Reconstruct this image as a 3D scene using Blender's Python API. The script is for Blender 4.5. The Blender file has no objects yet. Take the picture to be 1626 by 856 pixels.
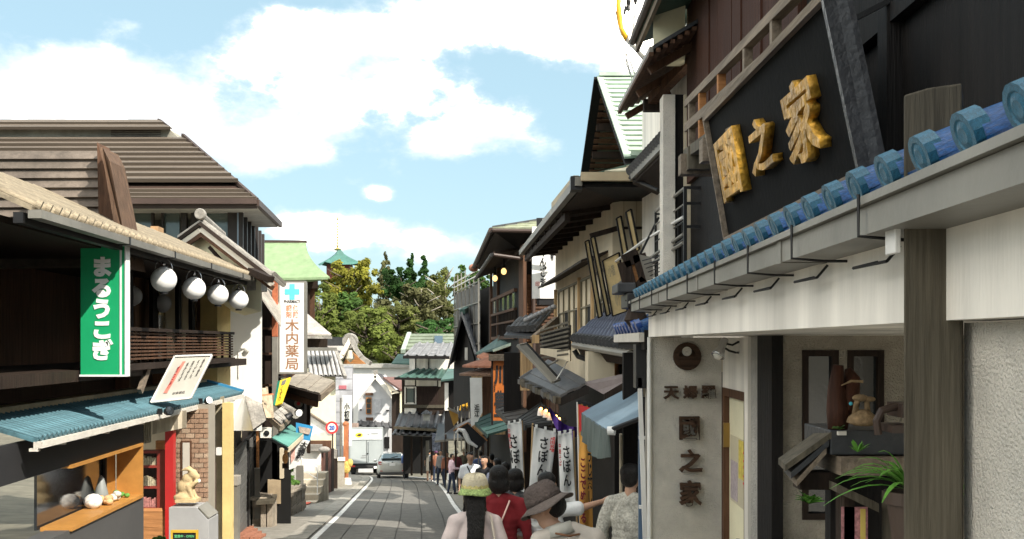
import bpy, bmesh, math, random
import numpy as np
from mathutils import Vector, Matrix, noise as mnoise
R = math.radians
scene = bpy.context.scene
COL = scene.collection
random.seed(7)
rng = np.random.default_rng(7)

# ------------------------------------------------------------------ camera
F = 1700.0; CX = 813.0; HY = 545.0; EYE = 1.85
cam = bpy.data.objects.new('camera', bpy.data.cameras.new('camera'))
COL.objects.link(cam); scene.camera = cam
cam.location = (0, 0, EYE); cam.rotation_euler = (R(90), 0, 0)
cam.data.sensor_width = 36.0; cam.data.lens = 36.0 * F / 1626.0
cam.data.shift_x = 0.0; cam.data.shift_y = (HY - 428.0) / 1626.0
cam.data.clip_start = 0.05; cam.data.clip_end = 3000
# ------------------------------------------------------------------ sun, sky
SUN = Vector((0.62, -0.58, 0.76)).normalized()
sun = bpy.data.objects.new('sun', bpy.data.lights.new('sun', 'SUN'))
COL.objects.link(sun)
sun.data.energy = 2.5; sun.data.angle = R(0.5); sun.data.color = (1.0, 0.93, 0.82)
sun.rotation_euler = SUN.to_track_quat('Z', 'Y').to_euler()
scene.view_settings.view_transform = 'Standard'; scene.view_settings.look = 'None'
scene.view_settings.exposure = 1.66; scene.view_settings.gamma = 1.0
world = bpy.data.worlds.new('World'); scene.world = world; world.use_nodes = True
def build_world():
    nt = world.node_tree; N = nt.nodes; L = nt.links; N.clear()
    out = N.new('ShaderNodeOutputWorld')
    sky = N.new('ShaderNodeTexSky'); sky.sky_type = 'NISHITA'; sky.sun_disc = False
    sky.sun_elevation = math.asin(SUN.z); sky.sun_rotation = math.atan2(SUN.x, SUN.y)
    bg = N.new('ShaderNodeBackground'); bg.inputs[1].default_value = 0.05
    L.new(sky.outputs[0], bg.inputs[0])
    tc = N.new('ShaderNodeTexCoord')
    def math_(op, a, b=None, c=None):
        m = N.new('ShaderNodeMath'); m.operation = op
        for i, v in enumerate((a, b, c)):
            if v is None: continue
            if isinstance(v, (int, float)): m.inputs[i].default_value = v
            else: L.new(v, m.inputs[i])
        return m.outputs[0]
    def noise(scale, detail, stretch):
        mp = N.new('ShaderNodeMapping'); mp.inputs['Scale'].default_value = stretch
        L.new(tc.outputs['Generated'], mp.inputs[0])
        n = N.new('ShaderNodeTexNoise'); n.inputs['Scale'].default_value = scale
        n.inputs['Detail'].default_value = detail; n.inputs['Roughness'].default_value = 0.6
        L.new(mp.outputs[0], n.inputs[0]); return n.outputs['Fac']
    acc = None   # cumulus heaps: a direction, a width and a height each
    for (px, py, w, h) in [(300,165,260,95),(560,170,240,100),(690,215,140,60),(380,230,260,50),(900,25,300,55),(560,60,160,40),
                           (1050,60,200,70),(1250,180,200,90),(500,365,130,36),(720,395,150,32),(600,307,30,16),(20,150,240,110),(215,40,70,30),(1560,60,220,120),(-300,260,260,90)]:
        c = Vector(((px-CX)/F, 1, (HY-py)/F)).normalized()
        sb = N.new('ShaderNodeVectorMath'); sb.operation = 'SUBTRACT'; L.new(tc.outputs['Generated'], sb.inputs[0]); sb.inputs[1].default_value = c
        ml = N.new('ShaderNodeVectorMath'); ml.operation = 'MULTIPLY'; L.new(sb.outputs[0], ml.inputs[0]); ml.inputs[1].default_value = (F/w, F/w, F/h)
        ln = N.new('ShaderNodeVectorMath'); ln.operation = 'LENGTH'; L.new(ml.outputs[0], ln.inputs[0])
        v = math_('SUBTRACT', 1.0, math_('MULTIPLY', ln.outputs['Value'], 0.55))
        acc = v if acc is None else math_('SMOOTH_MAX', acc, v, 0.25)
    for i in range(26):     # the same broken cumulus goes on all round
        az = R(14*i+38) if i < 20 else R(60*i); el = R((18, 34, 52, 26, 44)[i % 5]) if i < 20 else R(72)
        if i < 20 and (az % (2*math.pi) < R(33) or az % (2*math.pi) > R(327)): continue
        c = Vector((math.sin(az)*math.cos(el), math.cos(az)*math.cos(el), math.sin(el)))
        sb = N.new('ShaderNodeVectorMath'); sb.operation = 'DISTANCE'; L.new(tc.outputs['Generated'], sb.inputs[0]); sb.inputs[1].default_value = c
        acc = math_('SMOOTH_MAX', acc, math_('SUBTRACT', 1.0, math_('MULTIPLY', sb.outputs['Value'], 1.9+.5*(i % 3))), 0.25)
    acc = math_('MAXIMUM', acc, -0.22)
    big = noise(2.2, 3, (1, 1, 2.5)); fine = noise(9.0, 9, (1, 1, 1.6))
    d = math_('ADD', math_('MULTIPLY', acc, 0.75), math_('MULTIPLY', math_('SUBTRACT', fine, 0.5), 1.5))
    d = math_('ADD', d, math_('MULTIPLY', math_('SUBTRACT', big, 0.5), 1.4))
    mr = N.new('ShaderNodeMapRange'); mr.interpolation_type = 'SMOOTHSTEP'; L.new(d, mr.inputs[0])
    mr.inputs[1].default_value = 0.34; mr.inputs[2].default_value = 0.80; mr.inputs[3].default_value = 0.0; mr.inputs[4].default_value = 1.0
    shade = noise(5.0, 6, (1, 1, 3.0))
    cr = N.new('ShaderNodeValToRGB'); L.new(shade, cr.inputs[0])
    cr.color_ramp.elements[0].position = 0.37; cr.color_ramp.elements[0].color = (0.061, 0.064, 0.068, 1)
    cr.color_ramp.elements[1].position = 0.58; cr.color_ramp.elements[1].color = (0.94, 0.85, 0.72, 1)
    e = cr.color_ramp.elements.new(0.48); e.color = (0.074, 0.0745, 0.075, 1)
    core = N.new('ShaderNodeMapRange'); core.interpolation_type = 'SMOOTHSTEP'; L.new(d, core.inputs[0]); core.inputs[1].default_value = 0.42; core.inputs[2].default_value = 0.82
    mc = N.new('ShaderNodeMix'); mc.data_type = 'RGBA'; L.new(core.outputs[0], mc.inputs[0]); mc.inputs[6].default_value = (0.071, 0.072, 0.073, 1); L.new(cr.outputs[0], mc.inputs[7])
    bc = N.new('ShaderNodeBackground'); bc.inputs[1].default_value = 6.4; L.new(mc.outputs[2], bc.inputs[0])
    veil = N.new('ShaderNodeBackground'); veil.inputs[0].default_value = (0.27, 0.40, 0.44, 1); veil.inputs[1].default_value = 0.76
    m0 = N.new('ShaderNodeMixShader'); m0.inputs[0].default_value = 0.60; L.new(bg.outputs[0], m0.inputs[1]); L.new(veil.outputs[0], m0.inputs[2])
    ms = N.new('ShaderNodeMixShader'); L.new(mr.outputs[0], ms.inputs[0]); L.new(m0.outputs[0], ms.inputs[1]); L.new(bc.outputs[0], ms.inputs[2])
    L.new(ms.outputs[0], out.inputs[0])
build_world()

# ------------------------------------------------------------------ helpers
def gz(y): return -0.096*min(max(y, -40), 80) if y < 80 else -7.68
def P(px, py, D): return Vector(((px-CX)/F*D, D, EYE + (HY-py)/F*D))
def G(px, D, dz=0): return Vector(((px-CX)/F*D, D, gz(D)+dz))
MATS = {}
def mat(name, col, rough=0.7, var=0.18, scale=6.0, bump=0.15, bscale=40.0, metal=0.0, stretch=(1,1,1), spec=0.4, dirt=0.25, emit=0, trans=0, coat=0, alpha=None):
    if name in MATS: return MATS[name]
    m = bpy.data.materials.new(name); m.use_nodes = True; MATS[name] = m
    nt = m.node_tree; N = nt.nodes; L = nt.links; b = N['Principled BSDF']
    c = Vector(col[:3])
    tc = N.new('ShaderNodeTexCoord'); mp = N.new('ShaderNodeMapping'); mp.inputs['Scale'].default_value = stretch
    L.new(tc.outputs['Object'], mp.inputs[0])
    n = N.new('ShaderNodeTexNoise'); n.inputs['Scale'].default_value = scale; n.inputs['Detail'].default_value = 6; n.inputs['Roughness'].default_value = 0.65
    L.new(mp.outputs[0], n.inputs[0])
    cr = N.new('ShaderNodeValToRGB'); L.new(n.outputs['Fac'], cr.inputs[0])
    cr.color_ramp.elements[0].position = 0.3; cr.color_ramp.elements[1].position = 0.7
    cr.color_ramp.elements[0].color = (*[max(0, v*(1-var)) for v in c], 1); cr.color_ramp.elements[1].color = (*[min(1, v*(1+var)) for v in c], 1)
    n2 = N.new('ShaderNodeTexNoise'); n2.inputs['Scale'].default_value = scale*0.17+0.25; n2.inputs['Detail'].default_value = 4
    L.new(mp.outputs[0] if max(stretch) <= 3 else tc.outputs['Object'], n2.inputs[0])
    mr = N.new('ShaderNodeMapRange'); L.new(n2.outputs['Fac'], mr.inputs[0]); mr.inputs[1].default_value = 0.35; mr.inputs[2].default_value = 0.65
    mr.inputs[3].default_value = 1-dirt; mr.inputs[4].default_value = 1.0+dirt*0.25
    oi = N.new('ShaderNodeObjectInfo'); mo = N.new('ShaderNodeMapRange'); L.new(oi.outputs['Random'], mo.inputs[0]); mo.inputs[3].default_value = 0.9; mo.inputs[4].default_value = 1.08
    mu = N.new('ShaderNodeMath'); mu.operation = 'MULTIPLY'; L.new(mr.outputs[0], mu.inputs[0]); L.new(mo.outputs[0], mu.inputs[1])
    vm = N.new('ShaderNodeVectorMath'); vm.operation = 'SCALE'; L.new(cr.outputs[0], vm.inputs[0]); L.new(mu.outputs[0], vm.inputs['Scale'])
    L.new(vm.outputs[0], b.inputs['Base Color'])
    b.inputs['Roughness'].default_value = rough; b.inputs['Metallic'].default_value = metal
    b.inputs['Specular IOR Level'].default_value = spec
    if coat: b.inputs['Coat Weight'].default_value = coat; b.inputs['Coat Roughness'].default_value = 0.1
    if trans: b.inputs['Transmission Weight'].default_value = trans
    if emit:
        L.new(vm.outputs[0], b.inputs['Emission Color']); b.inputs['Emission Strength'].default_value = emit
    if bump:
        nb = N.new('ShaderNodeTexNoise'); nb.inputs['Scale'].default_value = bscale; nb.inputs['Detail'].default_value = 5
        L.new(mp.outputs[0], nb.inputs[0])
        bp = N.new('ShaderNodeBump'); bp.inputs['Strength'].default_value = bump; bp.inputs['Distance'].default_value = 0.02
        L.new(nb.outputs['Fac'], bp.inputs['Height']); L.new(bp.outputs[0], b.inputs['Normal'])
    return m
def wood(name, col, rough=0.75, ax=2, var=0.45, bump=0.35, dirt=0.3):
    st = [14, 14, 14]; st[ax] = 0.9
    return mat(name, col, rough, var, 1.6, bump, 5.0, stretch=tuple(st), dirt=dirt, spec=0.25)
def flat(name, col, rough=0.6, **k):
    k.setdefault('var', 0.06); k.setdefault('bump', 0.03); k.setdefault('dirt', 0.08)
    return mat(name, col, rough, **k)

class MB:
    def __init__(s): s.v = []; s.f = []; s.m = []; s.mi = 0
    def use(s, i): s.mi = i; return s
    def add(s, vs, fs):
        b = len(s.v); s.v += [tuple(v) for v in vs]
        for f in fs: s.f.append(tuple(b+i for i in f)); s.m.append(s.mi)
        return s
    def hexa(s, p):   # 8 points: bottom 4, top 4
        return s.add(p, [(0,3,2,1),(4,5,6,7),(0,1,5,4),(1,2,6,5),(2,3,7,6),(3,0,4,7)])
    def box(s, x0, x1, y0, y1, z0, z1):
        return s.hexa([(x0,y0,z0),(x1,y0,z0),(x1,y1,z0),(x0,y1,z0),(x0,y0,z1),(x1,y0,z1),(x1,y1,z1),(x0,y1,z1)])
    def pbox(s, pl, u0, u1, n0, n1, z0, z1):
        return s.hexa([pl.w(u0,n0,z0),pl.w(u1,n0,z0),pl.w(u1,n1,z0),pl.w(u0,n1,z0),pl.w(u0,n0,z1),pl.w(u1,n0,z1),pl.w(u1,n1,z1),pl.w(u0,n1,z1)])
    def slab(s, pts, vec):
        n = len(pts); vec = Vector(vec); a = [Vector(p) for p in pts]; b = [p+vec for p in a]
        s.add(a+b, [tuple(range(n))[::-1], tuple(range(n, 2*n))] + [(i, (i+1) % n, n+(i+1) % n, n+i) for i in range(n)]); return s
    def beam(s, p, q, w, h=None, up=(0,0,1)):
        h = h or w; p = Vector(p); q = Vector(q); d = (q-p).normalized(); up = Vector(up)
        if abs(d.dot(up)) > 0.98: up = Vector((0,1,0))
        x = d.cross(up).normalized()*w/2; z = x.cross(d).normalized()*h/2
        return s.hexa([p-x-z, p+x-z, q+x-z, q-x-z, p-x+z, p+x+z, q+x+z, q-x+z])
    def tube(s, pts, r, seg=8, cap=True):
        pts = [Vector(p) for p in pts]; n = len(pts); base = len(s.v); rs = r if isinstance(r, (list, tuple)) else [r]*n
        px_ = None
        for i, p in enumerate(pts):
            d = (pts[min(i+1, n-1)]-pts[max(i-1, 0)]).normalized()
            if px_ is None:
                up = Vector((0,0,1)) if abs(d.z) < 0.9 else Vector((1,0,0)); px_ = d.cross(up).normalized()
            px_ = (px_ - d*px_.dot(d)).normalized(); y = d.cross(px_)
            for k in range(seg):
                a = 2*math.pi*k/seg; s.v.append(tuple(p+(px_*math.cos(a)+y*math.sin(a))*rs[i]))
        for i in range(n-1):
            for k in range(seg):
                k2 = (k+1) % seg; s.f.append((base+i*seg+k, base+i*seg+k2, base+(i+1)*seg+k2, base+(i+1)*seg+k)); s.m.append(s.mi)
        if cap:
            s.f.append(tuple(base+k for k in range(seg))[::-1]); s.f.append(tuple(base+(n-1)*seg+k for k in range(seg))); s.m += [s.mi]*2
        return s
    def lathe(s, c, prof, axis=(0,0,1), seg=16, sx=1, sy=1):
        c = Vector(c); a = Vector(axis).normalized(); up = Vector((0,0,1)) if abs(a.z) < 0.9 else Vector((1,0,0))
        x = a.cross(up).normalized(); y = a.cross(x); base = len(s.v); n = len(prof)
        for (r, h) in prof:
            for k in range(seg):
                t = 2*math.pi*k/seg; s.v.append(tuple(c+a*h+x*math.cos(t)*r*sx+y*math.sin(t)*r*sy))
        for i in range(n-1):
            for k in range(seg):
                k2 = (k+1) % seg; s.f.append((base+i*seg+k, base+i*seg+k2, base+(i+1)*seg+k2, base+(i+1)*seg+k)); s.m.append(s.mi)
        if prof[0][0] > 1e-4: s.f.append(tuple(base+k for k in range(seg))[::-1]); s.m.append(s.mi)
        if prof[-1][0] > 1e-4: s.f.append(tuple(base+(n-1)*seg+k for k in range(seg))); s.m.append(s.mi)
        return s
    def ball(s, c, r, seg=12, rings=8):
        rx, ry, rz = r if isinstance(r, (list, tuple)) else (r, r, r); c = Vector(c); base = len(s.v)
        for i in range(rings+1):
            t = math.pi*i/rings
            for k in range(seg):
                a = 2*math.pi*k/seg; s.v.append((c.x+rx*math.sin(t)*math.cos(a), c.y+ry*math.sin(t)*math.sin(a), c.z-rz*math.cos(t)))
        for i in range(rings):
            for k in range(seg):
                k2 = (k+1) % seg; s.f.append((base+i*seg+k, base+i*seg+k2, base+(i+1)*seg+k2, base+(i+1)*seg+k)); s.m.append(s.mi)
        return s
    def mesh(s, name, off=(0,0,0)):
        me = bpy.data.meshes.new(name); o = Vector(off)
        me.from_pydata([tuple(Vector(v)-o) for v in s.v], [], s.f)
        if any(s.m): me.polygons.foreach_set('material_index', s.m)
        bm = bmesh.new(); bm.from_mesh(me); bmesh.ops.remove_doubles(bm, verts=bm.verts, dist=1e-6) if len(s.v) < 20000 else None
        bmesh.ops.recalc_face_normals(bm, faces=bm.faces); bm.to_mesh(me); bm.free()
        return me
def origin(par):
    o = Vector((0,0,0))
    while par is not None: o += par.location; par = par.parent
    return o
def link(name, me, mats, par=None, smooth=False, bevel=0, loc=None):
    o = bpy.data.objects.new(name, me); COL.objects.link(o)
    if par: o.parent = par
    if loc is not None: o.location = loc
    ms = mats if isinstance(mats, (list, tuple)) else [mats]
    if len(me.materials) == 0:
        for m in ms: me.materials.append(m)
    if smooth:
        me.polygons.foreach_set('use_smooth', [True]*len(me.polygons))
    if bevel:
        b = o.modifiers.new('bevel', 'BEVEL'); b.width = bevel; b.segments = 2; b.limit_method = 'ANGLE'
    return o
def part(name, mb, mats, par, smooth=False, bevel=0, label=None, kind=None):
    o = link(name, mb.mesh(name, origin(par)), mats, par, smooth, bevel)
    if label: o['label'] = label
    if kind: o['kind'] = kind
    return o
def tag(o, label, cat, group=None):
    o['label'] = label; o['category'] = cat
    if group: o['group'] = group
    return o
def thing(name, label, cat, loc=(0,0,0), group=None):
    o = bpy.data.objects.new(name, None); COL.objects.link(o); o.location = loc; o.empty_display_size = 0.2
    return tag(o, label, cat, group)
def single(name, label, cat, mb, mats, group=None, smooth=False, bevel=0):
    # a thing that is one mesh, origin at its lowest centre
    xs = [v[0] for v in mb.v]; ys = [v[1] for v in mb.v]; zs = [v[2] for v in mb.v]
    c = Vector(((min(xs)+max(xs))/2, (min(ys)+max(ys))/2, min(zs)))
    o = link(name, mb.mesh(name, c), mats, None, smooth, bevel); o.location = c
    return tag(o, label, cat, group)
def struct(name, mb, mats, par=None, smooth=False):
    o = link(name, mb.mesh(name, origin(par)), mats, par, smooth)
    if par is None: o['kind'] = 'structure'
    return o
def inst(name, me, par, M):    # a piece sharing its mesh; M is a world matrix
    o = bpy.data.objects.new(name, me); COL.objects.link(o); o.parent = par
    o.matrix_local = Matrix.Translation(-origin(par)) @ M
    return o
def basis(o, x, y, z):
    x = Vector(x); y = Vector(y); z = Vector(z)
    return Matrix(((x.x, y.x, z.x, o[0]), (x.y, y.y, z.y, o[1]), (x.z, y.z, z.z, o[2]), (0,0,0,1)))
class Pl:
    """a vertical wall plane: u runs along it, n out of it, z up"""
    def __init__(s, A, B, side=None):
        s.o = Vector((A[0], A[1])); s.d = (Vector((B[0], B[1]))-s.o).normalized(); s.n = Vector((s.d.y, -s.d.x))
        if side == 'L' and s.n.x > 0: s.n = -s.n      # faces -X (houses on the right)
        if side == 'R' and s.n.x < 0: s.n = -s.n      # faces +X (houses on the left)
        if side == 'C' and s.n.y > 0: s.n = -s.n      # faces the camera
    def w(s, u, n, z): p = s.o + s.d*u + s.n*n; return Vector((p.x, p.y, z))
    def hit(s, px, py, n=0.0):
        t = (px-CX)/F; q = s.o + s.n*n      # q.x + d.x u = t (q.y + d.y u)
        u = (t*q.y - q.x)/(s.d.x - t*s.d.y); Y = q.y + s.d.y*u
        return u, EYE + (HY-py)/F*Y
    def pt(s, px, py, n=0.0): u, z = s.hit(px, py, n); return s.w(u, n, z)
def line(a, b, y0=0.0): # X = a + b*Y plane for street sides
    return (a+b*y0, y0), (a+b*(y0+10), y0+10)
def facing(D, px0=CX): return Pl(((px0-CX)/F*D, D), ((px0-CX)/F*D+1, D), 'C')
def prect(mb, pl, x0, y0, x1, y1, n0, n1):
    (u0, z0), (u1, z1) = pl.hit(x0, y0, n1), pl.hit(x1, y1, n1)
    if abs(pl.d.y) < 1e-6 and n1-n0 > .25 and (max(x0,x1) < 760 or min(x0,x1) > 860):   # deep blocks follow the slant of the street
        k = (max(x0,x1)-CX if max(x0,x1) < 760 else min(x0,x1)-CX)/F*1.05*(n1-n0); ya = pl.o.y-n1; yb = pl.o.y-n0; xa = pl.o.x+min(u0,u1)*pl.d.x; xb = pl.o.x+max(u0,u1)*pl.d.x; za, zb = min(z0,z1), max(z0,z1)
        return mb.hexa([(xa,ya,za),(xb,ya,za),(xb+k,yb,za),(xa+k,yb,za),(xa,ya,zb),(xb,ya,zb),(xb+k,yb,zb),(xa+k,yb,zb)])
    return mb.pbox(pl, min(u0,u1), max(u0,u1), n0, n1, min(z0,z1), max(z0,z1))
def PB(pl, x0, y0, x1, y1, n0, n1): return prect(MB(), pl, x0, y0, x1, y1, n0, n1)
# text as raised or flat lettering; each line of a vertical string on its own row
def text_mesh(s, depth=0.01, bold=0.0, bevel=0.0):
    c = bpy.data.curves.new('lettering', 'FONT'); c.body = '\n'.join(s) if isinstance(s, (list, tuple)) else s
    c.extrude = depth; c.offset = bold; c.bevel_depth = bevel; c.align_x = 'CENTER'; c.space_line = 1.0; c.resolution_u = 3
    o = bpy.data.objects.new('lettering', c); COL.objects.link(o); bpy.context.view_layer.update()
    me = bpy.data.meshes.new_from_object(o.evaluated_get(bpy.context.evaluated_depsgraph_get()))
    bpy.data.objects.remove(o); bpy.data.curves.remove(c); me.materials.clear(); return me
def lettering(s, o, xv, yv, w, h, m, par, depth=0.004, bold=0.02, name='lettering', bevel=0.0, wob=0.0, label=None):
    """o: lower left corner, xv/yv: unit directions; glyphs are fitted to w x h"""
    me = text_mesh(s, 1.0, bold, bevel); n = len(me.vertices); a = np.empty(n*3); me.vertices.foreach_get('co', a); a = a.reshape(-1, 3)
    mn = a.min(0); mx = a.max(0); sz = mx-mn
    xv = Vector(xv).normalized(); yv = Vector(yv).normalized(); nv = xv.cross(yv)
    q = (a-mn)/np.where(sz > 0, sz, 1); z = (a[:, 2]-mn[2])/max(sz[2], 1e-6)*depth
    if wob:
        q[:, 0] += wob*np.sin(q[:, 1]*17+1.3)*0.5 + wob*0.5*np.sin(q[:, 1]*41); q[:, 1] += wob*0.25*np.sin(q[:, 0]*9)
    off = Vector(o)-origin(par)
    out = np.array(off)[None]+q[:, :1]*w*np.array(xv)[None]+q[:, 1:2]*h*np.array(yv)[None]+z[:, None]*np.array(nv)[None]
    me.vertices.foreach_set('co', out.ravel()); me.update()
    ob = link(name, me, m, par)
    if label: ob['label'] = label
    return ob
def plet(s, pl, x0, y0, x1, y1, n, m, par, flip=False, **k):
    """lettering on a plane inside a pixel box; reads left to right as seen"""
    a = pl.pt(x0, y1, n); b = pl.pt(x1, y1, n); t = pl.pt(x0, y0, n)
    return lettering(s, a, b-a, Vector((0,0,1)), (b-a).length, abs(t.z-a.z), m, par, **k)
# ---- shared piece meshes
_cache = {}
def unit_box():
    if 'ub' not in _cache: _cache['ub'] = MB().box(-.5,.5,-.5,.5,-.5,.5).mesh('piece')
    return _cache['ub']
def piece_mesh(key, m, bev=0.0, size=(1,1,1)):
    k = (key, m.name)
    if k not in _cache:
        me = MB().box(-.5,.5,-.5,.5,-.5,.5).mesh(key)
        me.materials.append(m); _cache[k] = me
    return _cache[k]
def pbx(name, par, pl, u0, u1, n0, n1, z0, z1, m):
    c = pl.w((u0+u1)/2, (n0+n1)/2, (z0+z1)/2)
    d = Vector((pl.d.x, pl.d.y, 0)); n = Vector((pl.n.x, pl.n.y, 0))
    return inst(name, piece_mesh('piece', m), par, basis(c, d*(u1-u0), n*(n1-n0), Vector((0,0,z1-z0))))
def planks(name, par, pl, u0, u1, z0, z1, n0, n1, count, m, vertical=True, gap=0.008, jit=0.003):
    for i in range(count):
        j = random.uniform(0, jit)
        if vertical:
            a = u0+(u1-u0)*i/count; b = u0+(u1-u0)*(i+1)/count; pbx(name, par, pl, a+gap/2, b-gap/2, n0, n1+j, z0, z1, m)
        else:
            a = z0+(z1-z0)*i/count; b = z0+(z1-z0)*(i+1)/count; pbx(name, par, pl, u0, u1, n0, n1+j, a+gap/2, b-gap/2, m)
def half_barrel(taper=0.9, r=0.5, seg=8):
    mb = MB(); vs = []
    for x, k in ((0.0, 1.0), (1.0, taper)):
        for i in range(seg+1):
            t = math.pi*i/seg; vs.append((x, math.cos(t)*k, math.sin(t)*k))
    for i in range(seg+1): t = math.pi*i/seg; vs.append((0.0, math.cos(t)*0.8, math.sin(t)*0.8))
    n = seg+1
    mb.add(vs, [(i, i+1, n+i+1, n+i) for i in range(seg)]+[(i, 2*n+i, 2*n+i+1, i+1) for i in range(seg)]); return mb
def tile_roof(par, E0, E1, T0, T1, pitch, m, mbase=None, r=None, k=2, caps=True, mcap=None, capr=None, name='roof_tile', base='roof_base', th=0.04):
    E0, E1, T0, T1 = map(Vector, (E0, E1, T0, T1)); mbase = mbase or m; mcap = mcap or m
    r = r or pitch*0.27; capr = capr or r*1.25
    nrm = (E1-E0).cross(T0-E0).normalized()
    if nrm.z < 0: nrm = -nrm
    part(base, MB().slab([E0, E1, T1, T0], -nrm*th), mbase, par)
    kb = ('barrel', m.name)
    if kb not in _cache:
        me = half_barrel().mesh('roof_tile'); me.polygons.foreach_set('use_smooth', [True]*len(me.polygons)); me.materials.append(m); _cache[kb] = me
    kc = ('cap', mcap.name)
    if kc not in _cache:
        me = MB().lathe((0,0,0), [(0.0,-0.30),(0.35,-0.32),(0.62,-0.24),(0.70,-0.30),(1.0,-0.30),(1.0,0.5)], axis=(1,0,0), seg=14).mesh('tile_cap'); me.materials.append(mcap); _cache[kc] = me
    n = max(1, int(round((E1-E0).length/pitch)))
    for i in range(n):
        t = (i+0.5)/n; e = E0.lerp(E1, t); top = T0.lerp(T1, t); L = (top-e).length; x = (top-e)/L
        y = nrm.cross(x).normalized()
        for j in range(k):
            rr = r*random.uniform(0.94, 1.04)
            inst(name, _cache[kb], par, basis(e+x*(L*j/k)+nrm*random.uniform(0, 0.004), x*(L/k*1.02), y*rr, nrm*rr))
        if caps:
            inst('tile_cap', _cache[kc], par, basis(e+nrm*r*0.35-x*0.005, x*capr, y*capr, nrm*capr))
def courses(par, E0, E1, T0, T1, n, m, th=0.04, name='roof_course', over=0.02):
    """overlapping roofing courses, each its own board"""
    E0, E1, T0, T1 = map(Vector, (E0, E1, T0, T1)); nrm = (E1-E0).cross(T0-E0).normalized()
    if nrm.z < 0: nrm = -nrm
    for i in range(n):
        a0 = E0.lerp(T0, i/n); a1 = E1.lerp(T1, i/n); b0 = E0.lerp(T0, (i+1)/n); b1 = E1.lerp(T1, (i+1)/n)
        mb = MB().add([a0-nrm*.01, a1-nrm*.01, b1-nrm*.01, b0-nrm*.01, a0+nrm*th, a1+nrm*th, b1+nrm*.004, b0+nrm*.004], [(0,3,2,1),(4,5,6,7),(0,1,5,4),(1,2,6,5),(2,3,7,6),(3,0,4,7)])
        part(name, mb, m, par)
def window(par, pl, u0, u1, z0, z1, n, mf, mg, nx=2, ny=1, fw=0.04, depth=0.05, name='window'):
    f = MB(); f.pbox(pl, u0, u1, n-depth, n, z1-fw, z1); f.pbox(pl, u0, u1, n-depth, n, z0, z0+fw)
    f.pbox(pl, u0, u0+fw, n-depth, n-.002, z0+fw, z1-fw); f.pbox(pl, u1-fw, u1, n-depth, n-.002, z0+fw, z1-fw)
    o = part(name, f, mf, par)
    for i in range(1, nx):
        u = u0+(u1-u0)*i/nx; part('mullion', MB().pbox(pl, u-fw*.4, u+fw*.4, n-depth, n-.005, z0+fw, z1-fw), mf, o)
    for j in range(1, ny):
        z = z0+(z1-z0)*j/ny; part('mullion', MB().pbox(pl, u0+fw, u1-fw, n-depth, n-.009, z-fw*.3, z+fw*.3), mf, o)
    part('pane', MB().pbox(pl, u0+fw, u1-fw, n-depth*.7, n-depth*.5, z0+fw, z1-fw), mg, o)
    return o
# ------------------------------------------------------------------ materials
stucco = mat('stucco_white', (.68,.64,.57), .9, .10, 9, .9, 140, dirt=.12)
stucco_rough = mat('stucco_rough', (.52,.50,.46), .95, .14, 20, 1.6, 70, dirt=.15)
plaster = mat('plaster_white', (.80,.76,.69), .8, .06, 5, .15, 30, dirt=.24, stretch=(3,3,.4))
cream = mat('plaster_cream', (.60,.52,.38), .85, .08, 3, .2, 40, dirt=.14, stretch=(1,1,.4))
cream_light = mat('plaster_pale_yellow', (.74,.70,.50), .85, .06, 3, .15, 40, dirt=.08)
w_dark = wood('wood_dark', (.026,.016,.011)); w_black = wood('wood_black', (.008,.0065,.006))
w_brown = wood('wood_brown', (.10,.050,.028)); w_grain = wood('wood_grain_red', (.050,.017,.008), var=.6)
w_grey = wood('wood_weathered', (.20,.16,.12), ax=1); w_greyv = wood('wood_weathered_upright', (.095,.082,.060), ax=2)
w_orange = wood('wood_orange', (.42,.19,.07), ax=0); w_tan = wood('wood_tan', (.50,.34,.18))
tile_grey = mat('tile_grey', (.075,.075,.078), .55, .25, 6, .2, 30, dirt=.35)
tile_dark = mat('tile_charcoal', (.032,.034,.038), .5, .3, 6, .25, 30, dirt=.3)
tile_cream = mat('tile_sandy', (.30,.25,.175), .85, .4, 8, .4, 30, dirt=.35)
tile_blue = mat('tile_blue_glazed', (.004,.060,.20), .42, .6, 14, .25, 25, dirt=.45, coat=.15)
tile_capblue = mat('tile_cap_glazed', (.022,.11,.18), .4, .75, 45, .2, 60, dirt=.35, coat=.15)
tile_turq = mat('tile_turquoise', (.075,.165,.20), .5, .6, 9, .2, 30, dirt=.3, coat=.3)
copper = mat('copper_patina', (.36,.44,.36), .7, .22, 4, .2, 20, dirt=.3)
copper_dk = mat('copper_dark_green', (.055,.115,.095), .6, .25, 4, .2, 20, dirt=.3)
metal_dk = flat('metal_dark', (.018,.018,.019), .45, metal=.3); metal_br = flat('metal_brown', (.06,.038,.03), .5, dirt=.2)
metal_gr = mat('metal_grey_painted', (.20,.19,.165), .5, .12, 5, .05, 40, dirt=.25)
metal_wh = flat('metal_white_painted', (.72,.71,.68), .45, dirt=.15)
chrome = flat('metal_bright', (.55,.55,.56), .25, metal=1.0)
glass_dk = flat('glass_dark', (.02,.024,.028), .06, spec=.8, coat=.5); glass_gr = flat('glass_greenish', (.10,.13,.12), .08, spec=.8, coat=.5)
glass_blue = flat('glass_pale_blue', (.30,.38,.48), .12, spec=.8)
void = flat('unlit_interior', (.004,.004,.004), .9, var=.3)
gold = mat('gold_leaf', (.60,.32,.04), .42, .5, 14, .8, 30, metal=.45, dirt=.5)
black_lq = mat('black_lacquer_board', (.005,.005,.005), .8, .25, 5, .1, 30, dirt=.2, spec=.08)
paper = flat('paper_white', (.82,.82,.80), .8); ink = flat('ink_black', (.012,.012,.014), .7); red_p = flat('paint_red', (.62,.04,.04), .6)
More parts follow.
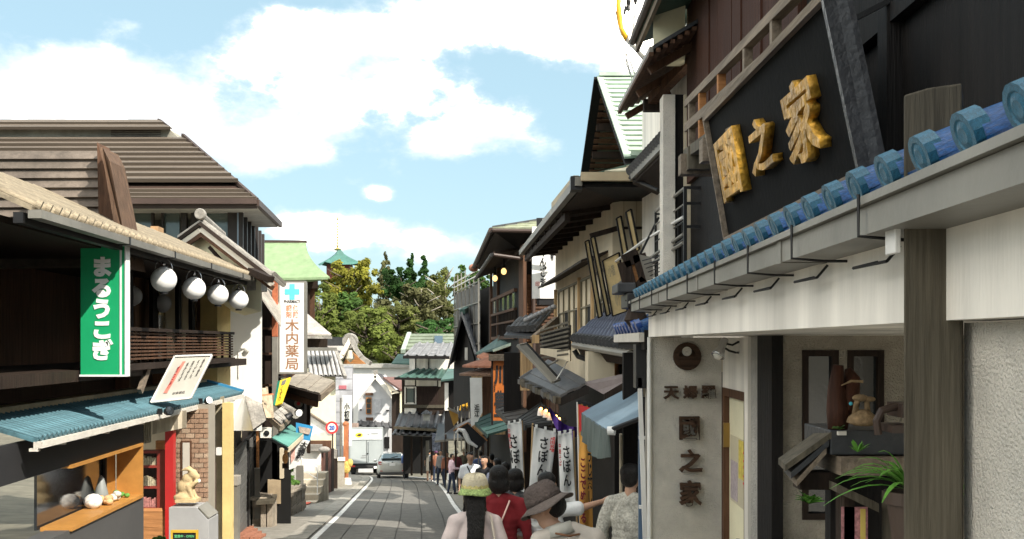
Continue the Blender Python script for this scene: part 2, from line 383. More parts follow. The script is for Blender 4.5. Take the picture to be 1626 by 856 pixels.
cloth_w = mat('cloth_white', (.74,.74,.72), .9, .05, 8, .25, 12, dirt=.10); cloth_y = mat('cloth_yellow', (.72,.36,.08), .9, .08, 6, .2, 12)
leafm = mat('leaf_green', (.06,.14,.03), .5, .4, 20, .1, 30); leafb = mat('leaf_bright', (.11,.30,.04), .5, .35, 20, .1, 30)

# ------------------------------------------------------------------ ground and road
def build_ground():
    asph = mat('asphalt', (.175,.168,.152), .9, .20, 30, .35, 150, dirt=.22)
    conc = mat('pavement_concrete', (.24,.225,.195), .9, .12, 25, .3, 120, dirt=.25)
    jm = flat('joint_dark', (.075,.072,.066), .9); white = mat('road_paint', (.75,.74,.71), .7, .10, 30, .1, 90, dirt=.22)
    earth = mat('earth', (.12,.11,.08), .95, .3, 2, .3, 12)
    ys = [-40,-10,0,5,10,15,20,25,30,35,40,45,50,55,60,65,70,75,80,95,110,130,160,200,260,400,900,2500]
    xs = [-2500,-600,-200,-90,-50,-30,-20,-12,-8,-4,0,4,10,20,40,90,200,600,2500]
    def h(x, y):
        z = gz(y)-.02
        if y > 100: z += min((y-100)*.09, 14)
        if x < -12 and y > 5: z += min((-12-x)*.05, 1.0)*min(1, (y-5)/20)
        return z
    mb = MB(); vs = [(x, y, h(x, y)) for y in ys for x in xs]; nx = len(xs)
    mb.add(vs, [(j*nx+i, j*nx+i+1, (j+1)*nx+i+1, (j+1)*nx+i) for j in range(len(ys)-1) for i in range(nx-1)])
    struct('ground', mb, earth)
    # road edge lines: centre left / right as functions of distance
    Lp = [(-10,-1.2),(0,-2.0),(10,-2.85),(21,-3.90),(28,-4.55),(34,-5.15),(42,-5.95),(50,-6.75),(58,-7.6),(64,-8.5),(70,-9.9),(76,-12.2),(82,-16.0)]
    Rp = [(-10,1.6),(0,.95),(10,.22),(21,-.72),(28,-1.28),(34,-1.85),(42,-2.55),(50,-3.35),(56,-4.1),(60,-4.85),(64,-6.1),(68,-8.4),(71,-11.2),(74,-15.5)]
    def samp(T, k):
        t = k*(len(T)-1); i = min(int(t), len(T)-2); f = t-i
        p0 = T[max(i-1,0)]; p1 = T[i]; p2 = T[i+1]; p3 = T[min(i+2, len(T)-1)]
        def cr(a,b,c,d): return .5*((2*b)+(-a+c)*f+(2*a-5*b+4*c-d)*f*f+(-a+3*b-3*c+d)*f**3)
        return Vector((cr(p0[1],p1[1],p2[1],p3[1]), cr(p0[0],p1[0],p2[0],p3[0])))
    n = 96
    L = [samp([(a,b) for a,b in Lp], i/n) for i in range(n+1)]
    Rr_ = [samp(Rp, i/n) for i in range(n+1)]
    # left/right tables have 13 and 14 knots; pair them by arc fraction
    def ribbon(a, b, dz, mb=None, th=.0):
        mb = mb or MB(); vs = []
        for i in range(n+1):
            p = L[i].lerp(Rr_[i], a); q = L[i].lerp(Rr_[i], b)
            vs += [(p.x, p.y, gz(p.y)+dz), (q.x, q.y, gz(q.y)+dz)]
        fs = [(2*i, 2*i+1, 2*i+3, 2*i+2) for i in range(n)]
        if th:
            m = len(vs); vs += [(v[0], v[1], v[2]-th) for v in vs[:m]]
            fs += [(2*i, 2*i+2, m+2*i+2, m+2*i) for i in range(n)]+[(2*i+1, m+2*i+1, m+2*i+3, 2*i+3) for i in range(n)]
        return mb.add(vs, fs)
    struct('pavement', ribbon(-1.6, 2.6, .0), conc)
    road = thing('road', 'asphalt road', 'road'); del road['label']; del road['category']; road['kind'] = 'structure'
    part('road_bed', ribbon(-.03, 1.03, .004), jm, road)
    k = 6
    for i in range(k):
        part('paving_lane', ribbon(i/k+.0045-(.03 if i == 0 else 0), (i+1)/k-.0045+(.03 if i == k-1 else 0), .022, th=.018), asph, road)
    part('edge_line', ribbon(-.018, .022, .027), white, road); part('edge_line', ribbon(.972, 1.012, .027), white, road)
    # concrete gutter slabs beside the left line
    g = thing('gutter', 'gutter', 'gutter'); del g['label']; del g['category']; g['kind'] = 'structure'
    gm = mat('gutter_concrete', (.33,.31,.27), .9, .12, 30, .25, 120, dirt=.3)
    for i in range(18, 78):
        p, q = L[i], L[i+1]; d = (q-p).normalized(); nn = Vector((-d.y, d.x))
        if nn.x > 0: nn = -nn
        for s_, e_ in ((.12, .55),):
            a = p+nn*s_+d*.01; b = q+nn*s_-d*.01; c = q+nn*e_-d*.01; e = p+nn*e_+d*.01
            part('gutter_slab', MB().slab([(a.x,a.y,gz(a.y)+.012),(b.x,b.y,gz(b.y)+.012),(c.x,c.y,gz(c.y)+.012),(e.x,e.y,gz(e.y)+.012)], (0,0,.03)), gm, g)
build_ground()

# ------------------------------------------------------------------ right side, first shop
RF = Pl(*line(.844, .022), 'L')
FY = lambda D: D*math.sqrt(1+.022**2)      # u along RF measured from Y=0
def shop_one():
    t = thing('tempura_shop', 'nearest shop on the right with blue glazed tiles above a white fascia and raised letters', 'shop', (1.6, 6, gz(6)))
    # fascia
    part('fascia', MB().pbox(RF, .9, FY(8.0), -.12, 0, 1.897, 2.10), plaster, t)
    # gutter with flange
    g = part('gutter', MB().pbox(RF, .9, FY(8.05), .0, .13, 2.085, 2.145).pbox(RF, .9, FY(8.05), .10, .145, 2.147, 2.165), metal_gr, t)
    for i, D in enumerate([2.3,2.9,3.5,4.15,4.9,5.65,6.4,7.15,7.8]):
        mb = MB(); a = RF.w(D, .15, 2.17); mb.tube([a, RF.w(D,.15,2.08), RF.w(D,.06,2.072), RF.w(D,.0,2.072)], .004, 5)
        if i < 8: mb.tube([RF.w(D+.12,.02,2.07), RF.w(D+.12,.05,2.035), RF.w(D+.34,.06,2.035), RF.w(D+.34,.0,2.05)], .004, 5)
        part('gutter_bracket', mb, metal_dk, g)
    for D in [3.1,4.7,6.2]:
        part('gutter_joint', MB().pbox(RF, D, D+.05, -.002, .134, 2.082, 2.148), metal_gr, g)
    # glazed tiles
    tile_roof(t, RF.w(.9,.08,2.200), RF.w(8.1,.08,2.200), RF.w(.9,-.50,2.44), RF.w(8.1,-.50,2.44), .214, tile_blue, k=3, mcap=tile_capblue, r=.050, capr=.043)
    part('flashing', MB().pbox(RF, 6.3, 8.2, -.52, -.46, 2.45, 2.52), flat('flashing_red', (.33,.07,.05)), t)
    part('ridge_mortar', MB().pbox(RF, 2.0, 8.2, -.47, -.40, 2.43, 2.47), plaster, t)
    # upper wall of upright planks, black nearer by with shade put into its colour
    up = Pl(*line(1.43, .0), 'L')
    part('upper_wall', MB().pbox(up, -3, 8.75, -.20, -.03, 2.3, 4.9), w_black, t)
    planks('wall_plank', t, up, 5.3, 8.75, 3.15, 4.9, -.03, .0, 13, w_grain, jit=.02)
    for z in (2.45, 3.05, 3.6):
        part('wall_rail', MB().pbox(up, -3, 5.2, -.03, .02, z, z+.07), w_black, t)
    for u in (4.9, 4.0, 2.8):
        part('wall_post', MB().pbox(up, u, u+.10, -.03, .03, 2.3, 4.9), w_black, t)
    # lettered wall facing uphill
    W = facing(8.06)
    x0, x1 = 1.045, 1.578
    part('lettered_wall', MB().box(x0, x1, 8.06, 8.4, -1.0, 1.895), stucco, t)
    part('corner_trim', MB().tube([(x0-.012, 8.045, -1), (x0-.012, 8.045, 1.895)], .016, 8), metal_wh, t)
    # street-parallel wall with the service door
    S = Pl((1.585, 8.06), (1.585+.0, 7.0), 'L'); S = Pl((1.585, 8.06), (1.555, 6.5), 'L')
    part('side_wall', MB().pbox(S, .0, .06, -.2, .0, -1, 1.895).pbox(S, .06, .93, -.2, .0, 1.52, 1.892), plaster, t)
    part('side_wall', MB().pbox(S, .93, 1.05, -.2, .02, -1, 1.895), plaster, t)
    part('side_wall', MB().pbox(S, 1.05, 1.42, -.2, .0, -1, 1.893), stucco_rough, t)
    d = part('door', MB().pbox(S, .12, .87, -.07, -.03, -.75, 1.46), cream_light, t)
    part('door_frame', MB().pbox(S, .06, .12, -.1, .012, -.8, 1.52).pbox(S, .87, .93, -.1, .012, -.8, 1.52).pbox(S, .121, .869, -.1, .010, 1.46, 1.52), w_brown, t)
    hd = MB(); p = S.w(.82, -.03, .50); hd.tube([p, p+Vector((-.05,0,0))], .012, 8).ball(p+Vector((-.07,0,0)), (.028,.03,.03)).lathe(p, [(.03,0),(.03,.006)], axis=(-1,0,0))
    part('door_handle', hd, chrome, d, smooth=True)
    part('hinge', MB().pbox(S, .105, .135, -.03, .016, 1.08, 1.26), flat('brass', (.35,.22,.07), .4, metal=.8), d)
    po = part('poster', MB().pbox(S, .18, .80, -.03, -.026, .70, 1.18), flat('poster_pale', (.55,.50,.36)), d)
    part('poster_band', MB().pbox(S, .50, .78, -.026, -.024, .90, 1.17), flat('poster_yellow', (.62,.50,.10), var=.3, scale=30), po)
    part('poster_band', MB().pbox(S, .2, .46, -.026, -.024, .72, 1.0), flat('poster_mauve', (.42,.36,.38), var=.3, scale=30), po)
    lettering(['コ','ン','サ'], S.w(.66,-.024,.82), S.w(0,0,0)-S.w(1,0,0) if False else S.w(1,0,0)-S.w(0,0,0), (0,0,1), .12, .28, red_p, po, depth=.001, bold=.03)
    # carved letters and crest
    wl = wood('carved_wood', (.055,.030,.018), ax=0, bump=.6)
    em = part('crest', MB().lathe(P(1091,566,8.045), [(.0,0),(.055,.0),(.062,-.02),(.105,-.02),(.105,.012)], axis=(0,1,0), seg=28), wl, t, label='round carved wooden crest')
    part('crest_bars', MB().box(P(1078,0,8.03).x, P(1104,0,8.03).x, 8.015, 8.03, P(0,580,8.03).z, P(0,566,8.03).z), wl, em)
    part('crest_disc', MB().lathe(P(1091,558,8.01), [(0,0),(.035,0),(.035,.012)], axis=(0,1,0), seg=18), stucco, em)
    F8 = facing(8.045)
    for ch, (a, b, c, d_) in zip('天婦羅', [(1053,613,1078,634),(1084,612,1107,633),(1113,612,1136,633)]):
        plet(ch, F8, a, b, c, d_, 0.0, wl, t, depth=.03, bold=.035, name='carved_letter', wob=.02)
    for ch, (a, b, c, d_) in zip('國之家', [(1078,661,1110,698),(1078,713,1115,750),(1078,762,1114,803)]):
        plet(ch, F8, a, b, c, d_, 0.0, wl, t, depth=.035, bold=.032, name='carved_letter', wob=.02)
    # recessed shop wall with two windows
    B = facing(6.0, 1222)
    X = lambda px, D=6.0: (px-CX)/F*D
    part('dark_gap', MB().box(X(1222), X(1240), 5.95, 6.3, -1, 1.894), w_black, t)  # solid black strip; the shade of a recess is put into its colour
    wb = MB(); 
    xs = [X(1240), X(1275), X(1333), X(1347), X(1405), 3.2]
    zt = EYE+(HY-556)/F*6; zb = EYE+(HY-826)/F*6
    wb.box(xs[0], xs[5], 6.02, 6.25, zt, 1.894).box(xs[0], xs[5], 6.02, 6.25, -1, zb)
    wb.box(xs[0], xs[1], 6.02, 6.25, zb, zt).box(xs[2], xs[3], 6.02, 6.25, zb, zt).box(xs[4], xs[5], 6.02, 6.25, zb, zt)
    part('shop_wall', wb, mat('stucco_shaded', (.36,.325,.265), .95, .14, 12, 1.0, 90, dirt=.25), t); part('light_blocker', MB().box(.95, 1.3, -3, 2.25, -.4, 1.893), stucco, t)  # recess shade in the stucco colour; near block added to keep light out
    Bw = Pl((0, 6.02), (1, 6.02), 'C')
    window(t, Bw, xs[1], xs[2], zb, zt, .012, w_dark, glass_dk, 1, 1, .035, .08)
    window(t, Bw, xs[3], xs[4], zb, zt, .012, w_dark, glass_dk, 1, 1, .035, .08)
    part('ceiling', MB().box(1.05, 3.6, 2.2, 8.4, 1.90, 1.96), plaster, t)
    part('floor', MB().slab([(1.6,2.0,gz(2)+.12),(3.6,2.0,gz(2)+.12),(3.6,8.4,gz(8.4)+.12),(1.6,8.4,gz(8.4)+.12)], (0,0,-.12)), stucco_rough, t)
    part('end_wall', MB().box(3.2, 3.4, 2.0, 6.0, -1, 1.894), stucco, t)
    # upper columns beyond the railing
    U = facing(8.78)
    zz = (150, 470)
    for (a, b, m, n1) in [(1053,1072,stucco,0),(1072,1086,w_black,-.03),(1086,1098,cream,0),(1098,1117,stucco,-.05),(1117,1128,glass_blue,-.08),(1128,1139,metal_dk,.02),(1139,1200,plaster,0)]:
        part('pane' if m is glass_blue else 'wall_strip', PB(U, a, 150, b, 470, n1-.2, n1), m, t)
    part('upper_block', MB().box(P(1100,0,9.0).x, 4.5, 8.99, 12.5, 1.9, 5.0), plaster, t)
    part('cream_gable_wall', PB(facing(8.6), 1037, -60, 1088, 90, -.3, 0), cream_light, t)
    # high eave with pale green soffit
    e = Pl(*line(1.08, 0), 'L')
    part('high_eave', MB().slab([(1.08,7.2,4.46),(1.08,9.35,4.46),(1.5,9.35,4.60),(1.5,7.2,4.60)], (0,0,.05)), copper_dk, t)
    part('eave_gutter', MB().tube([(1.06,7.2,4.50),(1.06,9.4,4.50)], .035, 8), metal_br, t); part('eave_gutter', MB().beam((1.10,7.2,4.44),(1.10,9.4,4.44), .03, .07), w_grey, t)
    # pent roof of planks, seen from below
    E0, E1 = Vector((1.06,8.15,4.08)), Vector((1.045,10.4,4.12)); T0, T1 = Vector((1.50,8.15,4.34)), Vector((1.50,10.4,4.38))
    pr = part('pent_roof', MB().slab([E0,E1,T1,T0], (0,0,.03)), tile_dark, t)
    part('eave_board', MB().beam(E0+Vector((0,0,.0)), E1, .03, .06), metal_gr, pr)
    for i in range(9):
        k = i/8; a = E0.lerp(T0, k)-Vector((0,0,.028)); b = E1.lerp(T1, k)-Vector((0,0,.028)); part('soffit_batten', MB().beam(a, b, .035, .03), w_brown, pr)
    for y in (8.5, 9.3, 10.2):
        part('rafter', MB().beam((1.09,y,4.01),(1.5,y,4.25), .05, .06), w_brown, pr)
    part('bracket_beam', MB().beam((1.18,9.6,3.98),(1.5,9.6,3.98), .1, .10), w_dark, pr); part('brace', MB().beam((1.25,9.55,4.02),(1.5,8.7,4.2), .08, .08), w_brown, pr)
    # wooden railing above the signboard
    r = part('railing', MB().beam(P(1092,165,7.6), P(1270,-14,4.5), .05, .05), w_grey, t)
    o_ = Vector((0,0,-.17)); part('rail', MB().beam(P(1092,165,7.6)+o_, P(1270,-14,4.5)+o_, .05, .06), w_grey, r)
    o2 = Vector((.02,0,-.36)); part('rail', MB().beam(P(1092,165,7.6)+o2, P(1270,-14,4.5)+o2, .10, .07), w_greyv, r)
    for k in (.06,.20,.42,.66,.86):
        a = P(1092,165,7.6).lerp(P(1270,-14,4.5), k); part('baluster', MB().beam(a, a+Vector((0,0,-.36)), .045, .045), w_orange if k in (.20,.42) else w_grey, r)
    for k in (.05,.34,.62):
        a = P(1092,165,7.6).lerp(P(1270,-14,4.5), k)+Vector((0,0,-.45)); part('beam_end', MB().beam(a+Vector((-.08,0,0)), a+Vector((.22,0,0)), .12, .14), w_grey, r)
    part('bracket_block', PB(facing(7.3), 1093, 232, 1130, 268, -.15, 0), w_greyv, r)
shop_one()

def signboard():
    t = thing('signboard', 'big black signboard with gold carved characters leaning over the blue tiles', 'signboard', (1.2, 4.9, 2.43))
    a = P(1158,383,6.15); b = P(1378,279,3.65); c = P(1318,-10,3.65); d = P(1124,188,6.15)
    n = (b-a).cross(d-a).normalized()
    if n.x > 0: n = -n
    part('board', MB().slab([a,b,c,d], -n*.05), black_lq, t)
    fm = mat('frame_lacquer', (.035,.036,.04), .4, .35, 20, .3, 40, dirt=.4)
    for (p, q, w, m) in ((a,b,.05,w_grey),(b,c,.03,fm),(c,d,.03,w_grey),(d,a,.018,w_grey)):
        part('frame_bar', MB().beam(p+n*.006, q+n*.006, .05, w, up=n.cross(q-p)), m, t)
    u = (b-a).normalized(); 
    part('end_board', MB().slab([b+u*.01+n*.015, c+u*.01+n*.015, c+u*.022-n*.045, b+u*.022-n*.045], n*-.02), fm, t)
    ink_red = flat('gold_underpaint', (.25,.05,.03))
    xv = (b-a).normalized(); yv = (d-a).normalized()
    for ch, (x0,y0,x1,y1), dd in (('國',(1149,205,1189,318),0),('之',(1199,178,1243,274),0),('家',(1255,112,1320,258),0)):
        # cast the pixel box corners onto the board plane
        def on(px, py):
            ray = Vector(((px-CX)/F, 1, (HY-py)/F)); o = Vector((0,0,EYE)); k = (a-o).dot(n)/ray.dot(n); return o+ray*k
        p = on((x0+x1)/2, (y0+y1)/2); s0 = (p-a).dot(xv); t0 = (p-a).dot(yv)
        wl_ = .86*abs((on(x1,(y0+y1)/2+12)-on(x0,(y0+y1)/2+12)).dot(xv)); hl = abs((on((x0+x1)/2,y0)-on((x0+x1)/2,y1)).dot(yv))
        base = a+xv*(s0-wl_/2)+yv*(t0-hl/2)+n*.002
        lettering(ch, base, xv, yv, wl_, hl, gold, t, depth=.045, bold=.016, name='gold_character', bevel=.010, wob=.03)
    for y in (4.0, 5.0, 6.0):
        part('strut', MB().beam((1.16,y,3.0),(1.45,y,3.15), .02), metal_dk, t)
signboard()

def right_foreground():
    t = thing('wooden_post', 'weathered wooden post standing at the right edge in front of the white fascia', 'post', (.84,2.2,gz(2.2)))
    part('shaft', MB().slab([(.805,2.2,gz(2.2)),(.925,2.2,gz(2.2)),(.925,2.2,2.385),(.855,2.2,2.375),(.805,2.2,2.36)], (.045,.1,0)), w_greyv, t, bevel=.004)
    single('cable_box', 'small off-white cable box fixed on the left side of the wooden post', 'cable box', PB(facing(2.2), 1421, 316, 1431, 402, -.06, .0), metal_wh, bevel=.003)
    # spotlight
    s = thing('spotlight', 'silver spotlight on a curved arm above the raised letters', 'lamp', P(1183,553,7.6))
    part('wall_plate', MB().lathe(P(1183,552,7.55), [(.0,-.02),(.06,-.02),(.06,.01),(0,.02)], axis=(1,.2,0), seg=16), flat('brass_dull', (.25,.18,.09), .4, metal=.7), s)
    part('arm', MB().tube([P(1183,545,7.5), P(1172,543,7.4), P(1163,548,7.4), P(1150,545,7.4)], .008, 6).tube([P(1183,560,7.5), P(1168,560,7.4), P(1158,557,7.4), P(1150,552,7.4)], .008, 6), metal_dk, s)
    a = P(1152,538,7.4); b = P(1137,571,7.35); d = (b-a)
    part('lamp_head', MB().lathe(a, [(.0,0),(.022,.0),(.028,.02),(.026,.075),(.034,.10),(.05,.14),(.046,.14)], axis=d, seg=18), chrome, s, smooth=True)
    part('bulb', MB().ball(a+d.normalized()*.13, .034), flat('bulb_white', (.8,.78,.72)), s, smooth=True)
    # little roofed display kiosk
    D = 4.0
    k = thing('display_kiosk', 'small dark timber display cabinet with its own tiled roof at the lower right', 'kiosk', (P(1340,0,D).x, D, gz(D)))
    X = lambda px, d=D: (px-CX)/F*d
    Z = lambda py, d=D: EYE+(HY-py)/F*d
    part('ridge_box', MB().box(X(1306), X(1500), 3.9, 4.25, Z(718), Z(680)), tile_dark, k, bevel=.004)
    part('fascia_beam', MB().box(X(1317), X(1500), 3.86, 4.2, Z(748), Z(720)), w_grey, k)
    for j, (dy, m) in enumerate(((0, w_greyv), (.028, tile_dark), (.056, w_grey))):
        a = Vector((X(1308-j*4), 3.9, Z(682)-dy)); b = Vector((X(1236+j*9), 3.9, Z(733)-dy)); part('roof_slope', MB().slab([a,b,b+Vector((.03,.22,0)),a+Vector((.03,.22,0))], (0,0,-.024)), m, k)
    part('bracket', MB().box(X(1265), X(1325), 3.95, 4.05, Z(775), Z(748)), w_dark, k)
    part('small_roof', MB().slab([(X(1290),3.7,Z(768,3.7)),(X(1352),3.7,Z(800,3.7)),(X(1380),3.95,Z(792)),(X(1310),3.95,Z(760))], (0,0,-.03)), w_greyv, k)
    part('post', MB().box(X(1314), X(1330), 3.8, 3.9, gz(4), Z(775)), w_dark, k); part('post', MB().box(X(1378), X(1402), 3.75, 3.85, gz(4), Z(770)), w_greyv, k)
    part('back_panel', MB().box(X(1325), X(1500), 4.05, 4.12, gz(4), Z(748)), w_black, k)
    pp = part('poster', MB().box(X(1336,3.8), X(1378,3.8), 3.8, 3.803, Z(900,3.8), Z(805,3.8)), mat('poster_mauve_print', (.36,.16,.17), .6, .7, 60, 0, 10), k)
    part('poster_band', MB().box(X(1366,3.8), X(1374,3.8), 3.797, 3.80, Z(900,3.8), Z(808,3.8)), flat('poster_gold', (.55,.42,.10)), pp)
    part('pale_tile', MB().box(X(1316), X(1329), 3.885, 3.9, Z(687), Z(681)), plaster, k)
    single('rusty_bracket', 'curved dark metal bracket with a rusty box above the kiosk roof', 'bracket',
           MB().tube([P(1395,690,3.7), P(1392,668,3.7), P(1400,652,3.7), P(1420,646,3.7), P(1436,646,3.7)], .014, 8).box(X(1424,3.7), X(1450,3.7), 3.65, 3.8, Z(662,3.7), Z(640,3.7)).box(X(1408,3.7), X(1445,3.7), 3.65, 3.8, Z(686,3.7), Z(674,3.7)), metal_br, smooth=False)
    # driftwood and straw bird
    dw = MB(); dw.tube([P(1330,684,3.95), P(1332,650,3.97), P(1328,615,3.96), P(1331,580,3.95)], [.035,.045,.03,.02], 9).tube([P(1334,660,3.97), P(1348,640,3.97), P(1352,600,3.98), P(1346,585,3.98)], [.03,.04,.032,.012], 9)
    single('driftwood', 'upright piece of reddish driftwood leaning in front of the shop windows', 'driftwood', dw, w_grain, smooth=True)
    bd = thing('straw_bird', 'straw crane figure perched on the kiosk roof before the right window', 'figurine', P(1368,672,3.9))
    stw = mat('straw', (.22,.15,.08), .9, .4, 40, .6, 60)
    part('body', MB().lathe(P(1370,676,3.9), [(.03,0),(.058,.012),(.052,.03),(.025,.055),(.01,.06)], seg=16), stw, bd, smooth=True)
    part('neck', MB().tube([P(1358,660,3.9), P(1360,640,3.9), P(1368,628,3.9)], [.014,.010,.012], 8).tube([P(1378,658,3.9), P(1376,635,3.9)], [.012,.009], 8), stw, bd, smooth=True)
    part('head', MB().ball(P(1366,632,3.9), (.030,.02,.014)).ball(P(1380,634,3.9), (.024,.018,.010)), stw, bd, smooth=True)
    part('beak', MB().tube([P(1370,606,3.9), P(1352,605,3.9), P(1336,612,3.9)], [.006,.005,.002], 6), stw, bd); part('blue_bead', MB().ball(P(1351,641,3.88), .007), flat('bead_blue', (.05,.35,.45)), bd)
    def leafy(name, label, cx, cy, D, n, ln, w, spread, m, arch=.5, pot=None, cat='plant'):
        b = thing(name, label, cat, P(cx,cy,D)); o = P(cx,cy,D)
        for i in range(n):
            an = random.uniform(0, 6.28); tl = random.uniform(.25, 1.0)*spread; L = ln*random.uniform(.6, 1.1)
            d = Vector((math.cos(an)*tl, math.sin(an)*tl*.7, random.uniform(.3, 1.0))).normalized(); side = d.cross(Vector((0,0,1))).normalized()
            mb = MB(); pts = []
            for s_ in range(7):
                k = s_/6; p = o+d*L*k+Vector((0,0,-arch*L*k*k)); ww = w*math.sin(math.pi*min(k*.9+.06, 1))
                pts.append((p-side*ww, p+Vector((0,0,ww*.3)), p+side*ww))
            vs = [v for tr in pts for v in tr]
            mb.add(vs, [(3*q+c, 3*q+c+1, 3*q+c+4, 3*q+c+3) for q in range(6) for c in (0,1)])
            part('leaf', mb, m, b, smooth=True)
        if pot: part('pot', MB().lathe(o+Vector((0,0,-.22)), [(.05,0),(.075,.18),(.085,.18),(.085,.22),(.07,.22),(.06,.17)], seg=18), flat('pot_clay', (.06,.04,.03)), b, smooth=False)
        return b
    leafy('potted_plant', 'green potted plant with long arching leaves at the lower right', 1446, 780, 3.5, 44, .30, .010, 1.0, leafb, .55, True)
    leafy('vine', 'small leafy sprig growing beside the left window over the kiosk', 1285, 800, 3.9, 26, .075, .012, 1.2, leafb, .3)
    leafy('herb', 'little green shoot on the black kiosk ridge', 1362, 718, 3.84, 9, .07, .008, 1.0, leafb, .2)
    leafy('moss_clump', 'tiny plant clump at the foot of the driftwood', 1333, 682, 3.88, 10, .035, .008, 1.1, leafm, .3)
right_foreground()
# ------------------------------------------------------------------ right side, further down
def iron_landing():
    t = thing('iron_railing', 'black iron landing railing with grey handrails running down beside the blue tiled roof', 'railing', (1.2, 8.3, 2.2))
    a = P(1088,298,8.3); b = P(1137,298,8.3); dz = lambda v, y: Vector((v.x, v.y, P(0,y,v.y).z))
    for y in (298,323,360):
        part('rail', MB().beam(dz(a,y), dz(b,y), .022), metal_dk, t)
    for px in (1088,1135):
        p = P(px,298,8.3); part('post', MB().beam(dz(p,430), dz(p,296), .026), metal_dk, t)
    c = P(1041,336,9.7)
    for k in range(4):
        y1 = (298,323,350,378)[k]; off = (0,26,60,92)[k]
        part('handrail', MB().tube([dz(a,y1), Vector((c.x, c.y, P(0,336+off*.8,9.7).z))], .013 if k == 0 else .007, 8), metal_gr if k < 2 else metal_dk, t)
    for k in range(7):
        q = a.lerp(c, (k+.5)/7); part('baluster', MB().beam(Vector((q.x,q.y,2.45)), Vector((q.x,q.y,a.z-.12-.1*k/7)), .012), metal_dk, t)
    for px in (1041,1052,1062):
        p = P(px,336,9.7); part('post', MB().beam(dz(p,440), dz(p,338), .02), metal_dk, t)
    for y in (340,): part('rail', MB().beam(P(1041,y,9.7), P(1072,y,9.7), .016), metal_dk, t)
    for y0, y1, D1 in ((345,428,12.6),(372,470,12.6),(385,478,12.6)):
        part('handrail', MB().tube([P(1085,y0,8.35), P(1022,(y0+y1)/2-4,10.2), P(960,y1,D1)], .014, 7), metal_wh if y0 == 345 else metal_gr, t)
    part('brace', MB().beam(P(1046,345,9.8), P(1016,405,9.8), .02), metal_dk, t)
    part('landing', MB().slab([P(1060,420,9.8), P(1140,395,8.3), P(1170,395,8.3), P(1100,420,9.8)], (0,0,.03)), metal_br, t)
    for k in range(5):
        y = 398+k*6; part('wire', MB().tube([P(1020+k*3,y+16,9.4), P(1050,y+8,9.2), P(1085,y+4,9.0), P(1110,y-2,8.8)], .005, 5), metal_dk, t)
iron_landing()

def yellow_conduit():
    t = thing('power_cable', 'yellow sleeved cable with thin wires hanging in front of the sky at the top', 'cable', P(990,60,12))
    yl = flat('cable_yellow', (.75,.40,.02), .5)
    part('sleeve', MB().tube([P(983,-20,12), P(982,10,12), P(986,45,12), P(996,64,12)], .03, 10), yl, t, smooth=True)
    part('hose', MB().tube([P(996,64,12), P(1008,76,11.5), P(1026,96,10.8)], .024, 8), metal_gr, t, smooth=True)
    for a, b, c, d in (((972,-10),(982,40),(994,90),(1003,124)), ((998,-10),(998,50),(994,100),(1003,124)), ((1009,-10),(1006,40),(998,90),(1008,118))):
        part('wire', MB().tube([P(*a,12), P(*b,12), P(*c,11.8), P(*d,11.0)], .007, 5), metal_gr, t)
    part('insulator', MB().lathe(P(998,-5,12), [(.02,0),(.03,.05),(.02,.10),(.03,.15)], axis=(0,0,-1), seg=10), metal_dk, t); part('insulator', MB().lathe(P(1009,-14,12), [(.02,0),(.025,.1),(.01,.15)], axis=(0,0,-1), seg=10), metal_dk, t)
    part('insulator', MB().lathe(P(972,-12,12), [(.05,0),(.05,.03)], axis=(0,0,-1), seg=10), metal_dk, t); part('insulator', MB().beam(P(994,10,12), P(991,22,12), .03), metal_dk, t)
yellow_conduit()

def gable_house():
    t = thing('green_gable_house', 'tall gabled house with pale green copper roof rising behind the cream building', 'house', (2.5, 15.5, gz(15.5)))
    A = P(957,122,15.0); N_ = P(1002,250,13.1); Fp = P(932,288,17.2)
    A2 = A+Vector((4.5,0,0)); N2 = N_+Vector((4.3,0,0)); F2 = Fp+Vector((4.5,0,0))
    courses(t, N_, N2, A, A2, 17, copper, .03)
    part('back_slope', MB().slab([Fp, F2, A2, A], (0,0,.05)), copper, t)
    part('ridge_cap', MB().beam(A+Vector((-.05,0,.03)), A2+Vector((0,0,.03)), .12, .05), copper, t)
    part('bargeboard', MB().beam(A+Vector((-.02,0,-.02)), Fp+Vector((-.02,0,-.02)), .05, .2, up=(1,0,0)), w_black, t)
    part('bargeboard', MB().beam(A+Vector((-.03,0,-.0)), N_+Vector((-.03,0,-.0)), .03, .10, up=(1,0,0)), copper, t)
    part('bargeboard', MB().beam(A+Vector((.0,0,-.10)), N_+Vector((.0,0,-.10)), .04, .14, up=(1,0,0)), w_black, t)
    W = Pl((A.x+.62, 10), (A.x+.62, 20), 'L'); x = A.x+.62
    part('gable_wall', MB().slab([(x,13.6,2.2),(x,13.6,4.35),(x,15.0,A.z-.25),(x,17.0,4.2),(x,17.0,2.2)], (4,0,0)), cream, t)
    for i in range(16):
        k = i/16; a = A.lerp(Fp, k+.02); part('soffit_board', MB().slab([a+Vector((.0,0,-.08)), a+Vector((.62,0,-.08)), A.lerp(Fp, k+.055)+Vector((.62,0,-.08)), A.lerp(Fp, k+.055)+Vector((0,0,-.08))], (0,0,.02)), w_brown, t)
    for k in (.35, .62, .88):
        a = A.lerp(Fp, k); part('purlin', MB().beam(a+Vector((0,0,-.16)), a+Vector((.62,0,-.16)), .12, .1), w_dark, t)
    part('hip_flash', MB().beam(N_+Vector((0,0,.05)), N_+Vector((.9,-.2,-.05)), .05, .05), copper, t)
gable_house()

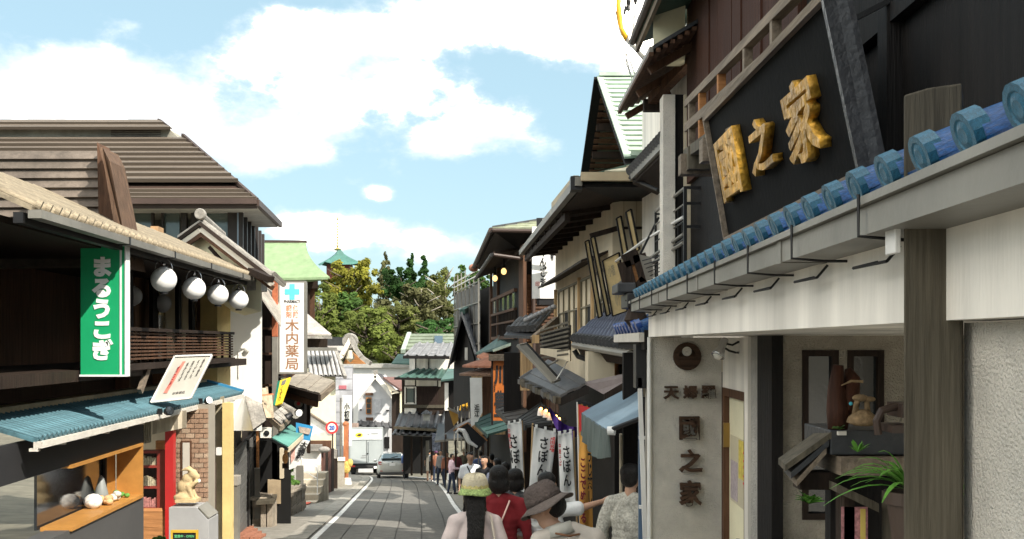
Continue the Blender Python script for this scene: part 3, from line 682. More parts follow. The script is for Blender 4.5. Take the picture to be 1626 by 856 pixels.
def eave_wing():
    # grey tiled eave coming in from the right between the gable house and the near shop
    t = thing('tiled_eave_wing', 'short grey tiled eave jutting in between the gable house and the near columns', 'roof', P(1053,250,9.6))
    E0 = P(1000,275,10.6); E1 = P(1056,215,8.9)
    off = Vector((.5,.35,.28)); tile_roof(t, E0, E1, E0+off, E1+off, .12, tile_grey, k=2, r=.035)
    part('gutter', MB().beam(E0+Vector((.02,0,-.05)), E1+Vector((.02,0,-.05)), .05, .06), metal_gr, t)
    part('fascia', MB().slab([E0+Vector((.03,0,-.06)), E1+Vector((.03,0,-.06)), E1+Vector((.3,.2,-.14)), E0+Vector((.3,.2,-.14))], (0,0,-.05)), w_dark, t)
    part('downpipe', MB().tube([P(1000,282,10.55), P(1018,290,10.4), P(1045,302,10.0)], .018, 7), metal_dk, t)
eave_wing()

# cream building with the deep eaves (street side turns with the road)
CB = Pl((1.22, 13.0), (1.22-.0576*10, 23.0), 'L'); CBf = facing(13.0)
def cream_house():
    t = thing('cream_house', 'cream plastered two-storey house with deep dark eaves and tall dark windows', 'house', (2.6, 16, gz(16)))
    part('wall', MB().pbox(CB, 0, 7.0, -.25, 0, 1.3, 3.62), cream, t); part('ground_floor', MB().pbox(CB, 0.1, 7.0, -.3, -.05, -1.9, 1.299).box(1.25, 4.5, 13.05, 13.3, -1.9, 1.1), w_black, t)
    part('front_wall', MB().box(1.22+.001, 4.5, 13.0, 13.25, 1.1, 3.62), cream, t)
    # eaves
    z0 = 3.50
    a = P(840,388,18.9); a.z = 3.60; c = Vector((.70, 10.9, 3.50)); f = Vector((4.5, 10.9, 3.50)); far = CB.w(7.2, .62, 3.55); 
    ti = Vector((2.4, 13.9, 4.35)); tf = Vector((2.1, 18.0, 4.35))
    part('street_slope', MB().slab([c, far, tf, ti], (0,0,.05)), copper_dk, t)
    courses(t, c+Vector((0,0,.03)), f+Vector((0,0,.03)), ti, ti+Vector((2.1,0,0)), 6, mat('roof_ochre_sheet', (.50,.46,.34), .7, .3, 8, .2, 30, dirt=.3), .02)
    part('soffit', MB().slab([c+Vector((.03,.03,-.02)), far+Vector((.03,0,-.02)), CB.w(7.2,-.2,3.62), CB.w(0,-.2,3.62)], (0,0,-.03)), w_dark, t)
    part('soffit', MB().slab([c+Vector((.03,.04,-.02)), f+Vector((0,.04,-.02)), Vector((4.5,13.2,3.62)), Vector((1.2,13.2,3.62))], (0,0,-.035)), w_black, t)
    for i in range(9):
        u = .2+i*.8; part('rafter', MB().beam(CB.w(u, .60, 3.45), CB.w(u, 0, 3.53), .06, .07), w_dark, t)
    for (p, q) in ((c, Vector((1.9,10.9,3.50))), (Vector((1.95,10.9,3.50)), f)):
        part('eave_gutter', MB().beam(p+Vector((0,-.03,.04)), q+Vector((-.02,-.03,.04)), .07, .085), mat('gutter_beige', (.42,.34,.22), .6, .1, 6, .1, 30), t)
    part('eave_gutter', MB().beam(c+Vector((-.02,0,.0)), far+Vector((-.02,0,0)), .07, .09), metal_gr, t)
    part('eave_gutter', MB().beam(c+Vector((-.03,.3,.07)), c.lerp(far,.28)+Vector((-.03,0,.07)), .06, .07), MATS['gutter_beige'], t)
    part('gutter_end', MB().box(c.x-.1, c.x+.02, c.y+.05, c.y+.25, 3.42, 3.56), metal_dk, t)
    # beams under the eave near the corner
    part('purlin', MB().beam(CB.w(0,.55,3.38), CB.w(7,.55,3.42), .07, .09), w_dark, t)
    # window header with a thin pent eave
    (u1, z1) = CB.hit(940, 374); (u2, z2) = CB.hit(872, 424)
    hp = [CB.w(0.35,.0,2.98), CB.w(6.9,.0,2.98), CB.w(6.9,.34,2.86), CB.w(0.35,.34,2.86)]
    part('pent_eave', MB().slab(hp, (0,0,.03)), w_dark, t)
    part('header_beam', MB().beam(P(986,361,12.9), P(937,375,12.9), .05, .06), w_dark, t); part('header_beam', MB().beam(P(1040,362,12.9), P(986,362,12.9), .04, .03), w_dark, t)
    # windows: dark leaves with cream posts
    for (xa, xb, nx) in ((888,905,2),(905,921,2),(924,941,2),(946,968,2)):
        (ua, _), (ub, _) = CB.hit(xb, 450), CB.hit(xa, 450)
        o = window(t, CB, ua+.02, ub-.02, 1.95, 2.80, .03, mat('frame_olive', (.16,.14,.09), .6), glass_gr, nx, 2, .035, .07)
        part('dark_panel', MB().pbox(CB, ua+.06, ua+(ub-ua)*.45, -.005, .004, 2.0, 2.4), void, o)
    for px in (884, 922, 944):
        (ua, _) = CB.hit(px, 450); part('window_post', MB().pbox(CB, ua-.05, ua+.03, 0, .05, 1.9, 2.84), w_tan, t)
    part('sill', MB().pbox(CB, .2, 7, 0, .08, 1.84, 1.90), w_tan, t)
    for k in range(5):
        u = .15+k*.0; 
    # cladding seams on the front
    for px in (990, 1010):
        part('seam', PB(CBf, px, 300, px+1.2, 420, 0, .008), MATS['gutter_beige'], t)
    # downpipe
    part('downpipe', MB().tube([P(1058,300,10.9), P(1058,345,11.5), P(1052,372,12.9)], .022, 7), metal_dk, t)
cream_house()

def tilted_boards():
    bm_ = mat('board_cream', (.58,.44,.22), .7, .12, 10, .2, 40, dirt=.2); faint = flat('faint_lettering', (.30,.26,.17), .8)
    def board(name, label, q, D, face, txt=None, bw=.014, side=.022):
        t = thing(name, label, 'sign', P((q[2][0]+q[3][0])/2, q[2][1], D), None)
        p = [P(x, y, D+dd) for (x, y, dd) in q]; n = (p[1]-p[0]).cross(p[3]-p[0]).normalized()
        if n.y > 0: n = -n
        part('face', MB().slab(p, -n*.03), face, t)
        for i in range(4):
            a, b = p[i], p[(i+1) % 4]; w = side if i == 1 else bw
            part('frame_bar', MB().beam(a+n*.004-(n*.02), b+n*.004-(n*.02), .06, w, up=n.cross(b-a)), w_black, t)
        if txt:
            xv = (p[2]-p[3]); yv = (p[0]-p[3]); W = xv.length; H = yv.length
            lettering(txt[0], p[3]+xv*.22+yv*.68+n*.002, xv, yv, W*.45, H*.2, faint, t, depth=.002, bold=.02)
            lettering(txt[1], p[3]+xv*.35+yv*.12+n*.002, xv, yv, W*.50, H*.45, faint, t, depth=.002, bold=.02)
        return t
    board('narrow_sign', 'leftmost of the two narrow cream boards leaning before the dark windows', [(929,384,0),(935,381,0),(956,502,0),(950,505,0)], 12.6, bm_)
    board('narrow_sign', 'narrow cream board leaning just left of the large lettered cream board', [(938,378,0),(944,375,0),(969,499,0),(963,502,0)], 12.2, bm_)
    board('letter_sign', 'large cream board with faint lettering leaning above the slate-blue tiles', [(957,414,0),(983,401,0),(996,494,0),(973,502,0)], 11.8, bm_, ('小宿','みやび'))
    board('narrow_sign', 'left one of the pair of thin cream boards standing against the cream wall', [(979,347,0),(986,343,0),(998,408,0),(991,415,0)], 11.4, bm_)
    board('narrow_sign', 'right one of the pair of thin cream boards, nearest the grey handrails', [(994,337,0),(1002,332,0),(1015,396,0),(1008,402,0)], 11.0, bm_)
    t = thing('wooden_box_sign', 'open brown wooden box frame perched left end of the blue tiles', 'box', P(1005,470,9.6))
    q = [P(990,416,9.6), P(1014,404,9.6), P(1026,446,9.6), P(1004,470,9.6)]
    part('back', MB().slab(q, (0,.12,0)), w_orange, t)
    for i in range(4): part('frame_bar', MB().beam(q[i]+Vector((0,-.01,0)), q[(i+1)%4]+Vector((0,-.01,0)), .12, .03, up=(0,1,0)), w_dark, t)
    part('side_panel', MB().slab([P(1014,404,9.58), P(1034,408,9.3), P(1040,440,9.3), P(1026,446,9.58)], (0,.02,0)), metal_gr, t)
tilted_boards()

def corner_bracket():
    t = thing('roof_corner', 'dark grey corner of the near gutter with stacked end tiles', 'roof end', P(990,470,8.9))
    part('corner_tile', MB().box(P(975,0,8.9).x, P(1003,0,8.9).x, 8.6, 9.1, P(0,467,8.9).z, P(0,452,8.9).z), tile_dark, t, bevel=.01)
    part('corner_tile', MB().box(P(990,0,8.8).x, P(1010,0,8.8).x, 8.5, 9.0, P(0,490,8.8).z, P(0,468,8.8).z), metal_dk, t, bevel=.01)
    part('corbel', MB().lathe(P(1010,520,8.6), [(.05,0),(.10,.06),(.06,.16),(.09,.22)], seg=10), w_dark, t)
    p = thing('small_blue_canopy', 'low second canopy edged with deep blue round tiles left of the white fascia', 'canopy', P(1005,540,9))
    cp = Pl(*line(.98, .0), 'L')
    tile_roof(p, cp.w(8.12,0,1.965), cp.w(10.1,0,1.965), cp.w(8.12,-.3,2.08), cp.w(10.1,-.3,2.08), .25, tile_blue, k=1, mcap=flat('cap_navy', (.02,.06,.22), .3, coat=.5), r=.05, capr=.055)
    part('valance', MB().pbox(cp, 8.1, 10.1, -.02, .02, 1.86, 1.93), stucco, p); part('fascia', MB().pbox(cp, 8.1, 10.1, -.3, -.021, 1.80, 1.95), w_black, p)
    # blue glazed door bay beside the lettered wall
    d = thing('blue_shopfront', 'narrow blue glazed shopfront with white uprights left of the lettered wall', 'shopfront', P(1022,700,8.4))
    bl = flat('panel_slate_blue', (.10,.16,.25), .3)
    part('panel', MB().box(P(1014,0,8.5).x, 1.04, 8.5, 8.53, -.85, 1.9), bl, d)
    part('header', MB().box(P(1010,0,8.3).x, 1.04, 8.3, 8.49, 1.50, 1.84), metal_dk, d)
    part('upright', MB().slab([P(1013,600,8.3), P(1019,600,8.3), P(1029,870,8.3), P(1022,870,8.3)], (0,.05,0)), metal_wh, d)
    for y in (693, 803): part('rail', PB(facing(8.42), 1015, y, 1034, y+5, -.03, 0), metal_wh, d)
    part('post', PB(facing(9.9), 990, 560, 1013, 900, -.1, 0), w_black, d)
corner_bracket()

RS = Pl((1.12, 8.8), (.62, 16.0), 'L')     # street line of the next shops
def small_blue_tile_roof():
    t = thing('slate_tile_roof', 'low roof of slate-blue barrel tiles with brown gutter below the lettered cream board', 'roof', P(960,540,11.5))
    E0 = P(1012,556,9.6); E1 = P(908,550,12.6)
    E0 = P(1000,548,10.4); E1 = P(912,538,12.4)
    T0 = P(1008,500,11.6); T1 = P(955,505,13.6)
    tile_roof(t, E0, E1, T0, T1, .14, mat('tile_slateblue', (.085,.10,.15), .45, .25, 6, .2, 30, dirt=.3), k=3, r=.045, mcap=tile_grey)
    part('gutter', MB().tube([E0+Vector((0,-.03,-.09)), E1+Vector((0,-.03,-.07))], .04, 8), metal_gr, t)
    part('fascia', MB().slab([E0+Vector((.03,.02,-.09)), E1+Vector((.03,.02,-.09)), E1+Vector((.1,.15,-.22)), E0+Vector((.1,.15,-.22))], (0,.04,0)), w_dark, t)
    part('downpipe', MB().tube([P(912,556,12.3), P(918,566,12.3), P(935,572,12.2)], .03, 8), metal_dk, t)
    l = thing('louvred_balcony', 'balcony of dark horizontal louvre slats below the tall windows', 'balcony', P(895,560,13.5))
    q0 = P(858,530,15.5); q1 = P(903,514,13.2)
    for i in range(8):
        z = q1.z-.0-.045*i*1.25; part('slat', MB().beam(Vector((q0.x,q0.y,z-.06)), Vector((q1.x,q1.y,z+.02)), .015, .026), w_greyv, l)
    part('back', MB().slab([P(860,530,15.6), P(905,516,13.4), P(905,562,13.4), P(860,562,15.6)], (.02,.1,0)), w_black, l)
    part('base', MB().slab([P(858,553,15.4), P(905,556,13.1), P(905,574,13.1), P(858,562,15.4)], (.02,.1,0)), cream, l)
    b = thing('bay_wall', 'plain cream bay wall with a sloping grey base between the tiled roofs', 'bay', P(960,640,11.6))
    part('panel', MB().slab([P(934,558,11.6), P(976,558,11.6), P(976,602,11.6), P(951,612,11.6), P(934,607,11.6)], (0,.5,0)), cream, b)
    part('side', MB().slab([P(976,558,11.59), P(984,560,11.8), P(984,600,11.8), P(976,602,11.59)], (0,.3,0)), w_orange, b)
    part('side', MB().slab([P(984,560,11.8), P(1010,560,11.2), P(1010,596,11.2), P(984,600,11.8)], (0,.1,0)), glass_gr, b)
    part('base_apron', MB().slab([P(930,606,11.55), P(951,613,11.5), P(1008,590,10.8), P(1008,597,10.7), P(958,626,11.1), P(930,611,11.4)], (0,.05,0)), mat('apron_mauve', (.17,.14,.135), .7), b)
    part('lower_wall', MB().slab([P(960,622,11.7), P(1012,596,11.0), P(1012,640,11.0), P(960,660,11.7)], (0,.1,0)), w_dark, b)
    part('lintel', MB().box(P(976,0,11.2).x, P(1012,0,11.2).x, 11.1, 11.3, P(0,562,11.2).z, P(0,556,11.2).z), w_black, b)
small_blue_tile_roof()

def lower_shops():
    # dark row of shopfronts under the awnings, with posts, running down the right side
    t = thing('dark_shopfronts', 'row of dark timber shopfronts in shade along the right side of the street', 'shopfronts', (1.4, 14, gz(14)))
    pts = [(1.22,8.9),(1.10,12.0),(.92,16.0),(.72,20.0),(.30,25.0),(-.35,31.0),(-1.1,37.0),(-1.9,44.0),(-2.6,50.0)]
    for a, b in zip(pts[:-1], pts[1:]):
        pl = Pl(a, b, 'L'); L = (Vector(b)-Vector(a)).length; gzl = gz(b[1])-.3; top = 1.2 if a[1] < 22 else .4-.05*(a[1]-22)
        gap = a[1] == 37.0; iw = MB(); uw = MB()
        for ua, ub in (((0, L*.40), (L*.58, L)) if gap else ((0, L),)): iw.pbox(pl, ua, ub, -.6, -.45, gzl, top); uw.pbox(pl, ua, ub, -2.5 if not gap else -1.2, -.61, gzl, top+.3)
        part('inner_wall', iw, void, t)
        for k in range(3):
            u = L*(k+.5)/3; part('post', MB().pbox(pl, u-.05, u+.05, -.44, -.34, gzl, top-.1), w_dark, t)
        part('lintel', MB().pbox(pl, 0, L, -.45, -.30, top-.75, top-.6), w_brown, t)
        for k in range(2):
            u = L*(k+.3)/2; part('door', MB().pbox(pl, u, u+L*.14, -.445, -.42, gzl, top-.8), mat('door_mixed', (.10,.085,.06), .6, .6, 2, .1, 20), t)
        for k in range(3):
            u = L*(k+.2)/3; part('shelf', MB().pbox(pl, u, u+L*.2, -.42, -.2, gz((a[1]+b[1])/2), gz((a[1]+b[1])/2)+.7), mat('goods', (.16,.12,.09), .7, .8, 12, .3, 20), t)
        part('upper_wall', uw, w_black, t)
    # grey-blue awning
    a = thing('grey_blue_awning', 'grey-blue shop awning with gathered side valance beside the white door frame', 'awning', P(970,690,9.6))
    cl = mat('awning_greyblue', (.13,.19,.24), .75, .08, 5, .15, 20)
    q = [P(922,655,10.6), P(965,683,8.9), P(1016,662,8.5), P(1016,606,10.4)]
    part('canopy', MB().slab(q, (0,0,-.015)), cl, a)
    mb = MB(); n = 14
    for i in range(n):
        p0 = q[0].lerp(q[1], i/n); p1 = q[0].lerp(q[1], (i+1)/n); h = .22+.10*math.sin(3.1*i/n); w = Vector((.02*math.sin(i*2.4), 0, 0)); w2 = Vector((.02*math.sin((i+1)*2.4), 0, 0)); h2 = .22+.10*math.sin(3.1*(i+1)/n)
        mb.slab([p0, p1, p1+w2-Vector((0,0,h2)), p0+w-Vector((0,0,h))], (.012,0,0))
    part('valance', mb, mat('awning_valance', (.12,.15,.14), .85, .1, 10, .2, 20, stretch=(6,6,1)), a)
    part('roller_end', MB().lathe(P(965,684,8.85), [(.0,0),(.035,0),(.04,.06),(0,.06)], axis=(1,-.3,.05), seg=14), cloth_w, a)
    part('front_bar', MB().tube([P(966,684,8.88), P(1018,664,8.5)], .02, 8), metal_dk, a)
    part('wall_behind', PB(facing(10.5), 985, 690, 1014, 900, -.1, 0), cream, a, label='cream wall with dark calligraphy')
    plet(['大','人'], facing(10.49), 1003, 682, 1015, 720, .0, ink, a, depth=.004, bold=.04)
    # brown shop awnings
    def awn(label, q, m, name='shop_awning', th=.03, ribs=5):
        o = thing(name, label, 'awning', (q[0]+q[2])/2)
        part('canopy', MB().slab(q, (0,0,-th)), m, o)
        for i in range(ribs+1):
            k = i/ribs; part('rib', MB().beam(q[0].lerp(q[1], k)+Vector((0,0,.006)), q[3].lerp(q[2], k)+Vector((0,0,.006)), .02, .014), m, o)
        part('edge', MB().beam(q[0]+Vector((0,-.01,-.03)), q[1]+Vector((0,-.01,-.03)), .03, .07), m, o)
        return o
    br = mat('awning_brown', (.052,.046,.042), .8, .15, 5, .2, 20, dirt=.3)
    awn('dark brown awning above the left white banners', [P(788,649,18.5), P(812,673,15.5), P(862,668,15.0), P(822,640,19.0)], br)
    awn('dark grey awning strip behind the second white banner', [P(812,672,15.4), P(835,676,14.8), P(900,668,14.5), P(860,640,16.5)], mat('awning_charcoal', (.035,.036,.036), .8, .15, 5, .2, 20))
    gr = mat('awning_green', (.03,.075,.065), .75, .15, 5, .2, 20, dirt=.3)
    awn('dark green awning under the orange sign', [P(752,668,26), P(775,690,22.5), P(812,680,22), P(782,655,26.5)], gr)
    awn('grey sloping awning left of the green one', [P(724,676,32), P(752,694,28), P(772,684,27.5), P(748,664,32)], mat('awning_grey', (.16,.15,.145), .8, .1, 5, .2, 20))
    # small patterned banner with a white curl
    s = thing('curl_banner', 'black banner with a white curling hook emblem held on a slanting frame', 'banner', P(740,700,27))
    q = [P(722,683,27), P(742,672,27), P(772,700,27), P(758,715,27)]
    part('cloth', MB().slab(q, (0,.03,0)), ink, s); mb = MB(); mb.tube([P(724,688,26.97), P(728,682,26.96), P(736,684,26.95), P(740,692,26.95), P(745,702,26.95), P(758,710,26.95)], [.02,.05,.06,.07,.06,.03], 7); part('curl_emblem', mb, cloth_w, s)
    part('frame_bar', MB().beam(P(720,684,26.98), P(743,671,26.98), .03), w_orange, s); part('frame_bar', MB().beam(P(743,671,26.98), P(774,700,26.98), .03), w_orange, s)
    # lamps in a cluster and the purple cloth
    lampm = flat('lamp_shade_white', (.85,.80,.74), .6); glow = flat('lamp_glow', (1.0,.45,.12), .6, emit=3.0)
    for i, (px, py) in enumerate(((858,652),(866,655),(873,659),(882,664),(887,668),(897,686))):
        o = thing('small_lantern', f'{["leftmost","second","third","fourth","fifth","lowest"][i]} of the small white lit lamp shades hanging in the dark under the grey roof', 'lamp', P(px,py,13.5), 'small lit lamps under the grey tiled roof')
        part('shade', MB().lathe(P(px,py+8,13.5), [(.040,0),(.034,.05),(.026,.09),(.0,.095)], seg=12), lampm, o, smooth=False)
        part('glow', MB().ball(P(px+1,py-3,13.45), .018, 8, 6), glow, o, smooth=True); part('cord', MB().tube([P(px,py,13.5), P(px,py-25,13.5)], .004, 4), metal_dk, o)
    mb = MB(); n = 10
    for i in range(n):
        k = i/n; k2 = (i+1)/n
        def pp(k, b): return P(872+48*k, 645+32*k+12*math.sin(k*3.1)+(0 if not b else 10+16*math.sin(k*3.1)), 13.2+.12*math.sin(k*14))
        mb.slab([pp(k,0), pp(k2,0), pp(k2,1), pp(k,1)], (0,.01,0))
    single('purple_cloth', 'purple cloth draped under the eaves beside the small lit lamps', 'cloth', mb, mat('cloth_purple', (.09,.03,.28), .85, .25, 20, .3, 30))
lower_shops()

def banner(label, quad, D, m, texts, pole, top=None, D2=None, name='banner'):
    """quad in pixels TL TR BR BL; cloth with slight folds, pole and cross bar"""
    t = thing(name, label, 'banner', G(pole[0][0], D))
    D2 = D2 or D; nu, nv = 8, 22; vs = []; 
    TLx = quad
    for j in range(nv+1):
        for i in range(nu+1):
            u = i/nu; v = j/nv
            x = (quad[0][0]*(1-u)+quad[1][0]*u)*(1-v)+(quad[3][0]*(1-u)+quad[2][0]*u)*v
            y = (quad[0][1]*(1-u)+quad[1][1]*u)*(1-v)+(quad[3][1]*(1-u)+quad[2][1]*u)*v
            p = P(x, y, D+(D2-D)*u); p.y += .02*math.sin(v*7+u*3)+.012*math.sin(u*9+v*2); vs.append(p)
    c = part('cloth', MB().add(vs, [(j*(nu+1)+i, j*(nu+1)+i+1, (j+1)*(nu+1)+i+1, (j+1)*(nu+1)+i) for j in range(nv) for i in range(nu)]), m, t, smooth=True)
    so = c.modifiers.new('thick', 'SOLIDIFY'); so.thickness = .004
    part('pole', MB().tube([P(*pole[0], D+.03), P(*pole[1], D+.03)], .011, 7), w_tan if m is not cloth_y else metal_wh, t)
    a = P(*quad[0], D); b = P(*quad[1], D2); part('cross_bar', MB().tube([a+Vector((-.02,0,.02)), b+Vector((.02,0,.02))], .008, 6), ink, t)
    for k in (.1,.5,.9):
        p = a.lerp(b, k); part('loop', MB().box(p.x-.015, p.x+.015, p.y-.012, p.y+.012, p.z-.01, p.z+.035), cloth_w if m is not cloth_y else ink, t)
    for (s, box, mm, bold, rot) in texts:
        x0, y0, x1, y1 = box; d = D-.045; a = P(x0, y1, d); sk = (quad[3][0]-quad[0][0])/max(quad[3][1]-quad[0][1], 1)
        yv = P(x0-(y1-y0)*sk, y0, d)-a
        lettering(s, a, (1,0,0), yv, P(x1,y1,d).x-a.x, yv.length, mm, t, depth=.002, bold=bold, wob=.025)
    return t
banner('leftmost white vertical banner with black brush lettering under the brown awning', [(806,673),(828,669),(833,800),(818,800)], 14.5, cloth_w, [(['さ','ぼ','ん'], (814,690,829,760), ink, .02, 0), (['中','華','そ','ば'], (809,680,813,712), red_p, .02, 0)], ((829,668),(835,870)))
banner('middle and widest white vertical banner with black and red lettering', [(848,678),(884,686),(868,810),(838,800)], 12.8, cloth_w, [(['さ','ぼ','ん'], (852,694,868,755), ink, .022, 0), (['成','田','名','物'], (872,694,880,718), red_p, .03, 0)], ((846,672),(838,880)))
banner('right white vertical banner with black brush lettering beside the yellow one', [(886,690),(908,686),(914,800),(890,800)], 11.8, cloth_w, [(['さ','ぼ','ん'], (895,708,908,772), ink, .02, 0), (['中','華','そ','ば'], (888,704,892,740), red_p, .02, 0)], ((911,684),(918,880)))
banner('yellow vertical banner with a red top and black and maroon lettering', [(918,640),(938,646),(943,900),(921,900)], 10.6, cloth_y, [(['ほ','う','じ','茶','し'], (933,692,941,800), ink, .04, 0), (['こ','こ','で','ぬ','め','る'], (922,728,932,830), flat('maroon', (.20,.02,.03)), .04, 0)], ((917,638),(923,900)))
for o in [x for x in bpy.data.objects if x.get('label', '').startswith('yellow vertical')]:
    mb = MB(); mb.slab([P(918.5,642,10.55), P(938,648,10.55), P(936,664,10.55), P(920,688,10.55)], (0,.004,0)); part('red_top', mb, red_p, o)

def grey_roof():
    t = thing('low_grey_roof', 'low roof of broad grey slabs with a fraying front edge above the lit lamps', 'roof', P(880,610,14.5))
    q = [P(828,602,16.5), P(890,632,13.6), P(935,612,13.2), P(870,575,16.5)]
    n = 4
    for i in range(n):
        for j in range(2):
            a0 = q[0].lerp(q[1], j/2+.004); a1 = q[0].lerp(q[1], (j+1)/2-.004); b0 = q[3].lerp(q[2], j/2+.004); b1 = q[3].lerp(q[2], (j+1)/2-.004)
            up = Vector((0,0,.012*(i % 2)+.006*(j))); part('roof_slab', MB().slab([a0.lerp(b0, i/n)+up, a1.lerp(b1, i/n)+up, a1.lerp(b1, (i+1)/n)+up, a0.lerp(b0, (i+1)/n)+up], (0,0,.035)), tile_grey, t)
    part('under_deck', MB().slab(q, (0,0,-.10)), w_black, t)
    for i in range(14):
        a = q[0].lerp(q[1], i/14); b = q[0].lerp(q[1], (i+.9)/14); j = random.uniform(-.02,.02); part('edge_tile', MB().beam(a+Vector((-.02,-.03,-.03+j)), b+Vector((-.02,-.03,-.04-j)), .08, .06+random.uniform(0,.03)), w_greyv if i % 3 else tile_grey, t)
    part('ridge_bar', MB().tube([P(826,603,16.4), P(846,590,16.4)], .04, 7), tile_grey, t)
    s = thing('tilted_frame', 'long glazed grey frame tilted on the low grey roof', 'frame', P(850,580,14.4))
    a = P(822,549,14.6); b = P(836,546,14.8); c = P(888,603,14.0); d = P(878,607,13.8)
    part('panel', MB().slab([a,b,c,d], (0,.02,.02)), metal_gr, s)
    for p, w in (((a,d),.035),((b,c),.035),((a,b),.03),((d,c),.03)): part('frame_bar', MB().beam(p[0]+Vector((0,-.02,0)), p[1]+Vector((0,-.02,0)), w, .03), metal_dk if p[0] is b else metal_gr, s)
    part('stay', MB().tube([P(884,602,13.9), P(902,572,14.2)], .008, 6), metal_wh, s); part('stay', MB().tube([P(862,585,14.5), P(886,572,14.4)], .015, 6), metal_gr, s)
    o = thing('tan_wall_bay', 'tan boarded wall bay behind the tilted frame', 'wall', P(840,600,17.5))
    W = facing(17.5)
    for i in range(4): part('board', PB(W, 826+i*5, 545, 830.6+i*5, 620, -.06, 0), w_tan, o)
    part('dark_side', PB(facing(17.6), 800, 560, 828, 660, -.5, 0), w_black, o)
    # two small dark tiled pent roofs below the white sign
    r = thing('small_pent_roofs', 'pair of stacked dark grey pent roofs with round ridge tiles below the white sign', 'roof', P(845,520,18.5))
    tile_roof(r, P(806,524,19.5), P(850,522,18.2), P(822,508,20.2), P(878,490,19.2), .22, tile_grey, k=2, r=.05)
    part('lower_roof', MB().slab([P(800,532,19.2), P(858,534,18.0), P(872,518,18.8), P(812,518,20.0)], (0,0,-.05)), tile_dark, r)
    part('barge', MB().beam(P(846,540,17.8), P(884,508,18.4), .08, .12), w_grey, r); part('end_grain', MB().box(P(845,0,17.8).x, P(856,0,17.8).x, 17.7, 17.9, P(0,545,17.8).z, P(0,532,17.8).z), w_tan, r)
    for i in range(9): part('ridge_tile', MB().ball(P(836+i*5.4, 508-i*2.6, 18.6), (.055,.06,.045), 10, 6), mat('tile_light_grey', (.32,.32,.33), .6), r, smooth=True)
grey_roof()

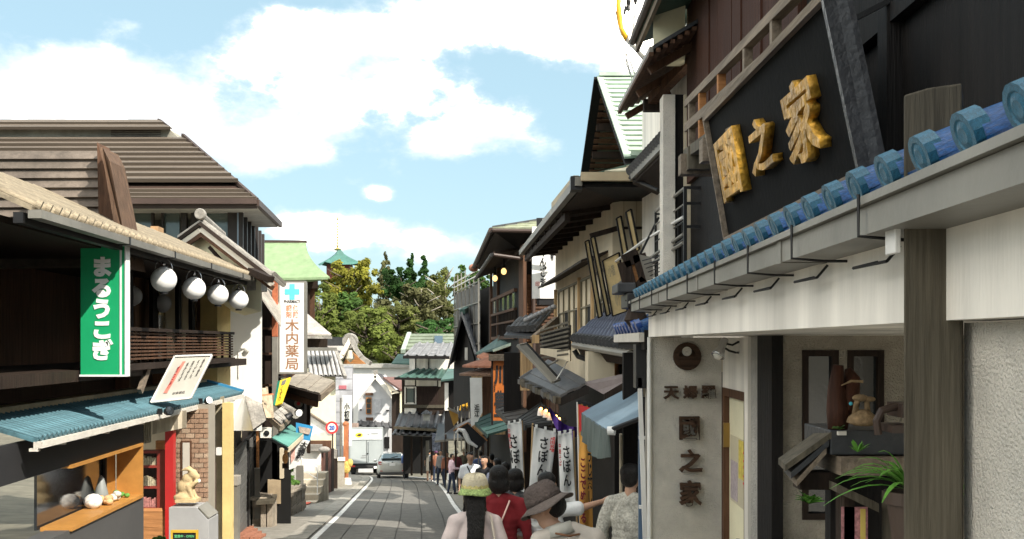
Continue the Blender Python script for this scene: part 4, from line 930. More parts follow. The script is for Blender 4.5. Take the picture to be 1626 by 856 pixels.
def dark_inn():
    t = thing('dark_timber_inn', 'dark brown timber inn with lattice windows and lit globe lamps under its eaves', 'building', (1.4, 27, gz(27)))
    A = (.17, 24.0); B_ = (-.60, 31.2); pl = Pl(A, B_, 'L'); Fp_ = facing(24.0); L = 7.24
    part('wall', MB().pbox(pl, 0, L, -.3, -.05, -2.5, 4.0), w_black, t); part('front_wall', MB().box(.171, 3.0, 24.0, 24.3, -2.5, 4.0), w_dark, t)
    for px in (826, 833, 790, 779):
        (u, _) = pl.hit(px, 480) ; part('post', MB().pbox(pl, max(u-.08,0), u+.08, -.05, .02, -.5, 4.0), w_brown, t)
    # lattice windows
    u0, u1 = pl.hit(818,480)[0], pl.hit(781,480)[0]
    o = part('lattice_frame', MB().pbox(pl, u0, u1, -.05, .03, 3.05, 3.13).pbox(pl, u0, u1, -.05, .03, 1.95, 2.03).pbox(pl, u0, u1, -.05, .035, 2.62, 2.68).pbox(pl, u0, u1, -.05, .03, 2.35, 2.40), w_brown, t)
    for i in range(18):
        u = u0+(u1-u0)*i/17; part('lattice_bar', MB().pbox(pl, u-.025, u+.025, -.04, .01, 2.03, 2.62), w_dark, o)
    for i in range(5):
        u = u0+(u1-u0)*(i+.2)/5; part('pane', MB().pbox(pl, u, u+(u1-u0)*.08, -.04, -.01, 2.68, 3.05), glass_gr, o)
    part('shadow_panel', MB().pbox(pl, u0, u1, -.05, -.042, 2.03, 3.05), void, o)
    # clapboards facing the camera
    x0, x1 = P(837,0,24).x, P(846,0,24).x
    cb = wood('clapboard_orange', (.22,.10,.045), ax=0)
    for i in range(20):
        z1 = P(0,436,24).z-i*.075
        part('clapboard', MB().hexa([(x0,23.94,z1-.072),(x1,23.94,z1-.072),(x1,23.99,z1-.072),(x0,23.99,z1-.072),(x0,23.975,z1),(x1,23.975,z1),(x1,23.99,z1),(x0,23.99,z1)]), cb, t)
    x2, x3 = P(849,0,24).x, P(890,0,24).x
    for i in range(26):
        z1 = P(0,400,24).z-i*.075
        part('clapboard', MB().hexa([(x2,23.94,z1-.072),(x3,23.94,z1-.072),(x3,23.99,z1-.072),(x2,23.99,z1-.072),(x2,23.975,z1),(x3,23.975,z1),(x3,23.99,z1),(x2,23.99,z1)]), w_brown, t)
    part('downpipe', MB().tube([(P(847,0,23.9).x,23.9,4.0),(P(847,0,23.9).x,23.9,1.2)], .05, 8), metal_br, t)
    # eaves: two tiers
    c = Vector((-.42, 22.9, 4.30)); far = Vector((-1.12, 32.0, 4.15)); fr = Vector((3.0, 22.9, 4.30)); tp = Vector((1.2, 25.5, 4.85)); tf = Vector((.6,31,4.85))
    part('roof_street', MB().slab([c, far, tf, tp], (0,0,.06)), tile_grey, t); courses(t, c, fr, tp, tp+Vector((1.8,0,0)), 6, mat('roof_mossy', (.30,.32,.22), .8, .3, 6, .3, 20), .03)
    part('soffit', MB().slab([c+Vector((.05,.05,-.02)), far+Vector((.05,0,-.02)), Vector((-.6,32,3.95)), Vector((.2,24,3.95))], (0,0,-.04)), w_dark, t); part('soffit', MB().slab([c+Vector((.05,.05,-.02)), fr, Vector((3,24,3.95)), Vector((.2,24,3.95))], (0,0,-.045)), w_black, t)
    part('eave_pipe', MB().tube([c+Vector((0,-.03,-.04)), fr+Vector((0,-.03,-.10))], .045, 8), metal_br, t); part('eave_pipe', MB().tube([c+Vector((-.03,0,-.03)), far+Vector((-.03,0,-.03))], .06, 8), metal_br, t)
    c2 = Vector((-.40, 23.1, 3.78)); f2 = Vector((-1.05, 31.2, 3.72)); part('lower_eave', MB().slab([c2, f2, Vector((-.5,31.2,3.92)), Vector((.18,23.9,3.95))], (0,0,.05)), w_dark, t)
    part('lower_pipe', MB().tube([c2+Vector((0,0,-.02)), Vector((.9,23.4,3.60))], .04, 8), metal_br, t); part('lower_pipe', MB().tube([c2+Vector((-.03,0,-.02)), f2+Vector((-.03,0,-.02))], .045, 8), metal_dk, t)
    part('crest_tile', MB().ball(Vector((-1.15,32.0,4.1)), (.15,.15,.12)), flat('copper_red', (.30,.13,.08)), t)
    glow = flat('globe_glow', (1.0,.62,.22), .5, emit=.7)
    for i, (px, py) in enumerate(((786,442),(800,431))):
        D = (27.5, 25.4)[i]; o = thing('globe_lamp', ['farther lit globe lamp under the timber inn eaves', 'nearer lit globe lamp under the timber inn eaves'][i], 'lamp', P(px,py,D), 'lit globe lamps')
        part('globe', MB().ball(P(px,py,D), (.065,.065,.08)), glow, o, smooth=True); part('cap', MB().lathe(P(px,py-6,D), [(.06,0),(.02,.06),(.02,.2)], seg=10), metal_dk, o)
    # white hanging sign
    s = thing('white_sign', 'tall white sign with black brush characters and red seal beside the timber inn', 'sign', P(863,475,20.5))
    S = facing(20.5)
    part('panel', PB(S, 845, 360, 882, 474, -.12, 0), paper, s); part('frame', PB(facing(20.55), 852, 346, 861, 360, -.1, 0), metal_dk, s); part('base_box', PB(S, 853, 475, 882, 484, -.2, -.02), ink, s)
    plet(['け','ん','ざ','ま'], S, 857, 392, 868, 456, .002, ink, s, depth=.004, bold=.035, wob=.05); plet(['名','物'], S, 874, 390, 879, 414, .002, ink, s, depth=.004, bold=.02)
    plet('印', S, 850, 447, 857, 455, .002, flat('seal_red', (.6,.25,.22)), s, depth=.003, bold=.03)
    part('hanger', MB().tube([P(842,398,20.3), P(884,404,20.3)], .03, 7), w_dark, s)
dark_inn()

def scaffold():
    t = thing('scaffolding', 'scaffolding wrapped in grey mesh sheets beside the timber inn', 'scaffold', (-1.5, 36, gz(36)))
    mesh_ = mat('scaffold_mesh', (.12,.12,.115), .9, .3, 12, .3, 60, dirt=.2)
    pl = Pl((-1.0, 33.0), (-2.15, 40.5), 'L'); L = 7.6
    nx, nz = 6, 4; z0, z1 = 1.2, 3.75
    for i in range(nx):
        for j in range(nz):
            part('mesh_sheet', MB().pbox(pl, L*i/nx+.04, L*(i+1)/nx-.04, -.02, 0, z0+(z1-z0)*j/nz+.03, z0+(z1-z0)*(j+1)/nz-.03), mesh_, t)
    part('inner_wall', MB().pbox(pl, .1, L, -.5, -.3, 1.0, 3.6), w_black, t)
    for i in range(nx+1):
        u = L*i/nx; part('upright', MB().beam(pl.w(u,.03,-2), pl.w(u,.03,z1+(.6 if i > 2 else .2)), .04), metal_gr, t)
    for z in (1.83,2.47,3.11,3.75,3.95,4.12): part('ledger', MB().beam(pl.w(0,.04,z), pl.w(L,.04,z), .035), metal_gr if z < 3.8 else metal_wh, t)
    for i in range(4): part('ledger', MB().beam(pl.w(.3,.04,4.0), pl.w(.3,-2.5,4.0+.03*i), .035), metal_wh, t)
scaffold()

def black_gable():
    t = thing('black_gable_house', 'steep black gabled house with slate roof and yellow roof blocks', 'house', (-1.2, 38, gz(38)))
    A = P(734,499,34.5); Rt = P(757,566,33.2); Lf = P(713,582,35.6); back = Vector((.72, 3.2, 0)); 
    B2 = P(753,488,38.5)
    v = B2-A
    ts = mat('tile_slate_blue', (.11,.12,.14), .5, .3, 6, .3, 30, dirt=.3)
    tile_roof(t, Rt, Rt+v, A, A+v, .42, ts, k=5, r=.09, caps=False); part('left_slope', MB().slab([Lf, Lf+v, A+v, A], (0,0,.08)), ts, t)
    part('ridge_cap', MB().beam(A+Vector((0,0,.08)), A+v+Vector((0,0,.08)), .16, .16), copper_dk, t)
    part('bargeboard', MB().beam(A+Vector((0,-.05,.0)), Rt+Vector((0,-.05,0)), .06, .22, up=(0,1,0)), tile_grey, t); part('bargeboard', MB().beam(A+Vector((0,-.05,.0)), Lf+Vector((0,-.05,0)), .06, .22, up=(0,1,0)), tile_grey, t)
    part('gable_wall', MB().slab([A+Vector((0,.6,-.2)), Rt+Vector((-.1,.6,-.1)), Rt+Vector((-.1,.6,-1.4)), Lf+Vector((.12,.6,-1.4)), Lf+Vector((.12,.6,-.1))], (.3,2.5,0)), w_black, t)
    W = facing(34.55)
    for a, b in ((738,745),(747,754)): part('plaster_panel', PB(W, a, 552, b, 572, -.3, 0), plaster, t)
    for k, l in ((.28,.35),(.62,.5)):
        c = A.lerp(Rt, k)+v*.45+Vector((.14,-.05,.20)); part('roof_block', MB().box(c.x-.22*l*2, c.x+.22*l*2, c.y-.1, c.y+.1, c.z-.08, c.z+.1), flat('block_yellow', (.55,.33,.04)), t)
    part('antenna', MB().tube([P(752,500,36), P(750,478,36)], .02, 5).tube([P(740,494,36), P(764,492,36)], .018, 5), copper, t)
    g = thing('green_pent_roof', 'sloping dark green sheet roof with pale edge right of the black gable', 'roof', P(790,550,27))
    q = [P(756,563,30), P(784,557,27), P(828,541,26), P(790,540,29)]
    part('sheet', MB().slab(q, (0,0,.05)), copper_dk, g); part('edge', MB().beam(q[1]+Vector((0,-.02,0)), q[2]+Vector((0,-.02,0)), .06, .07), copper, g)
    part('wall_under', MB().slab([P(762,566,30), P(800,556,27.2), P(800,600,27.2), P(762,600,30)], (0,.1,0)), w_black, g); part('pale_wall', PB(facing(28.5), 790, 532, 815, 548, -.3, 0), metal_gr, g)
black_gable()

def red_roof_house():
    t = thing('rust_roofed_house', 'small house with layered rounded rust-red roofs and a white banner wall', 'house', P(765,600,27))
    rr = mat('roof_rust', (.40,.17,.10), .75, .2, 8, .3, 30, dirt=.3); rb = mat('roof_rust_brown', (.22,.13,.085), .75, .2, 8, .3, 30, dirt=.3)
    def fan(cx, cy, D, w, h, d, m, nm, n=9):
        mb = MB(); 
        for i in range(n):
            k0 = i/n; k1 = (i+.96)/n
            def e(k, r): a = math.pi*(1.02-.55*k); return P(cx, cy, D)+Vector((math.cos(a)*w*r, -math.sin(a)*d*r, (1-r)*h))
            part(nm, MB().slab([e(k0,1), e(k1,1), e(k1,.25), e(k0,.25)], (0,0,.05)), m, t)
    fan(800, 583, 27, 1.05, .34, .9, rr, 'upper_roof_sheet'); fan(792, 596, 27, 1.0, .26, .9, rb, 'lower_roof_sheet')
    part('roof_top', MB().slab([P(757,568,28), P(800,580,26.8), P(806,556,28.5), P(776,558,29)], (0,0,.05)), rr, t)
    part('wall', PB(facing(27.6), 748, 590, 812, 690, -1.5, 0), w_tan, t); part('dark_wall', PB(facing(27.55), 766, 598, 785, 680, -.3, 0), w_brown, t)
    b = thing('white_wall_banner', 'white vertical banner half in sun with small black characters', 'banner', P(755,680,25.5))
    part('cloth', MB().slab([P(746,600,25.5), P(765,600,25.5), P(766,655,25.5), P(757,672,25.5), P(748,678,25.5)], (0,.04,0)), cloth_w, b); plet(['近','江'], facing(25.5), 753, 642, 761, 662, .03, ink, b, depth=.005, bold=.03)
    s = thing('orange_sign', 'tall orange sign with black characters and a pale wooden cap', 'sign', P(793,685,21.5))
    S = facing(21.5); og = flat('sign_orange', (.40,.11,.015), .6, var=.2)
    part('panel', PB(S, 783, 572, 803, 668, -.12, 0), og, s); part('frame', PB(S, 780, 570, 783, 675, -.14, .02), w_black, s); part('frame', PB(S, 803, 570, 806, 675, -.14, .02), w_black, s)
    part('cap', PB(S, 776, 563, 812, 573, -.3, .10), w_grey, s); 
    plet('川', S, 785, 580, 802, 612, .003, ink, s, depth=.01, bold=.05); plet('豊', S, 785, 620, 802, 662, .003, ink, s, depth=.01, bold=.022); plet(['う','な','ぎ'], S, 784.5, 606, 786.5, 622, .003, ink, s, depth=.01, bold=.03)
    o = thing('gold_letter_sign', 'black vertical sign with gold characters on the far dark building', 'sign', P(736,655,40))
    O = facing(40); part('panel', PB(O, 726, 603, 747, 664, -.2, 0), ink, o); gy = flat('gold_paint', (.62,.34,.03), .5)
    plet(['近','江','屋'], O, 729, 612, 744, 652, .003, gy, o, depth=.02, bold=.04); plet('名物', O, 729, 604, 744, 610, .003, gy, o, depth=.02, bold=.03)
    y = thing('yellow_lattice_panel', 'tilted yellow panel with pale frame on the far shop roof', 'panel', P(722,672,38)); part('panel', MB().slab([P(712,650,38), P(727,656,38), P(728,668,38), P(720,676,38)], (0,.05,0)), flat('panel_ochre', (.35,.19,.03)), y); part('frame', MB().beam(P(711,648,37.9), P(728,656,37.9), .08), metal_gr, y)
red_roof_house()

def far_house():
    t = thing('far_two_storey_house', 'dark two-storey timber and plaster house at the bend with tiled roofs', 'house', (-4.5, 60, gz(60)))
    D = 57.0; W = facing(D); Rr = lambda m, *b, n0=-3, n1=0: part(m[0], PB(W, *b, n0, n1), m[1], t)
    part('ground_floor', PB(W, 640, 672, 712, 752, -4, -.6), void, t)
    part('first_wall', PB(W, 638, 600, 712, 672, -4, 0), w_dark, t); part('attic_wall', PB(W, 659, 566, 715, 592, -4, -.9), plaster, t)
    for a, b, c, d in ((643,602,659,612),(661,602,694,613),(642,648,661,659),(696,658,702,670),(696,603,700,614)): part('plaster_panel', PB(W, a, b, c, d, -.1, .03), plaster, t)
    for px in (659, 680): part('timber', PB(W, px, 566, px+1.6, 590, -.95, -.86), w_black, t)
    wo = part('window', PB(W, 642, 614, 661, 642, -.1, .04), plaster, t); part('pane', PB(W, 646, 617, 657, 639, -.1, .06), glass_gr, wo); part('mullion', PB(W, 644.5, 615.5, 646, 640.5, -.1, .08), w_black, wo); part('mullion', PB(W, 657, 615.5, 658.5, 640.5, -.1, .08), w_black, wo)
    # planks of the big dark panel
    for i in range(14): part('plank', PB(W, 662+i*2.4, 614, 664+i*2.4, 645, -.02, .04), wood('wood_deep', (.035,.02,.016)), t)
    part('beam', PB(W, 640, 643, 712, 648, -.1, .08), w_greyv, t)
    tl = mat('tile_mid_grey', (.20,.20,.205), .7, .3, 10, .3, 30, dirt=.4)  # lighter grey than the lower roof tiles of this house
    def rf(nm, q, m, n, p=.45): 
        tile_roof(t, q[0], q[1], q[3], q[2], p, m, k=1, r=.09, caps=False, base=nm)
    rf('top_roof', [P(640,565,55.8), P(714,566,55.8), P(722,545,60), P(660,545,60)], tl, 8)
    rf('middle_roof', [P(626,600,55.3), P(714,602,55.3), P(716,586,58), P(660,586,58)], copper_dk, 8)
    part('gutter', MB().beam(P(626,601,55.2), P(714,603,55.2), .1, .12), w_black, t); part('gutter', MB().beam(P(640,567,55.7), P(714,568,55.7), .12, .16), w_black, t)
    rf('lower_roof', [P(626,678,54.0), P(706,682,52.5), P(712,660,57), P(634,656,57)], tile_dark, 8); part('gutter', MB().beam(P(626,679,53.9), P(706,684,52.4), .14, .12), w_greyv, t)
    rf('shop_eave', [P(622,690,53.5), P(716,694,51.5), P(716,678,54), P(630,676,56)], tile_dark, 8)
    for px in (652,668,684,700): part('post', PB(facing(54), px, 690, px+3, 755, -.15, 0), w_dark, t)
    part('lit_door', PB(facing(55), 676, 700, 681, 748, -.1, 0), metal_gr, t)
    # side wing in timber closing the row toward the red roof
    s = thing('far_side_wing', 'dark green-roofed wing of the far house behind the gold sign', 'house', (-3.4, 47, gz(47)))
    part('wall', PB(facing(46), 706, 600, 760, 700, -6, 0), w_black, s); part('roof', MB().slab([P(700,606,45), P(730,603,44), P(748,590,46), P(712,588,49)], (0,0,.08)), copper_dk, s); part('plaster_strip', PB(facing(45.9), 706, 608, 712, 652, -.1, 0), plaster, s)
    part('awning', MB().slab([P(690,700,46), P(738,694,42), P(742,676,44), P(696,672,50)], (0,0,-.08)), tile_dark, s); 
    for px in (706, 722): part('post', PB(facing(44.5), px, 690, px+3, 762, -.12, 0), w_dark, s)
    lam = thing('roof_lantern', 'grey box lantern standing on the lower roof of the far house', 'lantern', P(677,668,53)); part('body', PB(facing(53), 672, 658, 683, 668, -.3, 0), flat('lantern_grey', (.3,.31,.3)), lam); part('cap', MB().lathe(P(677,657,53.1), [(.28,0),(.05,.18),(.0,.2)], seg=8), tile_dark, lam)
    g = thing('pattern_noren', 'dark blue and white patterned curtain hanging by the far shop', 'curtain', P(692,710,52)); part('cloth', PB(facing(52), 686, 688, 699, 716, -.04, 0), mat('noren_pattern', (.16,.18,.24), .9, .95, 9, 0, 10), g)
far_house()
# ------------------------------------------------------------------ left side
LF = Pl(*line(-4.4, -.046), 'R')
def left_shop():
    t = thing('souvenir_shop', 'nearest shop on the left with balcony, turquoise awning and sandy tiled roof', 'shop', (-5.6, 15, gz(15)))
    U = lambda px, n=0: LF.hit(px, HY, n)[0]
    uE = U(366)
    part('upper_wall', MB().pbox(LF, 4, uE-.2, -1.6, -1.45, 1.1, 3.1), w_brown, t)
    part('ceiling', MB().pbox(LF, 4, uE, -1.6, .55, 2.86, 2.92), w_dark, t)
    part('balcony_floor', MB().pbox(LF, 4, uE, -1.45, .30, 1.44, 1.56), w_dark, t)
    # inner partition walls and posts seen behind the lanterns
    sliding = wood('sliding_wood', (.16,.09,.05))
    for (a, b, m, n) in ((205,212,w_black,-.05),(214,243,sliding,-.6),(243,252,w_black,-.4),(252,262,glass_dk,-.5),(264,278,cream,-.55),(284,288,w_black,-.1),(290,305,cream,-.5),(305,310,w_black,-.1),(311,318,cream,-.5),(318,330,w_brown,-.3),(330,345,w_black,-.3)):
        part('screen' if m in (cream, sliding) else 'post', MB().pbox(LF, U(a,n), U(b,n), n-.06, n, 1.56, 2.86), m, t)
    part('end_wall', MB().pbox(LF, U(345), uE, -.35, .0, -1.75, 2.86), mat('plaster_yellow', (.62,.47,.20), .85, .1, 4, .2, 30, dirt=.15), t)
    pl = LF; 
    # balcony slats
    u0, u1 = LF.hit(150, HY, .35)[0], LF.hit(368, HY, .35)[0]
    bal = part('balcony', MB().pbox(LF, u0, u1, .30, .40, 2.00, 2.045).pbox(LF, u0, u1+.05, .22, .40, 1.52, 1.60), w_dark, t)
    for i in range(8):
        z = 1.645+i*.045; part('slat', MB().pbox(LF, u0, u1+.04, .335, .365, z, z+.024), w_brown, bal)
    n = 12
    for i in range(n+1):
        u = u0+(u1-u0)*i/n; part('baluster', MB().pbox(LF, u-.02, u+.02, .30, .334, 1.60, 2.0), w_dark, bal)
    part('end_rail', MB().beam(LF.w(u1,.35,2.02), LF.w(u1,-.3,2.02), .03, .04), w_dark, bal)
    for i in range(8): part('slat', MB().beam(LF.w(u1,.35,1.655+i*.045), LF.w(u1,-.3,1.655+i*.045), .02, .024), w_brown, bal)
    # main roof of sandy barrel tiles
    e0 = LF.hit(60, HY, .9)[0]; e1 = LF.hit(420, HY, .9)[0]
    tile_roof(t, LF.w(e0,.86,2.98), LF.w(e1,.86,2.97), LF.w(e0-.5,-.75,3.72), LF.w(e1-.4,-.75,3.70), .21, tile_cream, k=5, r=.05, mcap=tile_cream, capr=.055)
    part('gutter', MB().pbox(LF, e0, e1, .82, .93, 2.88, 2.95), metal_gr, t); part('fascia', MB().pbox(LF, e0, e1-.1, .70, .78, 2.84, 2.93), metal_dk, t)
    part('ridge_board', MB().beam(LF.w(U(240,-.75),-.70,3.74), LF.w(e1-.6,-.75,3.76), .12, .09), mat('board_ochre', (.34,.21,.11), .8, .2, 6, .2, 30), t)
    for px in (185, 260, 320, 372):
        u = U(px,.8); part('gutter_hanger', MB().pbox(LF, u, u+.03, .82, .94, 2.87, 2.955), metal_dk, t)
    # steep gable rising at the far left
    a = P(171,255,12.6); b = P(204,428,12.2)
    gg = part('gable_board', MB().slab([P(157,234,12.6), P(163,234,12.6), P(174,256,12.5), P(208,428,12.4), P(193,424,12.4), P(165,262,12.5)], (0,.5,0)), w_orange and wood('gable_brown', (.11,.065,.04)), t)
    part('gable_soffit', MB().slab([P(154,226,12.9), P(168,262,12.9), P(194,424,12.8), P(158,424,12.8)], (0,.4,0)), w_brown, t)
    courses(t, P(-80,428,12.75), P(197,424,12.75), P(-80,240,13.2), P(162,240,13.2), 12, mat('gable_tile', (.13,.105,.085), .8, .25, 10, .3, 30, dirt=.3), .05, 'gable_course')
    # turquoise awning
    a0 = LF.hit(60, HY, .5)[0]; a1 = LF.hit(384, HY, .5)[0]
    tile_roof(t, LF.w(a0,.50,.97), LF.w(a1,.50,.97), LF.w(a0,-.10,1.15), LF.w(a1,-.10,1.15), .115, tile_turq, k=1, r=.026, capr=.03, mcap=tile_turq, name='awning_tile', base='awning_base')
    part('awning_gutter', MB().pbox(LF, a0, a1, .46, .54, .885, .945), stucco, t)
    part('end_cap', MB().beam(LF.w(a1,-.1,1.18), LF.w(a1+.02,.52,1.0), .12, .06), flat('end_blue', (.05,.24,.42), .35), t)
    for i in range(14): u = a0+(a1-a0)*i/14; part('gutter_clip', MB().pbox(LF, u, u+.06, .42, .5, .855, .884), stucco, t)
    part('awning_sill', MB().pbox(LF, a0, a1, -.30, -.1, 1.10, 1.22), mat('board_sand', (.36,.30,.20), .8), t)  # sandy tan sill board
    # dark recess above awning
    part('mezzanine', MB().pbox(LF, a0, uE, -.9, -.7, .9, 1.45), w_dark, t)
    for px in (205, 262, 300, 326): part('mezzanine_post', MB().pbox(LF, U(px,-.5), U(px,-.5)+.08, -.7, -.5, .95, 1.45), w_brown, t)
    part('strut', MB().beam(P(222,622,13.6), P(236,581,13.9), .05, .09), w_grey, t)
    # black display front with orange framed window
    B_ = Pl(*line(-4.1,-.046), 'R'); ub = B_.hit(228, HY)[0]; w0, w1 = B_.hit(110, HY)[0], B_.hit(224, HY)[0]
    zt, zb = .575, -.10
    fr = flat('front_black', (.022,.022,.024), .6); gy = flat('front_grey', (.075,.075,.075), .6)
    part('front_panel', MB().pbox(B_, 4, ub, -.06, 0, zt, .93), fr, t); part('front_base', MB().pbox(B_, 4, ub, -.25, 0, -1.5, zb), gy, t)
    part('front_jamb', MB().pbox(B_, w1+.0, ub, -.25, -.001, zb, zt), fr, t)
    orf = flat('frame_orange_wood', (.44,.21,.05), .5, var=.15); wo = part('display_window', MB().pbox(B_, w0, w1, -.30, .03, zt-.03, zt+.005).pbox(B_, w0, w1, -.30, .03, zb-.01, zb+.03).pbox(B_, w1-.03, w1, -.30, .028, zb+.03, zt-.03), orf, t)
    part('back_panel', MB().pbox(B_, w0, w1-.35, -.36, -.33, zb, zt), glass_dk, wo); part('return_panel', MB().pbox(B_, w1-.42, w1-.031, -.34, -.31, zb+.03, zt-.03), orf, wo)
    part('dark_strip', MB().pbox(B_, w1-.47, w1-.42, -.32, -.29, zb+.03, zt-.03), ink, wo)
    # goods in the window
    for i, (du, c, r, nm, lb) in enumerate(((.62,(.70,.66,.58),.075,'display_shell','pale shell-like ornament nearest the pane corner in the orange window'),(.92,(.55,.35,.18),.085,'display_cake','brown ornament in the middle of the orange window display'),(1.2,(.72,.70,.66),.09,'display_bowl','white bowl at the left end of the orange window display'),(.35,(.10,.25,.04),.06,'display_plant','bright green plant at the right end of the orange window display'))):
        mb = MB(); o = B_.w(w1-du, -.14, zb+.03)
        for k in range(7 if i != 2 else 1): mb.ball(o+Vector((random.uniform(-.07,.07), random.uniform(-.05,.05), r*.5+random.uniform(0,.05))), (r*.6, r*.6, r*.45) if i != 2 else (r*1.2,r*1.2,r), 9, 6)
        single(nm, lb, 'ornament', mb, flat('goods%d' % i, c, .7, var=.4, scale=20), smooth=True)
    single('display_cone', 'grey conical ornament standing at the back of the orange window display', 'ornament', MB().lathe(B_.w(w1-.75,-.25,zb+.03), [(.09,0),(.08,.12),(.03,.30),(.0,.33)], seg=12), flat('cone_grey', (.25,.27,.26), .5), smooth=True)
    # interior with shelf, red post, curtains, bricks
    D = 15.6; W = facing(D)
    part('inner_wall', PB(facing(16.4), 222, 640, 300, 1000, -.1, 0), cream, t); part('inner_panel', PB(facing(16.2), 247, 700, 270, 1000, -.1, 0), w_orange, t)
    part('counter', PB(facing(14.9), 226, 812, 258, 1000, -.3, 0), w_orange, t)
    sh = part('goods_shelf', PB(facing(15.4), 226, 716, 252, 810, -.25, -.2).add([], []), w_dark, t)
    rs = flat('shelf_red', (.22,.03,.02), .5); part('shelf_side', PB(facing(15.3), 249, 716, 255, 812, -.2, 0), rs, sh)
    for y in (716, 739, 772, 806): part('shelf_board', PB(facing(15.3), 224, y, 249, y+4, -.2, 0), rs, sh)
    gm = flat('packets', (.42,.38,.26), .6, var=.5, scale=30); gr2 = flat('packets_red', (.45,.20,.18), .6, var=.6, scale=30)
    for row, y in enumerate((739, 772, 806)):
        for i in range(6):
            x = 226+i*3.8; part('packet', PB(facing(15.33), x, y-random.uniform(9,16), x+3.2, y, -.1, 0), gm if row < 2 else gr2, sh)
    part('red_post', PB(facing(15.2), 262, 672, 275, 1000, -.12, 0), flat('post_red', (.42,.02,.02), .45), t); part('orange_panel', PB(facing(15.5), 250, 700, 263, 960, -.05, 0), w_orange, t)
    # brick pier
    x0, x1 = P(275,0,D).x, P(331,0,D).x; bw = (x1-x0)/4; bh = .072; z1 = .95; z0 = -1.62
    part('brick_core', MB().box(x0, x1, D+.01, D+.35, z0, z1), flat('mortar', (.30,.27,.22), .9), t)
    bm_ = mat('brick', (.37,.24,.16), .9, .22, 30, .5, 80, dirt=.2); bb = mat('brick_pale', (.46,.34,.24), .9, .2, 30, .5, 80, dirt=.2)
    rows = int((z1-z0)/bh)
    for r_ in range(rows):
        off = (r_ % 2)*bw/2; k = -1
        while True:
            k += 1; a = x0-off+k*bw; b = a+bw
            if a >= x1-.01: break
            a = max(a, x0); b = min(b, x1)
            if b-a < .03: continue
            c = Vector(((a+b)/2, D-.012+random.uniform(0,.006), z0+(r_+.5)*bh)); inst('brick', piece_mesh('brick', random.choice((bm_, bm_, bb))), t, basis(c, Vector((b-a-.010,0,0)), Vector((0,.05,0)), Vector((0,0,bh-.010))))
    mr_ = part('tall_mirror', PB(facing(D-.05), 287, 700, 304, 770, -.02, 0), w_brown, t); part('pane', PB(facing(D-.06), 290, 703, 301, 767, -.008, 0), flat('mirror_pale', (.55,.53,.46), .25), mr_)
    part('side_wall', PB(facing(17.2), 328, 630, 356, 1000, -.3, 0), mat('wall_olive', (.27,.24,.17), .85), t)
    part('yellow_post', PB(facing(17.0), 353, 640, 366, 1000, -.2, 0), MATS['plaster_yellow'], t)
    part('notice', PB(facing(17.1), 331, 672, 337, 710, -.03, 0), MATS['notice'] if 'notice' in MATS else flat('notice', (.35,.18,.18), var=.4, scale=20), t)
    pm = MB(); pm.tube([P(341,856+60,16.9), P(341,735,16.9), P(337,728,16.9), P(340,716,16.9)], .025, 8); part('pipe', pm, metal_br, t); part('meter', PB(facing(16.9), 343, 711, 350, 723, -.08, 0), metal_wh, t); 
    part('vent_rings', MB().lathe(P(336,720,16.8), [(.04,0),(.07,.02),(.04,.05)], axis=(0,-1,0), seg=10).lathe(P(336,708,16.8), [(.03,0),(.06,.02),(.03,.05)], axis=(0,-1,0), seg=10), metal_br, t)
    # curtain
    for i, (a, b, y0, y1) in enumerate(((227,240,668,705),(242,296,660,690))):
        mb = MB(); n = 8
        for k in range(n):
            xa = a+(b-a)*k/n; xb = a+(b-a)*(k+1)/n; s = -.16*(xa-a); s2 = -.16*(xb-a)
            mb.slab([P(xa,y0+s,14.6+.03*(k%2)), P(xb,y0+s2,14.6+.03*((k+1)%2)), P(xb,y1+s2*1.3,14.6+.03*((k+1)%2)), P(xa,y1+s*1.3,14.6+.03*(k%2))], (0,.008,0))
        single('shop_curtain', ['narrow beige shop curtain beside the black display front', 'wide beige shop curtain hanging before the brick pier'][i], 'curtain', mb, mat('cloth_beige', (.50,.44,.34), .9, .1, 8, .2, 20), 'beige shop curtains')
left_shop()

